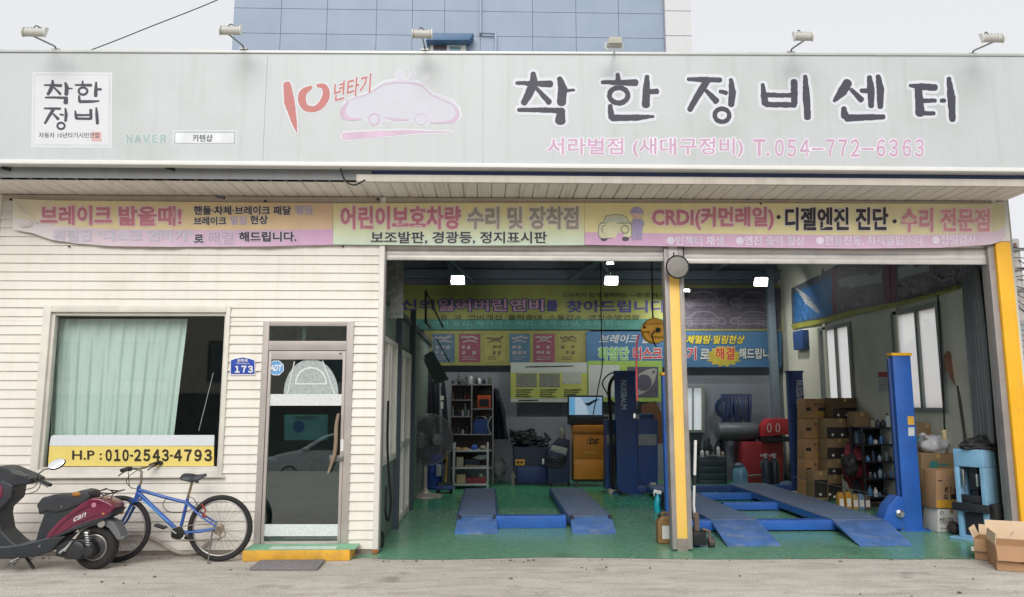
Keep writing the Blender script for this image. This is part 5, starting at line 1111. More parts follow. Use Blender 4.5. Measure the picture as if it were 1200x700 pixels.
b2.build('tool_pictures', M('cloth_pale2', '#7e7b84', .6, var=.4, scale=20), rt)
b2 = B()
for k in range(7): ribbon(b2, [(932+k*2, 337+k*3, 1.6), (950+k*3, 350+k*4, .6)], SRW, .012, .3, k)
b2.build('sun_rays', M('cloth_pale', '#98a0a4'), rt)
write('Car Chemical Doctor System', 1046, 1142, 336.5, 347, SRW, M('cloth_ink', '#2e2c20', .6), rt, .02, .02, tilt=.235)
# notice, wall boxes
nt_ = thing('wall_notice', 'small white safety notice with red heading on the right wall', 'notice', wx(1035, 460, RW-.01))
SN = lambda px, py, d: wx(px, py, RW-.008-d)
def wquad(x0, x1, y0, y1, m, par, nm, d, Sf): return flatpoly([(x0, y1), (x1, y1), (x1, y0), (x0, y0)], Sf, d, m, par, nm)
wquad(1029, 1042.5, 436.5, 460, WHI, nt_, 'board', .001, SN); wquad(1029, 1042.5, 436, 442, REDI, nt_, 'heading', .003, SN)
b2 = B()
for k in range(5): ribbon(b2, [(1031, 445+k*2.8, 1.0), (1040, 445+k*2.8, 1.0)], SN, .004)
b2.build('lines', M('notice_grey', '#8d8b8f', .6), nt_)
cl_ = B(); pa = wx(941, 398, RW-.01); cl_.box(RW-.12, RW-.005, pa.y-.25, pa.y+.2, wx(941, 410, RW).z, wx(941, 388, RW).z)
tag(cl_.build('fuse_box', M('fusebox_blue', '#2c4a80', .5, var=.1), None, .008), 'small blue fuse box on the wall beneath the right banner', 'fuse box')

# ================================================================ LAMPS OF THE BAYS
LAMP = EMIT('led_lamp', (1.0, .98, .92), 14.0)
def bay_lamp(label, px, py, Y, w=.23, h=.155, watts=70, tilt=25):
    p = pix(px, py, Y); t = thing('ceiling_lamp', label, 'lamp', p, 'lit lamps under the ceiling')
    m = Matrix.Translation(p) @ Matrix.Rotation(R(tilt), 4, 'X')
    def ob(c, s): return [m @ Vector((c[0]+dx*s[0]/2, c[1]+dy*s[1]/2, c[2]+dz2*s[2]/2)) for dz2 in (-1, 1) for dx, dy in ((-1, -1), (1, -1), (1, 1), (-1, 1))]
    F6 = [(0, 3, 2, 1), (4, 5, 6, 7), (0, 1, 5, 4), (1, 2, 6, 5), (2, 3, 7, 6), (3, 0, 4, 7)]
    B().add(ob((0, .04, 0), (w+.03, .06, h+.03)), F6).build('housing', M('lamp_housing', '#6d7274', .5, .4), t, .006)
    B().add(ob((0, .0, 0), (w, .02, h)), F6).build('lens', LAMP, t, .009)
    B().tube([p+Vector((-w*.4, .06, 0)), p+Vector((-w*.4, .1, .12)), p+Vector((w*.4, .1, .12)), p+Vector((w*.4, .06, 0))], .008, 6).tube([p+Vector((0, .1, .12)), (p.x, p.y+.1, WT)], .01, 6).build('bracket', STEEL, t)
    l = bpy.data.lights.new('lamp_light', 'AREA'); l.shape = 'RECTANGLE'; l.size = w; l.size_y = h; l.energy = watts; l.color = (1, .97, .9)
    lo_ = bpy.data.objects.new('lamp_light', l); COL.objects.link(lo_); lo_.parent = t
    lo_.location = m.to_3x3() @ Vector((0, -.02, 0)); lo_.rotation_euler = (R(90+tilt-70), 0, 0)
    return t
LW = 40
bay_lamp('leftmost square lit lamp in the left bay', 536.5, 328.5, 5.5, watts=LW); bay_lamp('second square lit lamp, left of the yellow hose reel', 716.5, 329, 5.5, watts=LW); bay_lamp('square lit lamp alone in the right bay', 892, 330.5, 5.5, watts=LW)
bay_lamp('lit lamp half hidden behind the head of the centre post', 799, 340.5, 6.2, .3, .045, watts=LW*.7); bay_lamp('small dim lamp just below the left shutter edge', 715, 308.3, 5.0, .11, .035, watts=5)

# ================================================================ INSIDE: LIFTS
def text_col(body, x0, x1, y0, y1, Y, par): write(body, x0, x1, y0, y1, on_y(Y), M('lift_letter', '#b4bcc8', .5), par, .004, .03, down=True)
PLZ = .15
def runway_lift(name, label, plats, ramps, cross, zt):
    pass
# low ramp platform in the left bay
rl = thing('wheel_ramp_lift', 'low blue platform lift with two folding ramps and a bright cross bar', 'lift', (.5, 2.2, 0))
z1 = .13
for (xl, xr, xl2, xr2, pl, pr) in ((532.4, 583.6, 537, 581.6, 538, 583), (671, 722.5, 664, 708, 661, 706)):
    a, b_ = flo(xl, 626.6), flo(xr, 626.6); yA = a.y; yB = yA+.42; yC = yB+.14; yD = 4.6
    xa, xb = a.x, b_.x
    xpa, xpb = (xa+.02, xb-.02)
    if xl > 600: xpa, xpb = flo(661, 596, z1).x, flo(706, 596, z1).x
    B().add([(xa, yA, .012), (xb, yA, .012), (xpb, yB, z1), (xpa, yB, z1), (xa, yA, .0045), (xb, yA, .0045), (xpb, yB, .0045), (xpa, yB, .0045)], [(0, 1, 2, 3), (7, 6, 5, 4), (4, 5, 1, 0), (1, 5, 6, 2), (2, 6, 7, 3), (3, 7, 4, 0)]).build('ramp', BLUEW, rl, .004)
    B().box(xpa, xpb, yB+.006, yC, .02, z1-.004).build('hinge_plate', BLUEW, rl, .004)
    B().box(xpa+.0, xpa+.04, yB-.05, yB+.06, .04, z1+.02).box(xpb-.04, xpb, yB-.05, yB+.06, .04, z1+.02).build('hinge', BLK, rl, .004)
    B().box(xpa, xpb, yC+.006, yD, .02, z1).build('platform', M('runway_deck', '#586b88', .55, var=.15, dirt=.6, dirtcol=(.12, .12, .13)), rl, .006)
    B().box(xpa-.02, xpa-.001, yC+.02, yD-.05, .03, z1-.01).box(xpb+.001, xpb+.02, yC+.02, yD-.05, .03, z1-.01).build('side_rail', BLUED, rl, .004)
a = flo(580, 620); b_ = flo(664, 620)
B().box(a.x, b_.x, a.y, a.y+.16, .005, .15).build('cross_bar', BLUE, rl, .008)
# four-post lift of the right bay
fl4 = thing('four_post_lift', 'blue four post car lift with two long grey runways', 'lift', (3.8, 3, 0))
YN, YF = 1.1, 4.75; XLp, XRp = 2.32, 5.24
def lift_post(px0, px1, ytop, Y, front, nm='post'):
    zt = pix((px0+px1)/2, ytop, Y).z; yq = 600 if front else 500; xa, xb = pix(px0, yq, Y).x, pix(px1, yq, Y).x
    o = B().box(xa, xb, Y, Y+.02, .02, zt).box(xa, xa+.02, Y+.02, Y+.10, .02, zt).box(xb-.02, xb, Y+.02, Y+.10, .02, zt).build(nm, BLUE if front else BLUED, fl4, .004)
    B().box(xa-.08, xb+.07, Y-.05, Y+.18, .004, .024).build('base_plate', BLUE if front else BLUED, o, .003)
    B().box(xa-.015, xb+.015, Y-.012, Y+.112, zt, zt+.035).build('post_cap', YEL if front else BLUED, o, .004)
    return o
lift_post(1059, 1080.5, 417, YN, True); lift_post(781, 803, 440, YN, True)
pf1 = lift_post(722, 746, 437, YF, False); pf2 = lift_post(926.5, 944, 437, YF, False)
text_col('NUSSBAUM', 727.5, 734.5, 446, 480, YF, pf1); text_col('NUSSBAUM', 933, 940.5, 446, 478, YF, pf2)
xp = pix(1059, 600, YN).x
B().prism([(xp, YN-.03, .03), (xp, YN-.03, .40), (xp-.08, YN-.03, .42), (xp-.2, YN-.03, .3), (xp-.3, YN-.03, .06), (xp-.3, YN-.03, .03)], (0, .2, 0)).build('carriage', BLUE, fl4, .01)
B().lathe((xp-.07, YN-.03, .21), [(.05, 0), (.05, .02), (.03, .035), (.03, .06)], 16, 'Y').build('pulley_bolt', CHROME, fl4)
B().box(xp-.05, xp-.015, YN+.02, YN+.06, .3, pix(1050, 420, YN).z).build('lock_rail', BLUED, fl4, .004)
zc0, zc1 = pix(950, 627, YN).z, pix(950, 610, YN).z
B().box(XLp+.05, xp-.28, YN, YN+.17, max(.02, zc0), zc1).build('cross_beam', BLUE, fl4, .01)
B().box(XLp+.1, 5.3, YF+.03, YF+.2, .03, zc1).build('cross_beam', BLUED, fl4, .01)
zr_ = zc1+.012
for (bl, br, fl_, fr_) in ((852.5, 915.8, 833, 888), (1007.9, 1070, 976, 1040)):
    a, b_ = flo(bl, 641.5), flo(br, 640.5); a2, b2_ = flo(fl_, 609, zr_), flo(fr_, 609, zr_); yP = a2.y
    B().add([(a.x, a.y, .014), (b_.x, b_.y, .014), (b2_.x, yP-.01, zr_-.01), (a2.x, yP-.01, zr_-.01), (a.x, a.y, .0055), (b_.x, b_.y, .0055), (b2_.x, yP-.01, zr_-.05), (a2.x, yP-.01, zr_-.05)], [(0, 1, 2, 3), (7, 6, 5, 4), (4, 5, 1, 0), (1, 5, 6, 2), (2, 6, 7, 3), (3, 7, 4, 0)]).build('ramp', BLUEW, fl4, .004)
    B().box(a2.x, b2_.x, yP, YF+.3, zr_-.012, zr_).build('runway', M('runway_deck', '#586b88', .55, var=.15, dirt=.6, dirtcol=(.12, .12, .13)), fl4, .003)
    B().box(a2.x, a2.x+.05, yP+.01, YF+.3, .05, zr_-.0125).box(b2_.x-.05, b2_.x, yP+.01, YF+.3, .05, zr_-.0125).build('runway_beam', BLUE, fl4, .004)
for (xa, xb, ya, yb) in ((848, 920, 589.5, 597), (821, 890, 578.5, 584)):
    z = zr_-.03; p, q = flo(xa, ya, z), flo(xb, ya, z); B().box(p.x, q.x, p.y, p.y+.14, z-.1, z).build('jack_beam', BLUE, fl4, .008)
    B().box(p.x+.2, q.x-.2, p.y+.16, p.y+.42, z-.13, z-.04).build('jack_body', M('jack_dark', '#3b4148', .5, .4), fl4, .02)
for xx in (pix(1059, 600, YN).x, pix(1080.5, 600, YN).x):
    B().lathe((xx+(.035 if xx > 5.2 else -.04), YN-.025, .024), [(.016, 0), (.016, .014), (.009, .018), (.009, .03)], 6).build('anchor_bolt', STEEL, fl4)
flatpoly([(1064, 498), (1071.5, 498), (1071, 488), (1063.5, 488)], on_y(YN), .002, M('sticker_amber', '#d0a53c', .5), fl4, 'warning_sticker'); flatpoly([(1064.5, 511), (1071.8, 511), (1071.6, 501), (1064.3, 501)], on_y(YN), .002, M('sticker_pale', '#c3c6c8', .5), fl4, 'warning_sticker')
B().cyl((5.05, YN+.19, .35), (5.05, YF, .3), .006, None, 6).cyl((2.5, YN+.19, .2), (2.5, YF, .2), .006, None, 6).build('steel_rope', STEEL, fl4)
hl = B().tube([pix(704, 300, 4.2), pix(704.5, 380, 4.2), pix(706, 425, 4.2), pix(701, 455, 4.25), pix(695, 486, 4.4)], .009, 6, sub=5).build('air_line', RUB); tag(hl, 'thin black air line hanging from the ceiling across the blue banner', 'air line')
hl = B().tube([flo(600, 596, .012), flo(632, 588, .012), flo(650, 574, .012), flo(640, 570, .012)], .012, 6, sub=6).build('floor_hose', M('hose_grey', '#a79c91')) if False else None
pu = thing('lift_power_unit', 'blue lift power unit with grey panel beside the lettered lift post', 'power unit', (2.75, 4.9, 0))
B().rect(746.5, 771, 491, 572, 4.95, 5.3).build('cabinet', BLUED, pu, .012); B().rect(748, 769.5, 509, 522, 4.94, 4.95).build('panel', M('panel_grey', '#8b8f94', .5), pu, .002)
B().rect(710, 722, 492, 574, 5.0, 5.3).build('side_cabinet', BLUED, pu, .01); B().rect(711, 721, 510, 521, 4.99, 5.0).build('panel', M('panel_grey', '#8b8f94'), pu, .002)
B().tube([pix(722, 505, 4.85), pix(720, 545, 4.8), pix(722, 572, 4.7), pix(740, 582, 4.6), pix(765, 580, 4.7)], .022, 8, sub=5).tube([pix(723, 480, 4.9), pix(712, 462, 4.8), pix(706, 448, 4.8), pix(718, 437, 4.8), pix(724, 450, 4.9)], .012, 6, sub=5).tube([pix(721, 440, 4.9), pix(714, 455, 4.85), pix(716, 500, 4.85), pix(717, 570, 4.85)], .03, 8, sub=5).build('hydraulic_hose', RUB, pu)
B().obox(pix(758, 488, 5.1), (.24, .2, .1)).build('motor', M('motor_blue', '#2a3f66', .5), pu, .03)
B().rect(714, 719, 574, 580, 4.8, 5.0).rect(762, 769, 566, 572, 4.86, 4.93).build('foot', M('pale_foot', '#a7a79c', .6), pu, .004)

# ================================================================ INSIDE: LEFT BAY
# reel
rl_ = thing('cord_reel', 'yellow retracting cord reel hanging beside the centre post', 'cord reel', pix(766, 388, 1.3))
rc = pix(766.5, 388, 1.3); kR = ppm(1.3)
REELY = M('reel_yellow', '#e3a938', .45, var=.08, dirt=.3)
B().lathe(rc, [(.05, -.09), (14.5/kR, -.07), (15.2/kR, -.04), (15.2/kR, .04), (14/kR, .07)], 32, 'Y').build('drum', REELY, rl_)
B().obox(rc+Vector((-.03, -.11, .03)), (.3, .03, .07), 0, 0, R(-4)).obox(rc+Vector((.02, -.105, -.02)), (.2, .02, .12), 0, 0, 0).build('bracket', REELY, rl_, .006)
B().lathe(rc+Vector((.02, -.125, 0)), [(.03, -.02), (.03, .02)], 12, 'Y').lathe(rc+Vector((-.15, -.125, .035)), [(.018, -.01), (.018, .012)], 8, 'Y').build('bolt', RUB, rl_)
B().tube([rc+Vector((-.02, -.13, -.02)), rc+Vector((-.06, -.14, -.06)), rc+Vector((-.03, -.13, -.17)), rc+Vector((.0, -.1, -.2))], .01, 6, sub=4).tube([rc+Vector((0, .05, .15)), (rc.x, rc.y, WT)], .01, 6).build('hanger', RUB, rl_)
B().tube([rc+Vector((-.2, -.02, -.05)), pix(746, 405, 1.3), pix(746, 440, 1.3), pix(747, 470, 1.3)], .011, 6, sub=4).build('red_cord', M('cord_red', '#d6485a', .5), rl_)
B().tube([pix(747, 470, 1.3), pix(746, 480, 1.3)], .022, 8).obox(pix(744, 488, 1.28), (.035, .03, .09)).build('plug', BLK, rl_, .004); B().obox(pix(743.5, 487.5, 1.26), (.025, .01, .05)).build('plug_tip', WHITE, rl_)
bd = B().pp([(752, 475), (768, 470), (777, 488), (777, 520), (752, 520)], 6.3, 6.34); tag(bd.build('wooden_board', M('brown_board', '#6b4a33', .7, var=.2), None), 'brown wooden board standing behind the lift power unit', 'board')
# fan
fn = thing('pedestal_fan', 'big pedestal fan with round wire guard on a grey disc base', 'fan', flo(498, 582)); fb = flo(498, 582)
FANG = M('fan_grey', '#77777c', .5, .3, var=.1); fc = pix(505, 515, fb.y-.05); rF = .41
b2 = B(); 
for k in range(15): b2.torus((0, -.1+.08*(k/14)**4, 0), rF*(.15+.85*k/14), .0035 if k < 14 else .009, 'Y', 40, 5)
b2.torus((0, .06, 0), rF, .006, 'Y', 40, 5)
for k in range(56):
    a = k*math.pi/28; b2.tube([(math.cos(a)*.06, -.11, math.sin(a)*.06), (math.cos(a)*rF*.8, -.1, math.sin(a)*rF*.8), (math.cos(a)*rF, -.02, math.sin(a)*rF), (math.cos(a)*rF*.9, .07, math.sin(a)*rF*.9), (math.cos(a)*.07, .09, math.sin(a)*.07)], .0026, 4)
mF = Matrix.Translation(fc) @ Matrix.Rotation(R(34), 4, 'Z'); b2.v = [mF @ v for v in b2.v]; b2.build('guard', FANG, fn)
b2 = B()
for k in range(3):
    def bl_(u, v, k=k):
        a = k*2.094+(v-.5)*1.25*(.45+.55*u); r = .05+u*(rF-.08); return mF @ Vector((math.cos(a)*r, -.02+.05*(v-.5), math.sin(a)*r))
    b2.sheet(bl_, 6, 6, .003)
b2.build('blades', M('fan_blade', '#5d5d63', .5, .2), fn)
b2 = B().lathe((0, 0, 0), [(.02, -.125), (.055, -.12), (.055, -.1)], 18, 'Y').lathe((0, 0, 0), [(.09, .08), (.1, .12), (.09, .22), (.03, .24)], 18, 'Y'); b2.v = [mF @ v for v in b2.v]; b2.build('motor', FANG, fn)
PBG = M('fan_base', '#a9a59a', .5, .2, var=.1)
B().tube([(fb.x, fb.y, .05), (fb.x, fb.y, fc.z-.36)], .034, 12).tube([(fb.x, fb.y, fc.z-.36), (fb.x+.02, fb.y+.1, fc.z-.1), mF @ Vector((0, .15, 0))], .024, 10).build('pole', PBG, fn)
B().lathe((fb.x, fb.y, .004), [(.285, 0), (.28, .02), (.1, .05), (.05, .09), (.036, .13)], 32).build('base', PBG, fn)
dm = thing('plastic_drum', 'blue plastic drum standing behind the fan', 'drum', flo(504, 574))
dp = flo(504, 574); B().lathe((dp.x, dp.y+.15, .004), [(.17, 0), (.2, .03), (.2, .28), (.205, .3), (.2, .32), (.2, .55), (.18, .6), (.12, .61)], 24).build('barrel', M('drum_blue', '#27439a', .4), dm); B().lathe((dp.x, dp.y+.15, .6), [(.14, 0), (.14, .04), (.1, .05)], 20).build('lid', BLK, dm)
br = thing('broom', 'upright broom with thin yellow handle beside the shelf', 'broom', flo(522, 572)); q = flo(522, 574)
B().tube([(q.x, q.y, .1), (q.x+.03, q.y+.12, .85)], .014, 8).build('handle', M('broom_yellow', '#c9a13c', .5), br); B().obox((q.x, q.y, .07), (.28, .07, .12), R(10)).build('head', BLK, br, .02); B().obox((q.x-.12, q.y-.06, .34), (.09, .06, .2)).build('label_bottle', M('grey_white', '#b6babd', .5), br, .02)
dl_ = thing('floor_dolly', 'small black and blue wheeled dolly on the floor by the broom', 'dolly', flo(521, 577)); q = flo(521, 578)
B().obox((q.x, q.y, .09), (.3, .25, .05)).build('deck', BLUED, dl_, .01); b2 = B()
for sx in (-.11, .11):
    for sy in (-.08, .08): b2.cyl((q.x+sx-.02, q.y+sy, .034), (q.x+sx+.02, q.y+sy, .034), .03, None, 12)
b2.build('castor', RUB, dl_)
# shelf rack and trolley
RACK = M('rack_grey', '#8d9095', .5, .4, var=.1); BACKB = M('rack_back', '#564b48', .7, var=.15)
rk_ = thing('storage_rack', 'tall grey storage rack with cluttered pigeonholes against the back wall', 'shelf', pix(552, 573, 6.3))
YK = 6.05; zf = lambda y: pix(550, y, YK).z; xf = lambda x: pix(x, 510, YK).x
b2 = B()
for x in (527, 552.5, 577.5): b2.box(xf(x)-.012, xf(x)+.012, YK, YK+.03, .01 if x != 552.5 else zf(509), zf(450)); 
for x in (527, 577.5): b2.box(xf(x)-.012, xf(x)+.012, YK+.4, YK+.43, .01, zf(450))
for y, x0_, x1_ in ((450.5, 527, 577.5), (468.5, 527, 552.5), (488, 527, 552.5), (509, 527, 577.5), (479, 552.5, 577.5), (528, 527, 577.5), (548.5, 527, 577.5)): b2.box(xf(x0_)+.013, xf(x1_)-.013, YK+.002, YK+.428, zf(y)-.02, zf(y))
b2.build('frame', RACK, rk_, .003); B().box(xf(527), xf(577.5), YK+.432, YK+.445, zf(548), zf(450)).build('back_panel', BACKB, rk_)
tl = thing('shelf_trolley', 'white three tier metal shelf standing in front of the tall rack', 'shelf', flo(554, 574)); YT = 5.55; zt2 = lambda y: pix(554, y, YT).z; xt = lambda x: pix(x, 545, YT).x
b2 = B()
for x in (531.5, 571.5):
    for dy in (0, .38): B().box(xt(x)-.018, xt(x)+.018, YT+dy, YT+dy+.03, .005, zt2(520)).build('leg', M('trolley_white', '#b9bec2', .45, .2, var=.08), tl, .003)
for y in (528.5, 548.5, 568): B().box(xt(531.5)+.0185, xt(571.5)-.0185, YT+.001, YT+.409, zt2(y)-.02, zt2(y)+.01).build('shelf_board', M('trolley_white', '#b9bec2'), tl, .004)
# things on the shelves: bottles, tins, cases, boxes
def bottle(label, x, ybase, hpx, Y, r, c, cap='#d8d8d4', kind='bottle', grp=None, zbase=None):
    p = pix(x, ybase, Y); h = hpx/ppm(Y); z0 = p.z if zbase is None else zbase
    t = thing(kind, label, kind, (p.x, Y, z0), grp)
    B().lathe((p.x, Y, z0), [(r*.95, 0), (r, .01), (r, h*.62), (r*.8, h*.74), (r*.36, h*.83), (r*.36, h*.88)], 14).build('body', M('ink_'+c, c, .35, var=.08), t)
    B().lathe((p.x, Y, z0+h*.88), [(r*.42, 0), (r*.42, h*.12)], 10).build('cap', M('ink_'+cap, cap, .4), t); return t
def crate(label, x0, x1, y0, y1, Y, dep, c, name='box', cat='box', grp=None, bev=.006, rz=0):
    o = B().rect(x0, x1, y0, y1, Y, Y+dep).build(name, M('ink_'+c, c, .6, var=.12, dirt=.2), None, bev); return tag(o, label, cat, grp)
YO = YK+.12
SG_ = 'small bottles and tins on the tall rack'
for k, (x, h, c, l) in enumerate(((531, 9, '#77756c', 'grey bottle at the left end of the top pigeonhole'), (536, 6, '#4b4547', 'short dark tin next to the grey bottle in the top pigeonhole'), (540, 6, '#5d5258', 'dull mauve tin in the middle of the top pigeonhole'), (545, 8, '#7a4a42', 'brown-red bottle in the top pigeonhole'), (549, 8, '#9a3c36', 'red bottle at the right end of the top pigeonhole'))): bottle(l, x, 468.3, h, YO, .026, c, '#8f8c86', grp=SG_)
for k, (x, h, c, l) in enumerate(((530.5, 12, '#a8a8a2', 'tall pale bottle at the left end of the second pigeonhole'), (534.5, 7, '#3e4350', 'dark tin beside the tall pale bottle'), (538, 7, '#414a66', 'navy tin in the second pigeonhole'), (542, 8, '#c4c6c4', 'white bottle in the middle of the second pigeonhole'), (545, 14, '#6d8676', 'green capped bottle rising above its neighbours'), (549, 8, '#d0d2d2', 'white bottle at the right end of the second pigeonhole'))): bottle(l, x, 487.8, h, YO, .024, c, '#cfcfca', grp=SG_)
for k, (x, h, c, l) in enumerate(((532, 7, '#48484e', 'dark can at the left of the third pigeonhole'), (537, 7, '#55585c', 'grey can in the third pigeonhole'), (542, 6, '#c0c3c4', 'small white can in the third pigeonhole'), (547, 8, '#3b3d44', 'black can at the right of the third pigeonhole'))): bottle(l, x, 508.8, h, YO, .03, c, '#b8b8b4', grp=SG_)
oc_ = thing('tool_case', 'orange tool case with black front on the rack', 'tool case', pix(567, 478.7, YK+.1)); B().rect(559.5, 575, 463, 478.8, YK+.06, YK+.3).build('shell', M('case_orange', '#b8522f', .45), oc_, .012); B().rect(561.5, 573, 468, 476.5, YK+.05, YK+.06).build('front', BLK, oc_, .003); B().rect(560, 575, 456.5, 461.5, YK+.08, YK+.3).build('lid_tray', BLK, oc_, .008)
bx_ = thing('tool_box', 'blue cantilever tool box on the rack under the orange case', 'tool box', pix(564, 508.7, YK+.1)); B().rect(554.5, 572.5, 495.5, 508.8, YK+.06, YK+.3).build('tray', M('toolbox_blue', '#2a4a86', .4, .2), bx_, .006); B().pp([(554.5, 495.2), (572.5, 495.2), (570, 491), (557, 491)], YK+.07, YK+.29).build('lid', M('toolbox_blue2', '#3d62a4', .4, .2), bx_, .004); B().tube([pix(557, 491, YK+.15), pix(559, 488.5, YK+.15), pix(568, 488.5, YK+.15), pix(570, 491, YK+.15)], .01, 6).build('handle', CHROME, bx_)
hb_ = B().tube([pix(575, 509, YK+.0), pix(571.5, 498, YK-.02), pix(576, 488, YK)], .012, 6, sub=4).build('hose_coil', M('hose_pale', '#8e98a0', .5)); tag(hb_, 'pale hose looped at the right upright of the rack', 'hose')
top_l = (('#55585c', 531, 'grey jar'), ('#3a3f47', 538, 'dark oil filter'), ('#b9bec0', 552, 'white spray can'), ('#23262b', 546, 'black cylinder'), ('#43464d', 558, 'dark grey tin'), ('#d5d8d8', 561.5, 'bright white tin'), ('#2d3138', 567, 'black tin'), ('#5a6a5c', 574, 'green-grey jar'))
for k, (c, x, l) in enumerate(top_l): bottle('%s on the top of the tall rack' % l, x, 450.2, 7+(k*5) % 6, YK+.1+.05*(k % 3), .034, c, '#6b6f73', grp='tins standing on top of the tall rack')
cs = B().obox(pix(541.5, 446.5, YK+.08), (.22, .2, .09), 0, 0, R(18)).build('grinder_case', M('ink_#66666a', '#66666a', .5), None, .01); tag(cs, 'grey case tilted on the top of the tall rack', 'case')
for k, (x, w, h, c, l) in enumerate(((536, 9, 4, '#8a7350', 'flat brown tray on the trolley top'), (545, 10, 3.5, '#9c8250', 'tan coil of strap on the trolley top'), (556, 8, 7, '#3b62b0', 'bright blue cloth bundle on the trolley top'), (566, 8, 6, '#8a8470', 'khaki jar on the trolley top'))):
    o = B().ell(pix(x, 528.2-h/2, YT+.15), (w/2/ppm(YT), .1, h/2/ppm(YT)), 14, 9, .08, k).build('clutter_bundle', M('ink_'+c, c, .7, var=.2), None); tag(o, l, 'bundle')
crate('pale block tilted on the middle trolley shelf', 535, 543, 536, 547.6, YT+.08, .12, '#b7b49c', 'paper_box'); o = B().pp([(554, 537), (561, 534), (570, 534.5), (569, 538), (563, 539)], YT+.05, YT+.25).build('grey_rag', M('ink_#9a9ba0', '#9a9ba0', .9)); tag(o, 'grey rag draped over the middle trolley shelf', 'rag')
crate('dark blue case on the middle trolley shelf', 545, 562, 538.5, 544.5, YT+.1, .2, '#26364e', 'flat_case'); crate('flat tan carton on the middle trolley shelf under the dark case', 545, 560, 545, 547.7, YT+.08, .2, '#a39a80', 'flat_box')
crate('cream carton with black mark on the bottom trolley shelf', 535, 545.5, 556.5, 567, YT+.05, .2, '#b8a882', 'paper_box'); crate('long red case on the bottom trolley shelf', 546.5, 569.5, 560, 567, YT+.07, .2, '#8c3a48', 'long_case')
o = B().ell(pix(563, 557.5, YT+.15), (.05, .05, .035), 14, 9, .1, 3).build('green_bundle', M('ink_#7ba08c', '#7ba08c', .7)); tag(o, 'pale green bundle on the long red case', 'bundle')
jk = thing('hanging_jacket', 'black work jacket hanging to the right of the tall rack', 'jacket', pix(584, 515, 6.6))
def jkt(u, v):
    x = 577+v*2+u*(8+9*v); y = 458+57*v-3*math.sin(u*3.14)*(1-v); return pix(x, y, 6.55-.1*math.sin(u*math.pi)-.02*math.sin(u*17+v*3))
B().sheet(jkt, 16, 14, .05).build('body', M('jacket_navy', '#1e2634', .9, var=.2), jk); B().tube([pix(583, 462, 6.5), pix(589, 482, 6.45), pix(592, 512, 6.45)], [.05, .055, .04], 10).build('sleeve', M('jacket_navy', '#1e2634'), jk)
# dark machines
NVM = M('machine_navy', '#26304a', .5, var=.15, dirt=.3); MK = M('machine_black', '#23262c', .55, var=.2)
mc1 = thing('workshop_machine', 'dark navy service machine heaped with black hoses', 'machine', pix(622, 570, 6.3))
B().rect(602, 644, 524, 569, 6.15, 6.7).build('cabinet', NVM, mc1, .02); B().rect(606, 640, 547, 565, 6.14, 6.15).build('lower_door', M('machine_navy2', '#2a3e74', .5), mc1, .003)
yl = B().rect(604, 615, 538.5, 545.5, 6.138, 6.149).build('label_plate', M('label_amber', '#d9a53a', .5), mc1); b2 = B()
for x in (607, 611.5): b2.lathe(pix(x, 542, 6.136), [(.025, 0), (.02, .006)], 12, 'Y')
b2.build('gauge_dot', BLK, yl); B().tube([pix(603, 548, 6.12), pix(603, 570, 6.12)], .012, 6).tube([pix(642.5, 536, 6.12), pix(642.5, 568, 6.12)], .012, 6).build('side_bar', STEEL, mc1)
b2 = B(); q = random.Random(11)
for k in range(26):
    x, y = q.uniform(602, 640), q.uniform(506, 523)+(abs(621-600) and 0); Yh = q.uniform(6.15, 6.6); pts = [pix(x+q.uniform(-9, 9), min(524, y+q.uniform(-5, 5)), Yh+q.uniform(-.1, .1)) for _ in range(5)]
    b2.tube(pts, q.uniform(.014, .026), 6, sub=4)
b2.build('hose_heap', MK, mc1); B().ell(pix(621, 517, 6.4), (.27, .22, .1), 16, 8, .15, 2).build('hose_core', MK, mc1)
mc2 = thing('diagnostic_cart', 'dark blue cart with a tilted grey control pad on top', 'cart', pix(655, 572, 6.0))
B().rect(642, 668, 527, 566, 5.9, 6.35).build('cabinet', M('machine_navy3', '#27345a', .5, var=.15), mc2, .02); B().pp([(644, 527), (668, 532), (668, 516), (656, 514)], 5.95, 6.3).build('top_housing', NVM, mc2, .02)
B().pp([(644.5, 528), (663.5, 533.5), (665, 525.5), (647, 521.5)], 5.86, 5.88).build('control_pad', M('pad_grey', '#a6a9a8', .5, var=.25, scale=40), mc2, .003)
b2 = B(); q = random.Random(5)
for k in range(9): b2.tube([pix(q.uniform(641, 664), q.uniform(535, 548), 5.86) for _ in range(4)], .014, 6, sub=4)
b2.build('cable_bundle', MK, mc2); b2 = B()
for x in (645, 665): b2.cyl(pix(x, 569, 5.95), pix(x, 569, 5.95)+Vector((.03, 0, 0)), .045, None, 12)
b2.build('castor', RUB, mc2); B().obox(pix(636.5, 541, 5.95), (.04, .04, .1)).build('handle_tip', WHITE, mc2, .012)
bottle('pale square-shouldered bottle standing on the dark blue cart', 659, 515, 16, 6.1, .06, '#8f8f8a', '#b0aea8')
b2 = B().pp([(598, 560), (601, 551), (605, 560)], 6.0, 6.05).rect(600, 602.5, 560, 570, 6.0, 6.04).build('axle_stand', M('ink_#7d7a74', '#7d7a74', .5)); tag(b2, 'small grey axle stand on the floor left of the navy machine', 'stand')
o = B().ell(pix(583, 548, 6.45), (.16, .1, .2), 16, 10, .12, 8).build('plastic_sack', M('sack_clear', '#7d8285', .4, var=.3, scale=14)); tag(o, 'crumpled grey plastic sack leaning beside the trolley', 'sack')
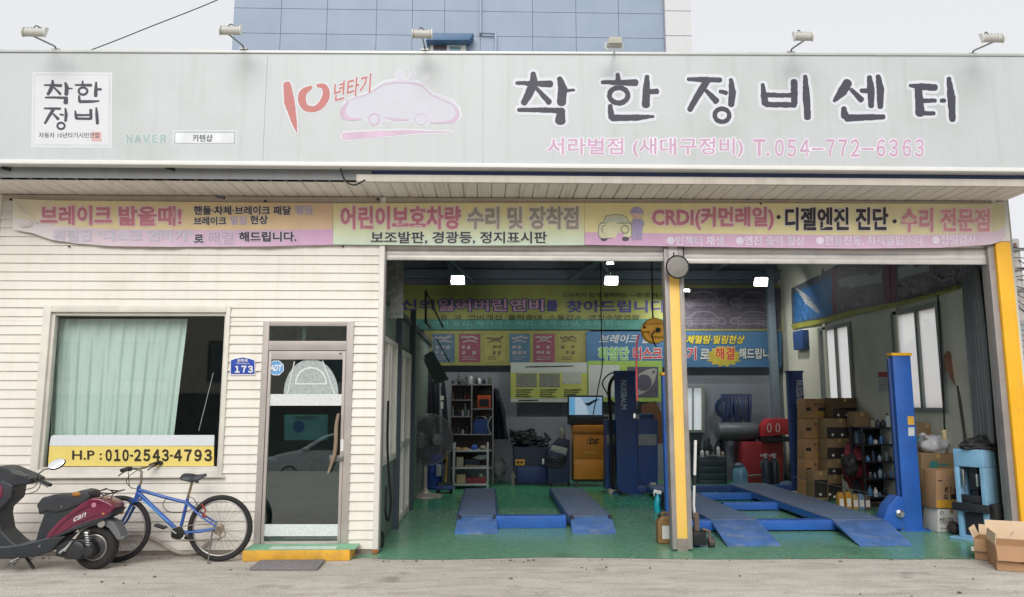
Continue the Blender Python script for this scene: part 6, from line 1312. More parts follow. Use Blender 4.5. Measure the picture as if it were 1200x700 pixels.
# orange cabinet and monitor
oc2 = thing('tool_cabinet', 'orange tool cabinet on castors in the middle of the back wall', 'cabinet', pix(691, 572, 5.9)); YC = 5.85; ORC = M('cabinet_orange', '#cf8427', .4, var=.06)
B().rect(672.5, 709.5, 508, 562, YC, YC+.45).build('carcass', ORC, oc2, .008); B().rect(673.5, 708.5, 539, 561, YC-.012, YC-.001).build('lower_drawer', ORC, oc2, .003); B().rect(673.5, 708.5, 509, 538, YC-.012, YC-.001).build('upper_drawer', ORC, oc2, .003)
B().rect(672, 710, 498.5, 507.5, YC-.02, YC+.47).build('top_drawer', ORC, oc2, .008); write('DS', 690, 702, 514, 521, on_y(YC-.013), BLK, oc2, .004, .04, shear=.3); bm_ = B(); ribbon(bm_, [(687.5, 520, 1.0), (689.5, 514, .8), (694, 511.5, .6)], on_y(YC-.013), .004); bm_.build('logo_swoosh', BLK, oc2)
write('SERIES', 685, 700, 529, 532, on_y(YC-.013), M('logo_faint', '#e0a860', .5), oc2, .004, .02); b2 = B()
for x in (675, 707):
    for dy in (.06, .4): b2.cyl(pix(x, 569, YC+dy), pix(x, 569, YC+dy)+Vector((.035, 0, 0)), .055, None, 14)
b2.build('castor', M('castor_grey', '#4c4e51', .5), oc2); B().rect(673, 709, 562.3, 565, YC+.02, YC+.44).build('plinth', BLK, oc2)
dsk = B().rect(668, 713, 488, 498, YC+.05, YC+.55).build('console_shelf', MK, None, .01); tag(dsk, 'black console shelf on the orange cabinet, under the monitor', 'console')
mon = thing('computer_monitor', 'lit monitor with pale blue screen on the black console', 'monitor', pix(687, 488, YC+.2)); YM = YC+.15
B().rect(665.5, 707, 463.5, 488, YM, YM+.06).build('case', BLK, mon, .008); sc2 = EMIT('screen_glow', (.30, .48, .68), .30); B().rect(667, 705.5, 465.5, 486.5, YM-.004, YM-.001).build('screen', sc2, mon)
flatpoly([(667.3, 486), (673.5, 486), (673.5, 466), (667.3, 466)], on_y(YM), .006, EMIT('screen_side', (.12, .36, .60), .45), mon, 'screen_menu'); flatpoly([(674, 486), (690, 486), (686, 474), (680, 466), (674, 466)], on_y(YM), .0065, EMIT('screen_pale', (.45, .58, .72), .4), mon, 'screen_field')
flatpoly([(684, 473), (690, 476), (697, 471), (703, 468), (697, 468.5), (690, 472)], on_y(YM), .0075, M('screen_dark', '#23324e', .4), mon, 'screen_picture')
# left side clutter
lb = B().pp([(494, 418), (507, 411), (526, 445), (510, 451)], 5.5, 5.53).build('leaning_board', M('dark_green_board', '#2f4540', .6, var=.1)); tag(lb, 'dark green board slanting high over the fan', 'board')
ob_ = B().rect(446, 472.5, 306, 373, .62, .64).build('particle_board', M('osb_grey', '#6f7370', .8, var=.35, scale=26), None); tag(ob_, 'grey particle board fixed high inside the left bay entrance', 'board')
pr = B().tube([pix(500, 343, 3.6), pix(519, 384, 3.6)], .013, 8).build('support_rod', M('rod_dark', '#4b5350', .4, .5)); tag(pr, 'long dark rod slanting down from the ceiling before the green banner', 'rod')
pr = B().tube([pix(499, 340, 4.0), pix(499, 378, 4.0), pix(505, 385, 4.0)], .02, 8).tube([pix(512, 398, 3.6), pix(527, 425, 3.8)], .012, 6).build('ceiling_hanger', M('rod_dark', '#4b5350')); tag(pr, 'dark ceiling hanger with a bent foot near the slanting rod', 'hanger')
def film(u, v): return pix(474+u*38-8*v, 372+v*42+6*math.sin(u*5), 3.2+.6*u+.1*math.sin(u*13+v*6)+.05*math.sin(v*19))
pf = B().sheet(film, 24, 18).build('plastic_film', FILM('clear_film', '#5f7072', .28, .12, .2)); tag(pf, 'crumpled clear plastic film slung beside the partition top', 'plastic film')
b2 = B(); q = random.Random(21)
for k in range(16): x = q.uniform(484, 520); b2.tube([pix(x, q.uniform(430, 455), 6.4), pix(x+q.uniform(-4, 4), 490, 6.4), pix(x+q.uniform(-5, 5), q.uniform(520, 560), 6.3)], q.uniform(.02, .05), 6, sub=4)
hz_ = b2.build('hose_bundle', M('dark_hose', '#20262c', .7, var=.2)); tag(hz_, 'mass of dark hoses and belts hanging in the left back corner', 'hoses')
o = B().rect(516, 520, 464, 469, 6.2, 6.25).rect(516.5, 519.5, 471, 479, 6.2, 6.24).build('hanging_tag', WHITE); tag(o, 'small white tags hanging in the dark beside the rack', 'tag')
cbl = B().tube([wx(455, 470, -1.1), wx(454, 520, -1.12), wx(456, 560, -1.1), wx(458, 590, -1.08), wx(455, 610, -1.1), wx(452, 600, -1.1), wx(453, 570, -1.1)], .014, 6, sub=5).build('hanging_cable', RUB); tag(cbl, 'black cable hanging down the partition near the entrance', 'cable')
wl_ = thing('spare_castor', 'black rubber wheel on the floor by the siding corner', 'wheel', flo(445, 643)); q = flo(443.5, 643); B().torus((q.x+.02, q.y+.02, .09), .06, .03, 'X', 24, 10).build('tyre', RUB, wl_); B().cyl((q.x-.0, q.y+.02, .09), (q.x+.04, q.y+.02, .09), .04).build('hub', STEEL, wl_)

# ================================================================ INSIDE: CENTRE POST CLUTTER
def floorY(px, py): p = flo(px, py); return p.x, p.y
sx, sy = floorY(771, 601)
sp_ = thing('spray_bottle', 'turquoise spray bottle with white trigger left of the centre post', 'spray bottle', (sx, sy, .004)); bs = B(); k = 1/ppm(sy)
stool_z = .0
bs.lathe((sx, sy, .005), [(.05, 0), (.055, .02), (.055, .12), (.035, .2), (.016, .235), (.016, .25)], 16).build('bottle', M('spray_turquoise', '#22b4c8', .3), sp_); B().obox((sx, sy, .285), (.11, .03, .05), 0, 0, R(12)).obox((sx-.05, sy, .25), (.012, .02, .06), 0, 0, R(-20)).build('trigger', WHITE, sp_, .006)
cx_, cy_ = floorY(782, 603); ch_ = thing('chain_block', 'black chain hoist lump lying between the spray bottle and the centre post', 'hoist', (cx_, cy_, 0))
B().ell((cx_, cy_, .16), (.09, .1, .15), 16, 10, .12, 4).build('body', BLK, ch_); B().tube([(cx_-.05, cy_-.1, .27), (cx_+.03, cy_-.11, .2)], .022, 8).tube([(cx_-.03, cy_-.1, .02), (cx_-.07, cy_-.12, .05)], .02, 8).build('lever', CHROME, ch_)
jx, jy = floorY(780, 637); jg = thing('oil_jug', 'brown plastic jug with white label at the foot of the centre post', 'jug', (jx, jy, 0)); k = ppm(jy)
B().prism([(jx-.095, jy-.07, .005), (jx+.085, jy-.07, .005), (jx+.085, jy-.07, .25), (jx+.05, jy-.07, .295), (jx-.05, jy-.07, .295), (jx-.095, jy-.07, .24)], (0, .14, 0)).build('body', M('jug_brown', '#8a6a45', .45, var=.1), jg, .018, 3); B().tube([(jx-.04, jy, .29), (jx-.03, jy, .33), (jx+.03, jy, .33), (jx+.04, jy, .29)], .012, 8).build('handle', M('jug_brown', '#8a6a45'), jg); B().box(jx-.05, jx+.07, jy-.073, jy-.0705, .06, .2).build('label', M('jug_label', '#d6d6d3', .5), jg)
B().cyl((jx-.06, jy, .28), (jx-.06, jy, .31), .022).build('cap', RUB, jg)
tx, ty = floorY(818, 641); tj = thing('trolley_jack', 'black trolley jack with tall white handle right of the centre post', 'jack', (tx, ty, 0))
B().obox((tx, ty+.1, .1), (.15, .4, .14)).build('chassis', BLK, tj, .02); B().tube([pix(815.5, 619, ty), pix(813, 592, ty), pix(813.5, 569, ty+.02)], .014, 8).build('lower_handle', WHITE, tj); B().tube([pix(813.5, 569, ty+.02), pix(814, 557, ty+.03)], .02, 8).build('grip', BLK, tj); B().tube([pix(814, 557, ty+.03), pix(815, 516, ty+.06)], .017, 8).build('upper_handle', WHITE, tj)
wh = B(); wh.cyl((tx+.1, ty-.05, .055), (tx+.16, ty-.05, .055), .05).build('wheel', M('jack_wheel', '#4a4240', .6), tj); B().tube([(tx+.04, ty-.06, .2), (tx+.11, ty-.07, .17), (tx+.11, ty-.07, .06)], .016, 8).obox((tx-.01, ty, .26), (.05, .05, .2)).build('yoke', M('jack_brown', '#6d5a50', .5), tj)

# ================================================================ INSIDE: BACK OF THE RIGHT BAY
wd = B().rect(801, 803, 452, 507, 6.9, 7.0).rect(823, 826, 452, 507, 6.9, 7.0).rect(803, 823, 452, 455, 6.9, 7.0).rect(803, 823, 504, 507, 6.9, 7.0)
wo2 = wd.build('back_window', M('inner_window_frame', '#7d8480'), G); B().rect(803, 823, 455, 504, 6.97, 6.975).build('pane', EMIT('pane_daylight_glow', (.45, .5, .52), .62), wo2); B().rect(811.5, 813, 455, 504, 6.93, 6.96).build('mullion', M('inner_window_frame', '#7d8480'), wo2)  # pane emits its own glow in place of daylight; wall behind is solid
tc_ = thing('tool_chest', 'dark steel tool chest with pale handles behind the left runway', 'tool chest', pix(836, 572, 6.2))
B().rect(819, 852, 536, 571, 6.2, 6.7).build('carcass', M('chest_dark', '#2c3943', .45, .2, var=.15), tc_, .015); b2 = B()
for y in (539, 547, 555, 563): b2.rect(821, 850, y, y+6.6, 6.188, 6.2)
b2.build('drawer', M('chest_drawer', '#33414c', .45, .2), tc_, .003); B().tube([pix(827, 534, 6.2), pix(842, 534.5, 6.2)], .016, 8).build('handle', STEEL, tc_)
for k, (x, h, c, l) in enumerate(((823, 9, '#c7cbcc', 'white can at the left end of the dark tool chest'), (829, 8, '#9aa4a8', 'grey can on the dark tool chest'), (836, 6, '#3d4a55', 'dark can on the dark tool chest'), (842, 14, '#b9c2c6', 'tall pale spray can on the dark tool chest'), (847, 7, '#8b8377', 'tan tin at the right end of the dark tool chest'))): bottle(l, x, 535.5, h, 6.35, .035, c, '#3a4048', grp='cans on the dark tool chest')
hg = B(); q = random.Random(9)
for k in range(14):
    x = 846+k*2.6; hg.tube([pix(x, 462, 6.85), pix(x+q.uniform(-2, 2), 478, 6.78), pix(x+q.uniform(-2, 2), q.uniform(488, 502), 6.8)], .022, 6, sub=3)
for k in range(3): hg.torus(pix(850, 478, 6.82), .2-.03*k, .018, 'Y', 24, 6)
hgo = hg.build('wall_hoses', M('hose_blue', '#25375a', .5, var=.2)); tag(hgo, 'rack of blue hoses hanging on the back wall of the right bay', 'hoses')
B().tube([pix(842, 461, 6.9), pix(884, 461, 6.9)], .02, 8).build('peg_rail', M('rod_dark', '#4b5350'), None) if False else None
hv = B(); q = random.Random(31)
for k in range(12): x = q.uniform(803, 846); hv.tube([pix(x, q.uniform(512, 522), 6.72), pix(x+q.uniform(-3, 3), 532, 6.7), pix(x+q.uniform(-7, 7), q.uniform(540, 560), 6.72)], q.uniform(.02, .045), 6, sub=3)
tag(hv.build('hose_tangle', M('dark_hose', '#20262c')), 'tangle of dark hoses below the small back window', 'hoses')
tk = thing('air_tank', 'grey horizontal air tank on a dark stand below the blue hoses', 'air tank', pix(864, 530, 6.6)); tp = pix(864, 506, 6.65)
B().lathe((tp.x-.42, tp.y, tp.z), [(.05, 0), (.15, .04), (.18, .1), (.18, .74), (.15, .8), (.05, .84)], 20, 'X').build('vessel', M('tank_grey', '#5d656b', .5, .3, var=.12), tk); b2 = B()
for dx in (-.3, .3): B().box(tp.x+dx-.02, tp.x+dx+.02, tp.y-.12, tp.y+.12, .004, tp.z-.14).build('leg', MK, tk)
rc1 = thing('red_cabinet', 'red steel cabinet against the back wall behind the gas bottles', 'cabinet', pix(894, 570, 6.4)); RDC = M('cabinet_red', '#8e2630', .45, var=.12, dirt=.2)
B().rect(870, 918, 518, 570, 6.4, 6.85).build('carcass', RDC, rc1, .01); b2 = B()
for x in (871.5, 895): b2.rect(x, x+21.5, 520, 568, 6.388, 6.4)
b2.build('door', RDC, rc1, .003); B().rect(891, 892.5, 540, 548, 6.375, 6.388).rect(896.5, 898, 540, 548, 6.375, 6.388).build('handle', STEEL, rc1)
rx_ = thing('red_machine', 'slanted red box with two white ovals on the red cabinet', 'machine', pix(911, 512, 6.3)); B().pp([(895, 512), (925, 509), (925, 491), (902, 491), (896, 499)], 6.28, 6.6).build('shell', M('box_red', '#b0303a', .4, var=.08), rx_, .01)
b2 = B(); ribbon(b2, ring(901.5, 501.5, 2.2, 4.8, 1.0, 20), on_y(6.28), .004); ribbon(b2, ring(911.5, 501.5, 2.2, 4.8, 1.0, 20), on_y(6.28), .004); b2.build('oval_mark', M('mark_white', '#d5d2d2', .5), rx_)
B().rect(895, 925, 512.3, 517.7, 6.3, 6.6).build('rack_base', MK, rx_)
for i, (x, c, l) in enumerate(((899, '#2b3542', 'dark gas bottle, left of the pair before the red cabinet'), (909, '#242b33', 'darker gas bottle, right of the pair before the red cabinet'))):
    gb = thing('gas_cylinder', l, 'gas bottle', flo(x, 574), 'gas bottles'); q = flo(x, 574); h = 38/ppm(q.y)
    B().lathe((q.x, q.y, .005), [(.075, 0), (.08, .02), (.08, h*.75), (.06, h*.87), (.028, h*.93)], 18).build('bottle', M('ink_'+c, c, .4), gb); B().lathe((q.x, q.y, h*.93), [(.028, 0), (.028, .05), (.04, .055), (.04, .08)], 12).obox((q.x-.05, q.y-.02, h*.93+.05), (.1, .03, .03)).build('valve', M('valve_pale', '#b9bcbc', .4, .5), gb)
vc = thing('vacuum_drum', 'pale blue rounded workshop vacuum behind the runways', 'vacuum', flo(868, 573)); q = flo(868, 573)
B().lathe((q.x, q.y, .03), [(.1, 0), (.13, .03), (.13, .2), (.12, .3), (.08, .36)], 18).build('drum', M('vacuum_blue', '#5f8aa6', .4), vc); B().ell((q.x-.02, q.y, .4), (.09, .09, .06), 14, 8).build('head', M('vacuum_head', '#3d5568', .4), vc); B().tube([(q.x+.1, q.y, .22), (q.x+.3, q.y, .24), (q.x+.62, q.y-.02, .22), (q.x+.64, q.y-.02, .03)], .015, 8).build('wand', STEEL, vc)
o = B().ell(flo(928, 578)+Vector((0, .1, .09)), (.2, .15, .1), 16, 10, .1, 5).build('rag_heap', M('ink_#3f5874', '#3f5874', .9, var=.2)); tag(o, 'heap of blue rags on the floor by the far lift post', 'rags')
o = B().obox(flo(928, 579)+Vector((0, -.05, .03)), (.28, .12, .04), R(8)).build('rag_heap', M('ink_#c2c0a8', '#c2c0a8', .9, var=.2), None, .015); tag(o, 'folded cream rag lying before the blue rags', 'rag')

# ================================================================ INSIDE: CARTONS ON THE RIGHT
CARD = M('cardboard', '#a9825a', .8, var=.08, scale=4, dirt=.15, dirtcol=(.25, .18, .12)); CARDD = M('cardboard_dull', '#8d7556', .8, var=.1, scale=4); BLKP = M('carton_black_print', '#2b2724', .6); CRDW = M('carton_white', '#d9d6d0', .6, var=.05); CRDL = M('cardboard_light', '#ab8663', .8, var=.07); TAPE = M('parcel_tape', '#b99a66', .35)
def carton(label, x0, x1, y0, y1, Y, dep, mat, marks=(), grp=None, name='carton', zfloor=None):
    p = pix((x0+x1)/2, y1, Y); t = thing(name, label, 'carton', (p.x, Y+dep/2, p.z), grp)
    b2 = B().rect(x0, x1, y0, y1, Y, Y+dep)
    if zfloor is not None:
        zm = min(v.z for v in b2.v)
        for v in b2.v:
            if v.z < zm+.05: v.z = zfloor
    b2.build('box', mat, t, .006)
    a, b_ = pix(x0, y0, Y), pix(x1, y0, Y); xm_ = (a.x+b_.x)/2
    B().box(xm_-.025, xm_+.025, Y-.0012, Y+dep*.9, a.z-.06, a.z+.0012).build('tape', TAPE, t)
    S = on_y(Y)
    for m_ in marks:
        if m_[0] == 'band': flatpoly([(m_[1], m_[4]), (m_[2], m_[4]), (m_[2], m_[3]), (m_[1], m_[3])], S, .002, m_[5], t, 'print_band')
        else: write(m_[0], *m_[1:5], S, m_[5], t, .004, .035, shear=m_[6] if len(m_) > 6 else 0, name='print', space=.62 if ord(m_[0][0]) > 0xFF00 else 1.0)
    return t
GC = 'oil cartons stacked by the right wall'
YS4 = 4.2; CAMB = M('carton_amber', '#b08a35', .6)
def kixx(x0, x1, y0, y1): return [(FWD('Kixx'), x0+11, x0+23, y0+4.2, y0+8.2, BLKP, .2), ('band', x0+16, x1-1, y0+10.2, y0+14.2, BLKP), ('band', x0+1.5, x0+7.5, y0+10.2, y0+14, BLKP), ('band', x0+12, x1-3, y0+16, y0+19.5, CAMB)]
rows = [(562.4, 585, 'at the bottom'), (538.2, 562, 'second from the bottom'), (514.6, 538, 'in the middle'), (491, 514.2, 'second from the top'), (467.5, 490.6, 'at the top')]
for i, (a, b_, w) in enumerate(rows): carton('brown oil carton %s of the tallest stack, by the far lift post' % w, 943+.35*(4-i)*0, 971.5, a, b_, YS4, .3, CARD, kixx(943, 971.5, a, b_), GC, zfloor=.006 if i == 0 else None)
YS5 = 3.85
def dk(x0, x1, y0, y1): return [('band', x0+.4, x1-.4, y0+10, y1-.6, BLKP), ('●', x0+6, x0+9, y1-6, y1-3, CRDW), ('●', x0+17, x0+20, y1-6, y1-3, CRDW)]
for (x0, x1, a, b_, w) in ((954, 970, 552.5, 584, 'black-banded carton on the floor at the left of its row'), (970.4, 987, 557, 587, 'black-banded carton on the floor under the leaning red bag'), (970, 996, 538.6, 556.6, 'black-banded carton on the lower row behind the red bag'), (969, 998, 514.6, 538.2, 'black-banded carton in the middle of the second stack'), (968.5, 1001, 490.8, 514.2, 'wide black-banded carton near the top of the second stack')):
    carton(w, x0, x1, a, b_, YS5, .3, CARDD, dk(x0, x1, a, b_), GC, zfloor=.006 if b_ > 580 else None)
carton('dark topmost carton before the far bay window', 976, 1004, 466.5, 490.4, YS5+.02, .3, M('carton_dark', '#5d4a30', .7, var=.1), [('band', 976.4, 1003.6, 478, 490, BLKP), ('band', 986, 1002, 478.8, 480, CAMB), ('●', 981, 984, 485, 488, CRDW), ('●', 991, 994, 485, 488, CRDW)], GC)
carton('plain small carton on the end of the second stack', 1001.5, 1018.5, 483, 502, 3.5, .25, CARDD, [], GC)
rg = B().ell(pix(1003, 545, 3.45), (.2, .2, .36), 26, 18, .13, 6).build('red_bag', M('bag_red', '#7a2230', .7, var=.25)); tag(rg, 'slumped dark red bag between the cartons and the dark bottle rack', 'bag')
bg_ = B().ell(pix(996, 545, 3.22), (.12, .1, .15), 20, 14, .14, 7).build('black_bag', M('ink_#2a2628', '#2a2628', .6, var=.2)); tag(bg_, 'black bundle strapped on the dark red bag', 'bundle')
# dark rack with bottles
dr_ = thing('bottle_rack', 'dark steel rack full of small bottles before the right wall', 'rack', (5.6, 2.9, 0)); YR = 2.95
xr = lambda x: pix(x, 560, YR).x; zr2 = lambda y: pix(1030, y, YR).z; b2 = B()
for x in (1014, 1052):
    for dy in (0, .35): b2.box(xr(x)-.015, xr(x)+.015, YR+dy, YR+dy+.03, .01, zr2(500))
for y in (501, 521, 541, 561, 583): b2.box(xr(1014)+.0155, xr(1052)-.0155, YR+.001, YR+.379, zr2(y)-.02, zr2(y))
b2.build('frame', M('rack_black2', '#24272b', .5, .3), dr_, .003); B().box(xr(1014), xr(1052), YR+.381, YR+.395, .05, zr2(501)).build('back_panel', MK, dr_)
cb_ = ['#3c6f9c', '#4a83b0', '#8fa9bb', '#2e3238', '#d3d6d6', '#35435c', '#6b7f8a']
n_ = 0
PLACES = {521: 'on the second shelf', 541: 'on the third shelf', 561: 'on the fourth shelf', 583: 'on the lowest shelf'}
for y in (521, 541, 561, 583):
    for k in range(5):
        c = cb_[(n_*3+k) % 7] if y < 561 else cb_[(n_+k*2) % 7]; n_ += 1
        bottle('small bottle %s of the dark rack, %s from its left post' % (PLACES[y], ['first', 'second', 'third', 'fourth', 'fifth'][k]), 1019+k*6.4+rnd.uniform(-1.8, 1.8), y, rnd.uniform(6, 13), YR+.1+rnd.uniform(-.04, .12), rnd.uniform(.022, .036), c, cb_[(k+n_) % 7], grp='bottles on the dark rack')
for k, (x, h, c, l) in enumerate(((1023, 10, '#8f8a78', 'khaki bottle on top of the dark rack'), (1029, 9, '#3c4148', 'black bottle on top of the dark rack'), (1035, 9, '#2c2f33', 'squat black jar on top of the dark rack'), (1041, 16, '#c3d4d6', 'tall white-blue spray bottle on top of the dark rack'))): bottle(l, x, 500.8, h, YR+.12, .038, c, '#22252a', grp='bottles on the dark rack')
cn = thing('oil_can', 'silver-blue oil can standing on a carton beside the dark rack', 'oil can', pix(1009, 523, 3.3)); B().pp([(1003, 523), (1014, 523), (1014, 509), (1010, 503.5), (1005, 503.5), (1003, 508)], 3.28, 3.42).build('body', M('can_steel', '#7f8c99', .35, .4), cn, .015); B().tube([pix(1007, 507, 3.27), pix(1006, 513, 3.26), pix(1008, 519, 3.27)], .014, 8).build('grip', BLUED, cn)
for k, (x, c, h, l) in enumerate(((985.5, '#b5873a', 22, 'amber flask, leftmost of the floor row before the cartons'), (994, '#c08b32', 23, 'amber flask with white label in the floor row'), (1002, '#a08a5c', 20, 'tan flask in the middle of the floor row'), (1009, '#6d86a8', 20, 'pale blue flask in the floor row'), (1016, '#5b4f48', 19, 'brown flask at the right end of the floor row'))):
    q = flo(x, 598); t = thing('oil_flask', l, 'flask', (q.x, q.y, .004), 'oil flasks on the floor'); kk = ppm(q.y); w = 6.6/kk; h_ = h/kk
    B().prism([(q.x-w/2, q.y-.04, .006), (q.x+w/2, q.y-.04, .006), (q.x+w/2, q.y-.04, h_*.75), (q.x+w*.2, q.y-.04, h_*.92), (q.x-w*.2, q.y-.04, h_*.92), (q.x-w/2, q.y-.04, h_*.75)], (0, .09, 0)).build('body', M('ink_'+c, c, .35, var=.1), t, .01); B().cyl((q.x, q.y, h_*.92), (q.x, q.y, h_), .018).build('cap', M('ink_#3a3a3c', '#3a3a3c', .4), t); B().box(q.x-w*.36, q.x+w*.36, q.y-.0425, q.y-.0405, h_*.2, h_*.6).build('label', CRDW, t)
# by the near post
carton('white oil carton on the floor under the amber-printed carton', 1099, 1131, 596.4, 626, 1.0, .3, CRDW, [(FWD('HELIX'), 1101.5, 1117, 607, 611.5, BLKP), ('band', 1101.5, 1114, 612.6, 613.6, M('carton_grey_print', '#8f8d8d', .6)), ('○', 1101.5, 1106, 599, 603.5, M('carton_grey_print', '#8f8d8d')), ('band', 1102, 1128, 619, 620, M('carton_grey_print', '#8f8d8d'))], 'cartons beside the near lift post', zfloor=.006)
carton('brown carton with amber flash leaning over the white carton', 1097, 1131, 551.5, 596, .98, .3, CRDL, [(FWD('Kixx'), 1107, 1126, 570, 577.5, BLKP, .2), ('G', 1106, 1110.5, 579.5, 585, BLKP), ('band', 1114, 1129, 579, 585, BLKP), ('band', 1098, 1130.5, 586.5, 595, M('carton_amber2', '#d09a2c', .6)), ('band', 1099, 1104, 563, 564.2, BLKP)], 'cartons beside the near lift post')
carton('carton with green round mark on top of the pile by the near lift post', 1079.5, 1119, 531.5, 575, 1.55, .35, CARDD, [('●', 1089, 1099.5, 540, 550, M('mark_green', '#3f8079', .6)), ('band', 1100, 1112, 543.5, 546, M('mark_green', '#3f8079'))], 'cartons beside the near lift post')
carton('film-wrapped carton squeezed between the lift post and the white carton', 1081.5, 1098, 576, 622, 1.4, .3, M('carton_wrapped', '#7f7565', .3, var=.2, scale=8), [], 'cartons beside the near lift post', zfloor=.006)
carton('tan carton with green corner marks behind the white plastic bag', 1072, 1101, 496, 531, 2.0, .3, CARDD, [('●', 1074, 1079, 511, 518, M('mark_green', '#3f8079')), ('●', 1095, 1099, 499, 505, M('mark_green', '#3f8079'))], 'cartons beside the near lift post')
pbq = random.Random(3); pbg = B().ell(pix(1094, 521.5, 1.72), (.17, .16, .13), 26, 16, .11, 9).tube([pix(1086, 513, 1.65), pix(1082, 508.5, 1.62), pix(1079, 511, 1.6)], [.03, .018, .03], 8).build('plastic_bag', M('bag_white', '#d3d5d8', .35, var=.05), None, angle=80); tag(pbg, 'crumpled white plastic bag on the green-marked carton', 'plastic bag')
chr_ = thing('wooden_chair', 'dark wooden chair whose back shows over the tan carton', 'chair', (5.72, 2.75, 0)); YW = 2.7; DW = M('chair_wood', '#5b3a2c', .5, var=.15)
B().rect(1074, 1091.5, 481, 485, YW, YW+.04).rect(1088.5, 1091.5, 485.2, 500, YW, YW+.04).rect(1074, 1077, 485.2, 500, YW, YW+.04).build('back_frame', DW, chr_, .006); B().rect(1077.2, 1088.3, 485.2, 497, YW+.012, YW+.03).build('back_pad', M('chair_pad', '#a39279', .8), chr_, .005)
xa, xb = pix(1074, 490, YW).x, pix(1091.5, 490, YW).x; B().box(xa, xb, YW-.38, YW+.03, .43, .47).build('seat', DW, chr_, .008)
for x in (xa+.02, xb-.02):
    for y in (YW-.36, YW+.015): B().box(x-.018, x+.018, y-.018, y+.018, .005, .429).build('leg', DW, chr_, .004)
B().box(xa, xa+.035, YW, YW+.035, .47, pix(1074, 500, YW).z).box(xb-.035, xb, YW, YW+.035, .47, pix(1091, 500, YW).z).build('back_post', DW, chr_)
# rope with weight, shovel
rp = thing('pull_rope', 'dark pull rope with cream wooden handle hanging by the near bay window', 'rope', pix(1107, 512, 1.35)); B().tube([pix(1099, 345, 1.4), pix(1104, 430, 1.38), pix(1107, 505, 1.35)], .011, 6, sub=3).build('rope', RUB, rp); B().lathe(pix(1107, 515, 1.35), [(.028, 0), (.032, .02), (.03, .1), (.015, .12)], 12).build('handle', M('handle_cream', '#cdbb8c', .5), rp)
sv_ = thing('shovel', 'rusty long handled shovel leaning with its blade up against the right wall', 'shovel', flo(1141, 612))
SA, SB = pix(1122.5, 452, 1.35), pix(1137, 560, 1.1); B().tube([SB, SA], .016, 8).build('shaft', M('shaft_dark', '#2f2b29', .6), sv_)
def blade(u, v):
    w = 15*(.25+.75*math.sin(min(1, v*1.6)*1.57))*(1 if v < .75 else math.cos((v-.75)*4.6)); x = 1122-9*v+(u-.5)*w*1.4+2*v; y = 454-40*v+(u-.5)*6; return pix(x, y, 1.36+.05*math.cos((u-.5)*3)+.02*v)
B().sheet(blade, 10, 12, .006).build('blade', M('rusty_blade', '#8a6455', .7, .2, var=.3, scale=12), sv_)
st_ = B(); stn = M('wall_stain', '#6b5a4c', .8, var=.3)
# folded dark curtain by the corner post
fc_ = thing('folded_curtain', 'dark grey pleated curtain drawn back beside the yellow corner post', 'curtain', (5.82, .7, 0))
def pleat2(u, v):
    a_, b_ = Vector((5.90, .90)), Vector((5.76, .44)); q = a_.lerp(b_, u); n = Vector((-.97, .24))
    q = q+n*(.045*math.sin(u*math.pi*13+.25*math.sin(v*4))+.02+.05*v*(1-u)+.008*math.sin(v*7+u*9)); return Vector((q.x, q.y, 3.1-3.07*v))
B().sheet(pleat2, 90, 14, .004).build('cloth', M('curtain_dark', '#62686c', .6, var=.15, scale=3, streak=.2), fc_, angle=70)
B().tube([pix(1151.5, 470, .72), pix(1153.5, 480, .72)], .012, 6).build('tie', WHITE, fc_)
# shop press
pr_ = thing('shop_press', 'light blue hydraulic shop press frame with dark cross bolsters', 'press', (5.85, .75, 0))
pc_ = Vector((pix(1147, 600, .52).x, .52, 0)); mP = Matrix.Translation(pc_) @ Matrix.Rotation(R(-62), 4, 'Z'); PBL_ = M('press_blue', '#83b3d4', .45, var=.1, scale=6, dirt=.4, dirtcol=(.2, .24, .28), dscale=5)
HT = pix(1140, 527, pc_.y-.12).z
def pb_(boxes, nm, mt, bev=.006):
    b2 = B()
    for q in boxes: b2.box(*q)
    b2.v = [mP @ v for v in b2.v]; return b2.build(nm, mt, pr_, bev)
W2, D2 = .165, .13
pb_([(-W2, -W2+.05, -D2, -D2+.12, .03, HT-.2), (-W2, -W2+.05, D2-.12, D2, .03, HT-.2), (W2-.05, W2, -D2, D2, .03, HT-.2)], 'upright', PBL_)
pb_([(-W2, W2, -D2, -D2+.04, HT-.198, HT), (-W2, W2, D2-.04, D2, HT-.198, HT), (-W2, -W2+.04, -D2+.041, D2-.041, HT-.198, HT), (W2-.04, W2, -D2+.041, D2-.041, HT-.198, HT)], 'head_beam', PBL_, .012)
pb_([(-W2-.03, W2+.03, -D2-.05, -D2-.004, .32, .41), (-W2-.03, W2+.03, D2+.004, D2+.05, .32, .41)], 'bolster', MK); pb_([(-W2-.06, W2+.06, -D2-.1, -D2+.03, .004, .03), (-W2-.06, W2+.06, D2-.03, D2+.1, .004, .03), (-W2, W2, -D2+.031, D2-.031, .006, .05)], 'foot', PBL_)
pb_([(-.05, .05, -.05, .05, .55, HT-.1), (-.03, .03, -.03, .03, .45, .55), (-.14, .1, -.12, -.08, .412, .5), (-.1, .13, -.1, .1, .05, .3)], 'ram', MK, .012); pb_([(-.09, -.06, -D2-.0, -D2+.03, .6, .78), (.07, .09, -.14, -.1, .6, .74)], 'spring', CHROME)
pb_([(W2+.005, W2+.06, -.1, .04, .25, .42)], 'pump', BLK, .012)
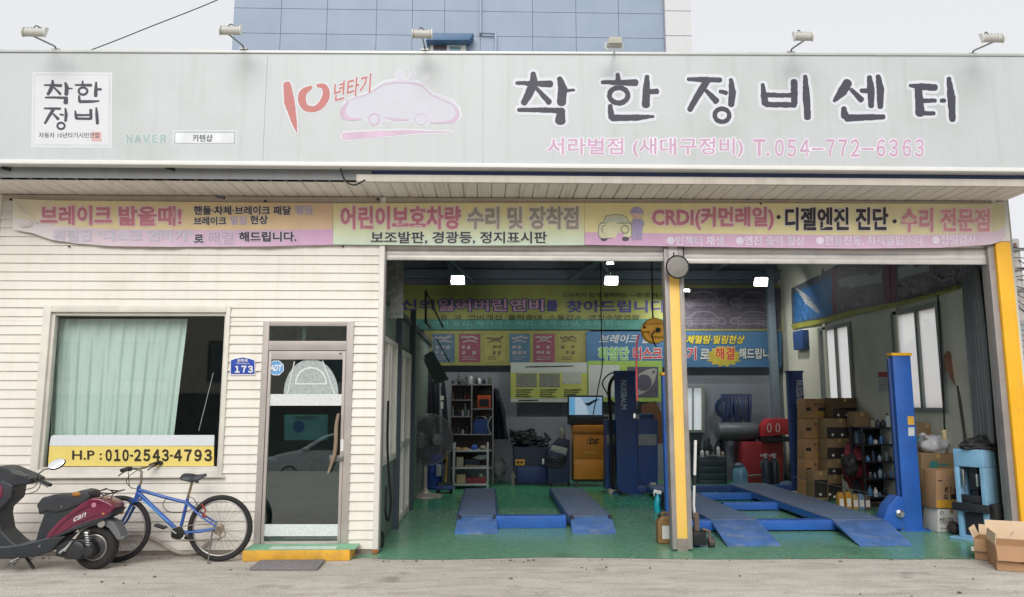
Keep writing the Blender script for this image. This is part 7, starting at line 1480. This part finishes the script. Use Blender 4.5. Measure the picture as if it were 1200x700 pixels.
bb2 = B().ell(pix(1146, 524, pc_.y), (.19, .16, .06), 26, 16, .22, 12).ell(pix(1138, 520.5, pc_.y-.04), (.1, .1, .055), 20, 14, .25, 4).ell(pix(1149, 518, pc_.y), (.07, .07, .075), 20, 14, .25, 9).ell(pix(1160, 522.5, pc_.y), (.09, .08, .045), 20, 14, .25, 3).build('tool_bag', M('bag_black', '#26272a', .75, var=.2), None, angle=70); tag(bb2, 'black cloth bag slumped on top of the light blue press', 'bag')
o = B().ell(flo(1121, 627)+Vector((0, .05, .07)), (.06, .08, .08), 14, 10, .06, 2).build('brown_lump', M('ink_#4a403a', '#4a403a', .6, var=.2)); tag(o, 'brown rubber block on the floor before the white carton', 'block')

# ================================================================ OPEN CARTONS AT THE FRONT
def open_carton(label, c, sx, sy, h, rz, flaps, mark=None):
    t = thing('open_carton', label, 'carton', (c[0], c[1], .004), 'open cartons on the concrete'); m = Matrix.Translation(Vector((c[0], c[1], .004))) @ Matrix.Rotation(rz, 4, 'Z'); w = .005
    IN = M('cardboard_inside', '#d6bd9f', .8, var=.05)
    b2 = B().box(-sx/2, sx/2, -sy/2, -sy/2+w, 0, h).box(-sx/2, sx/2, sy/2-w, sy/2, 0, h).box(-sx/2, -sx/2+w, -sy/2+w, sy/2-w, 0, h).box(sx/2-w, sx/2, -sy/2+w, sy/2-w, 0, h).box(-sx/2+w, sx/2-w, -sy/2+w, sy/2-w, 0, w)
    b2.v = [m @ v for v in b2.v]; b2.build('box', CRDL, t)
    for side_, ln, ang in flaps:
        # flap hinged on a top edge; ang 0 = straight up, 90 = flat outward
        a = R(ang); n = {'f': Vector((0, -1, 0)), 'b': Vector((0, 1, 0)), 'l': Vector((-1, 0, 0)), 'r': Vector((1, 0, 0))}[side_]; al = Vector((1, 0, 0)) if side_ in 'fb' else Vector((0, 1, 0)); half = (sx if side_ in 'fb' else sy)/2-.004
        c0_ = n*((sy if side_ in 'fb' else sx)/2-w*.5)+Vector((0, 0, h+.001)); up_ = n*math.sin(a)+Vector((0, 0, math.cos(a))); th = n*math.cos(a)-Vector((0, 0, math.sin(a)))
        p = [c0_-al*half, c0_+al*half, c0_+al*half+up_*ln, c0_-al*half+up_*ln]
        b3_ = B().prism(p, th*.004); b3_.v = [m @ v for v in b3_.v]; b3_.build('flap', IN if ang < 60 else CRDL, t)
    if mark:
        b4 = B(); b4.box(-.035, .035, -sy/2-.0012, -sy/2-.0004, h*.32, h*.42).box(-.02, .02, -sy/2-.0012, -sy/2-.0004, h*.45, h*.56); b4.v = [m @ v for v in b4.v]; b4.build('printed_mark', M('mark_brown', '#6b452a', .7), t)
        b4 = B(); b4.box(mark[0], mark[1], -sy/2-.0014, -sy/2-.0003, h*mark[2], h*mark[3]); b4.v = [m @ v for v in b4.v]; b4.build('white_label', CRDW, t)
    return t
a = flo(1156, 660); open_carton('smaller open carton with folded flaps against the yellow corner post', (a.x+.20, a.y+.18), .28, .30, .20, R(-42), [('l', .1, 20), ('b', .10, 15), ('f', .12, 165), ('r', .12, 30)], (-.165, -.06, .38, .58))
a = flo(1186, 672); open_carton('larger open carton with its pale lid standing open at the right edge', (a.x+.22, a.y+.2), .44, .40, .225, R(-24), [('b', .17, 12), ('l', .10, -8), ('f', .14, 160), ('r', .12, 40)], (.06, .22, .5, .72))
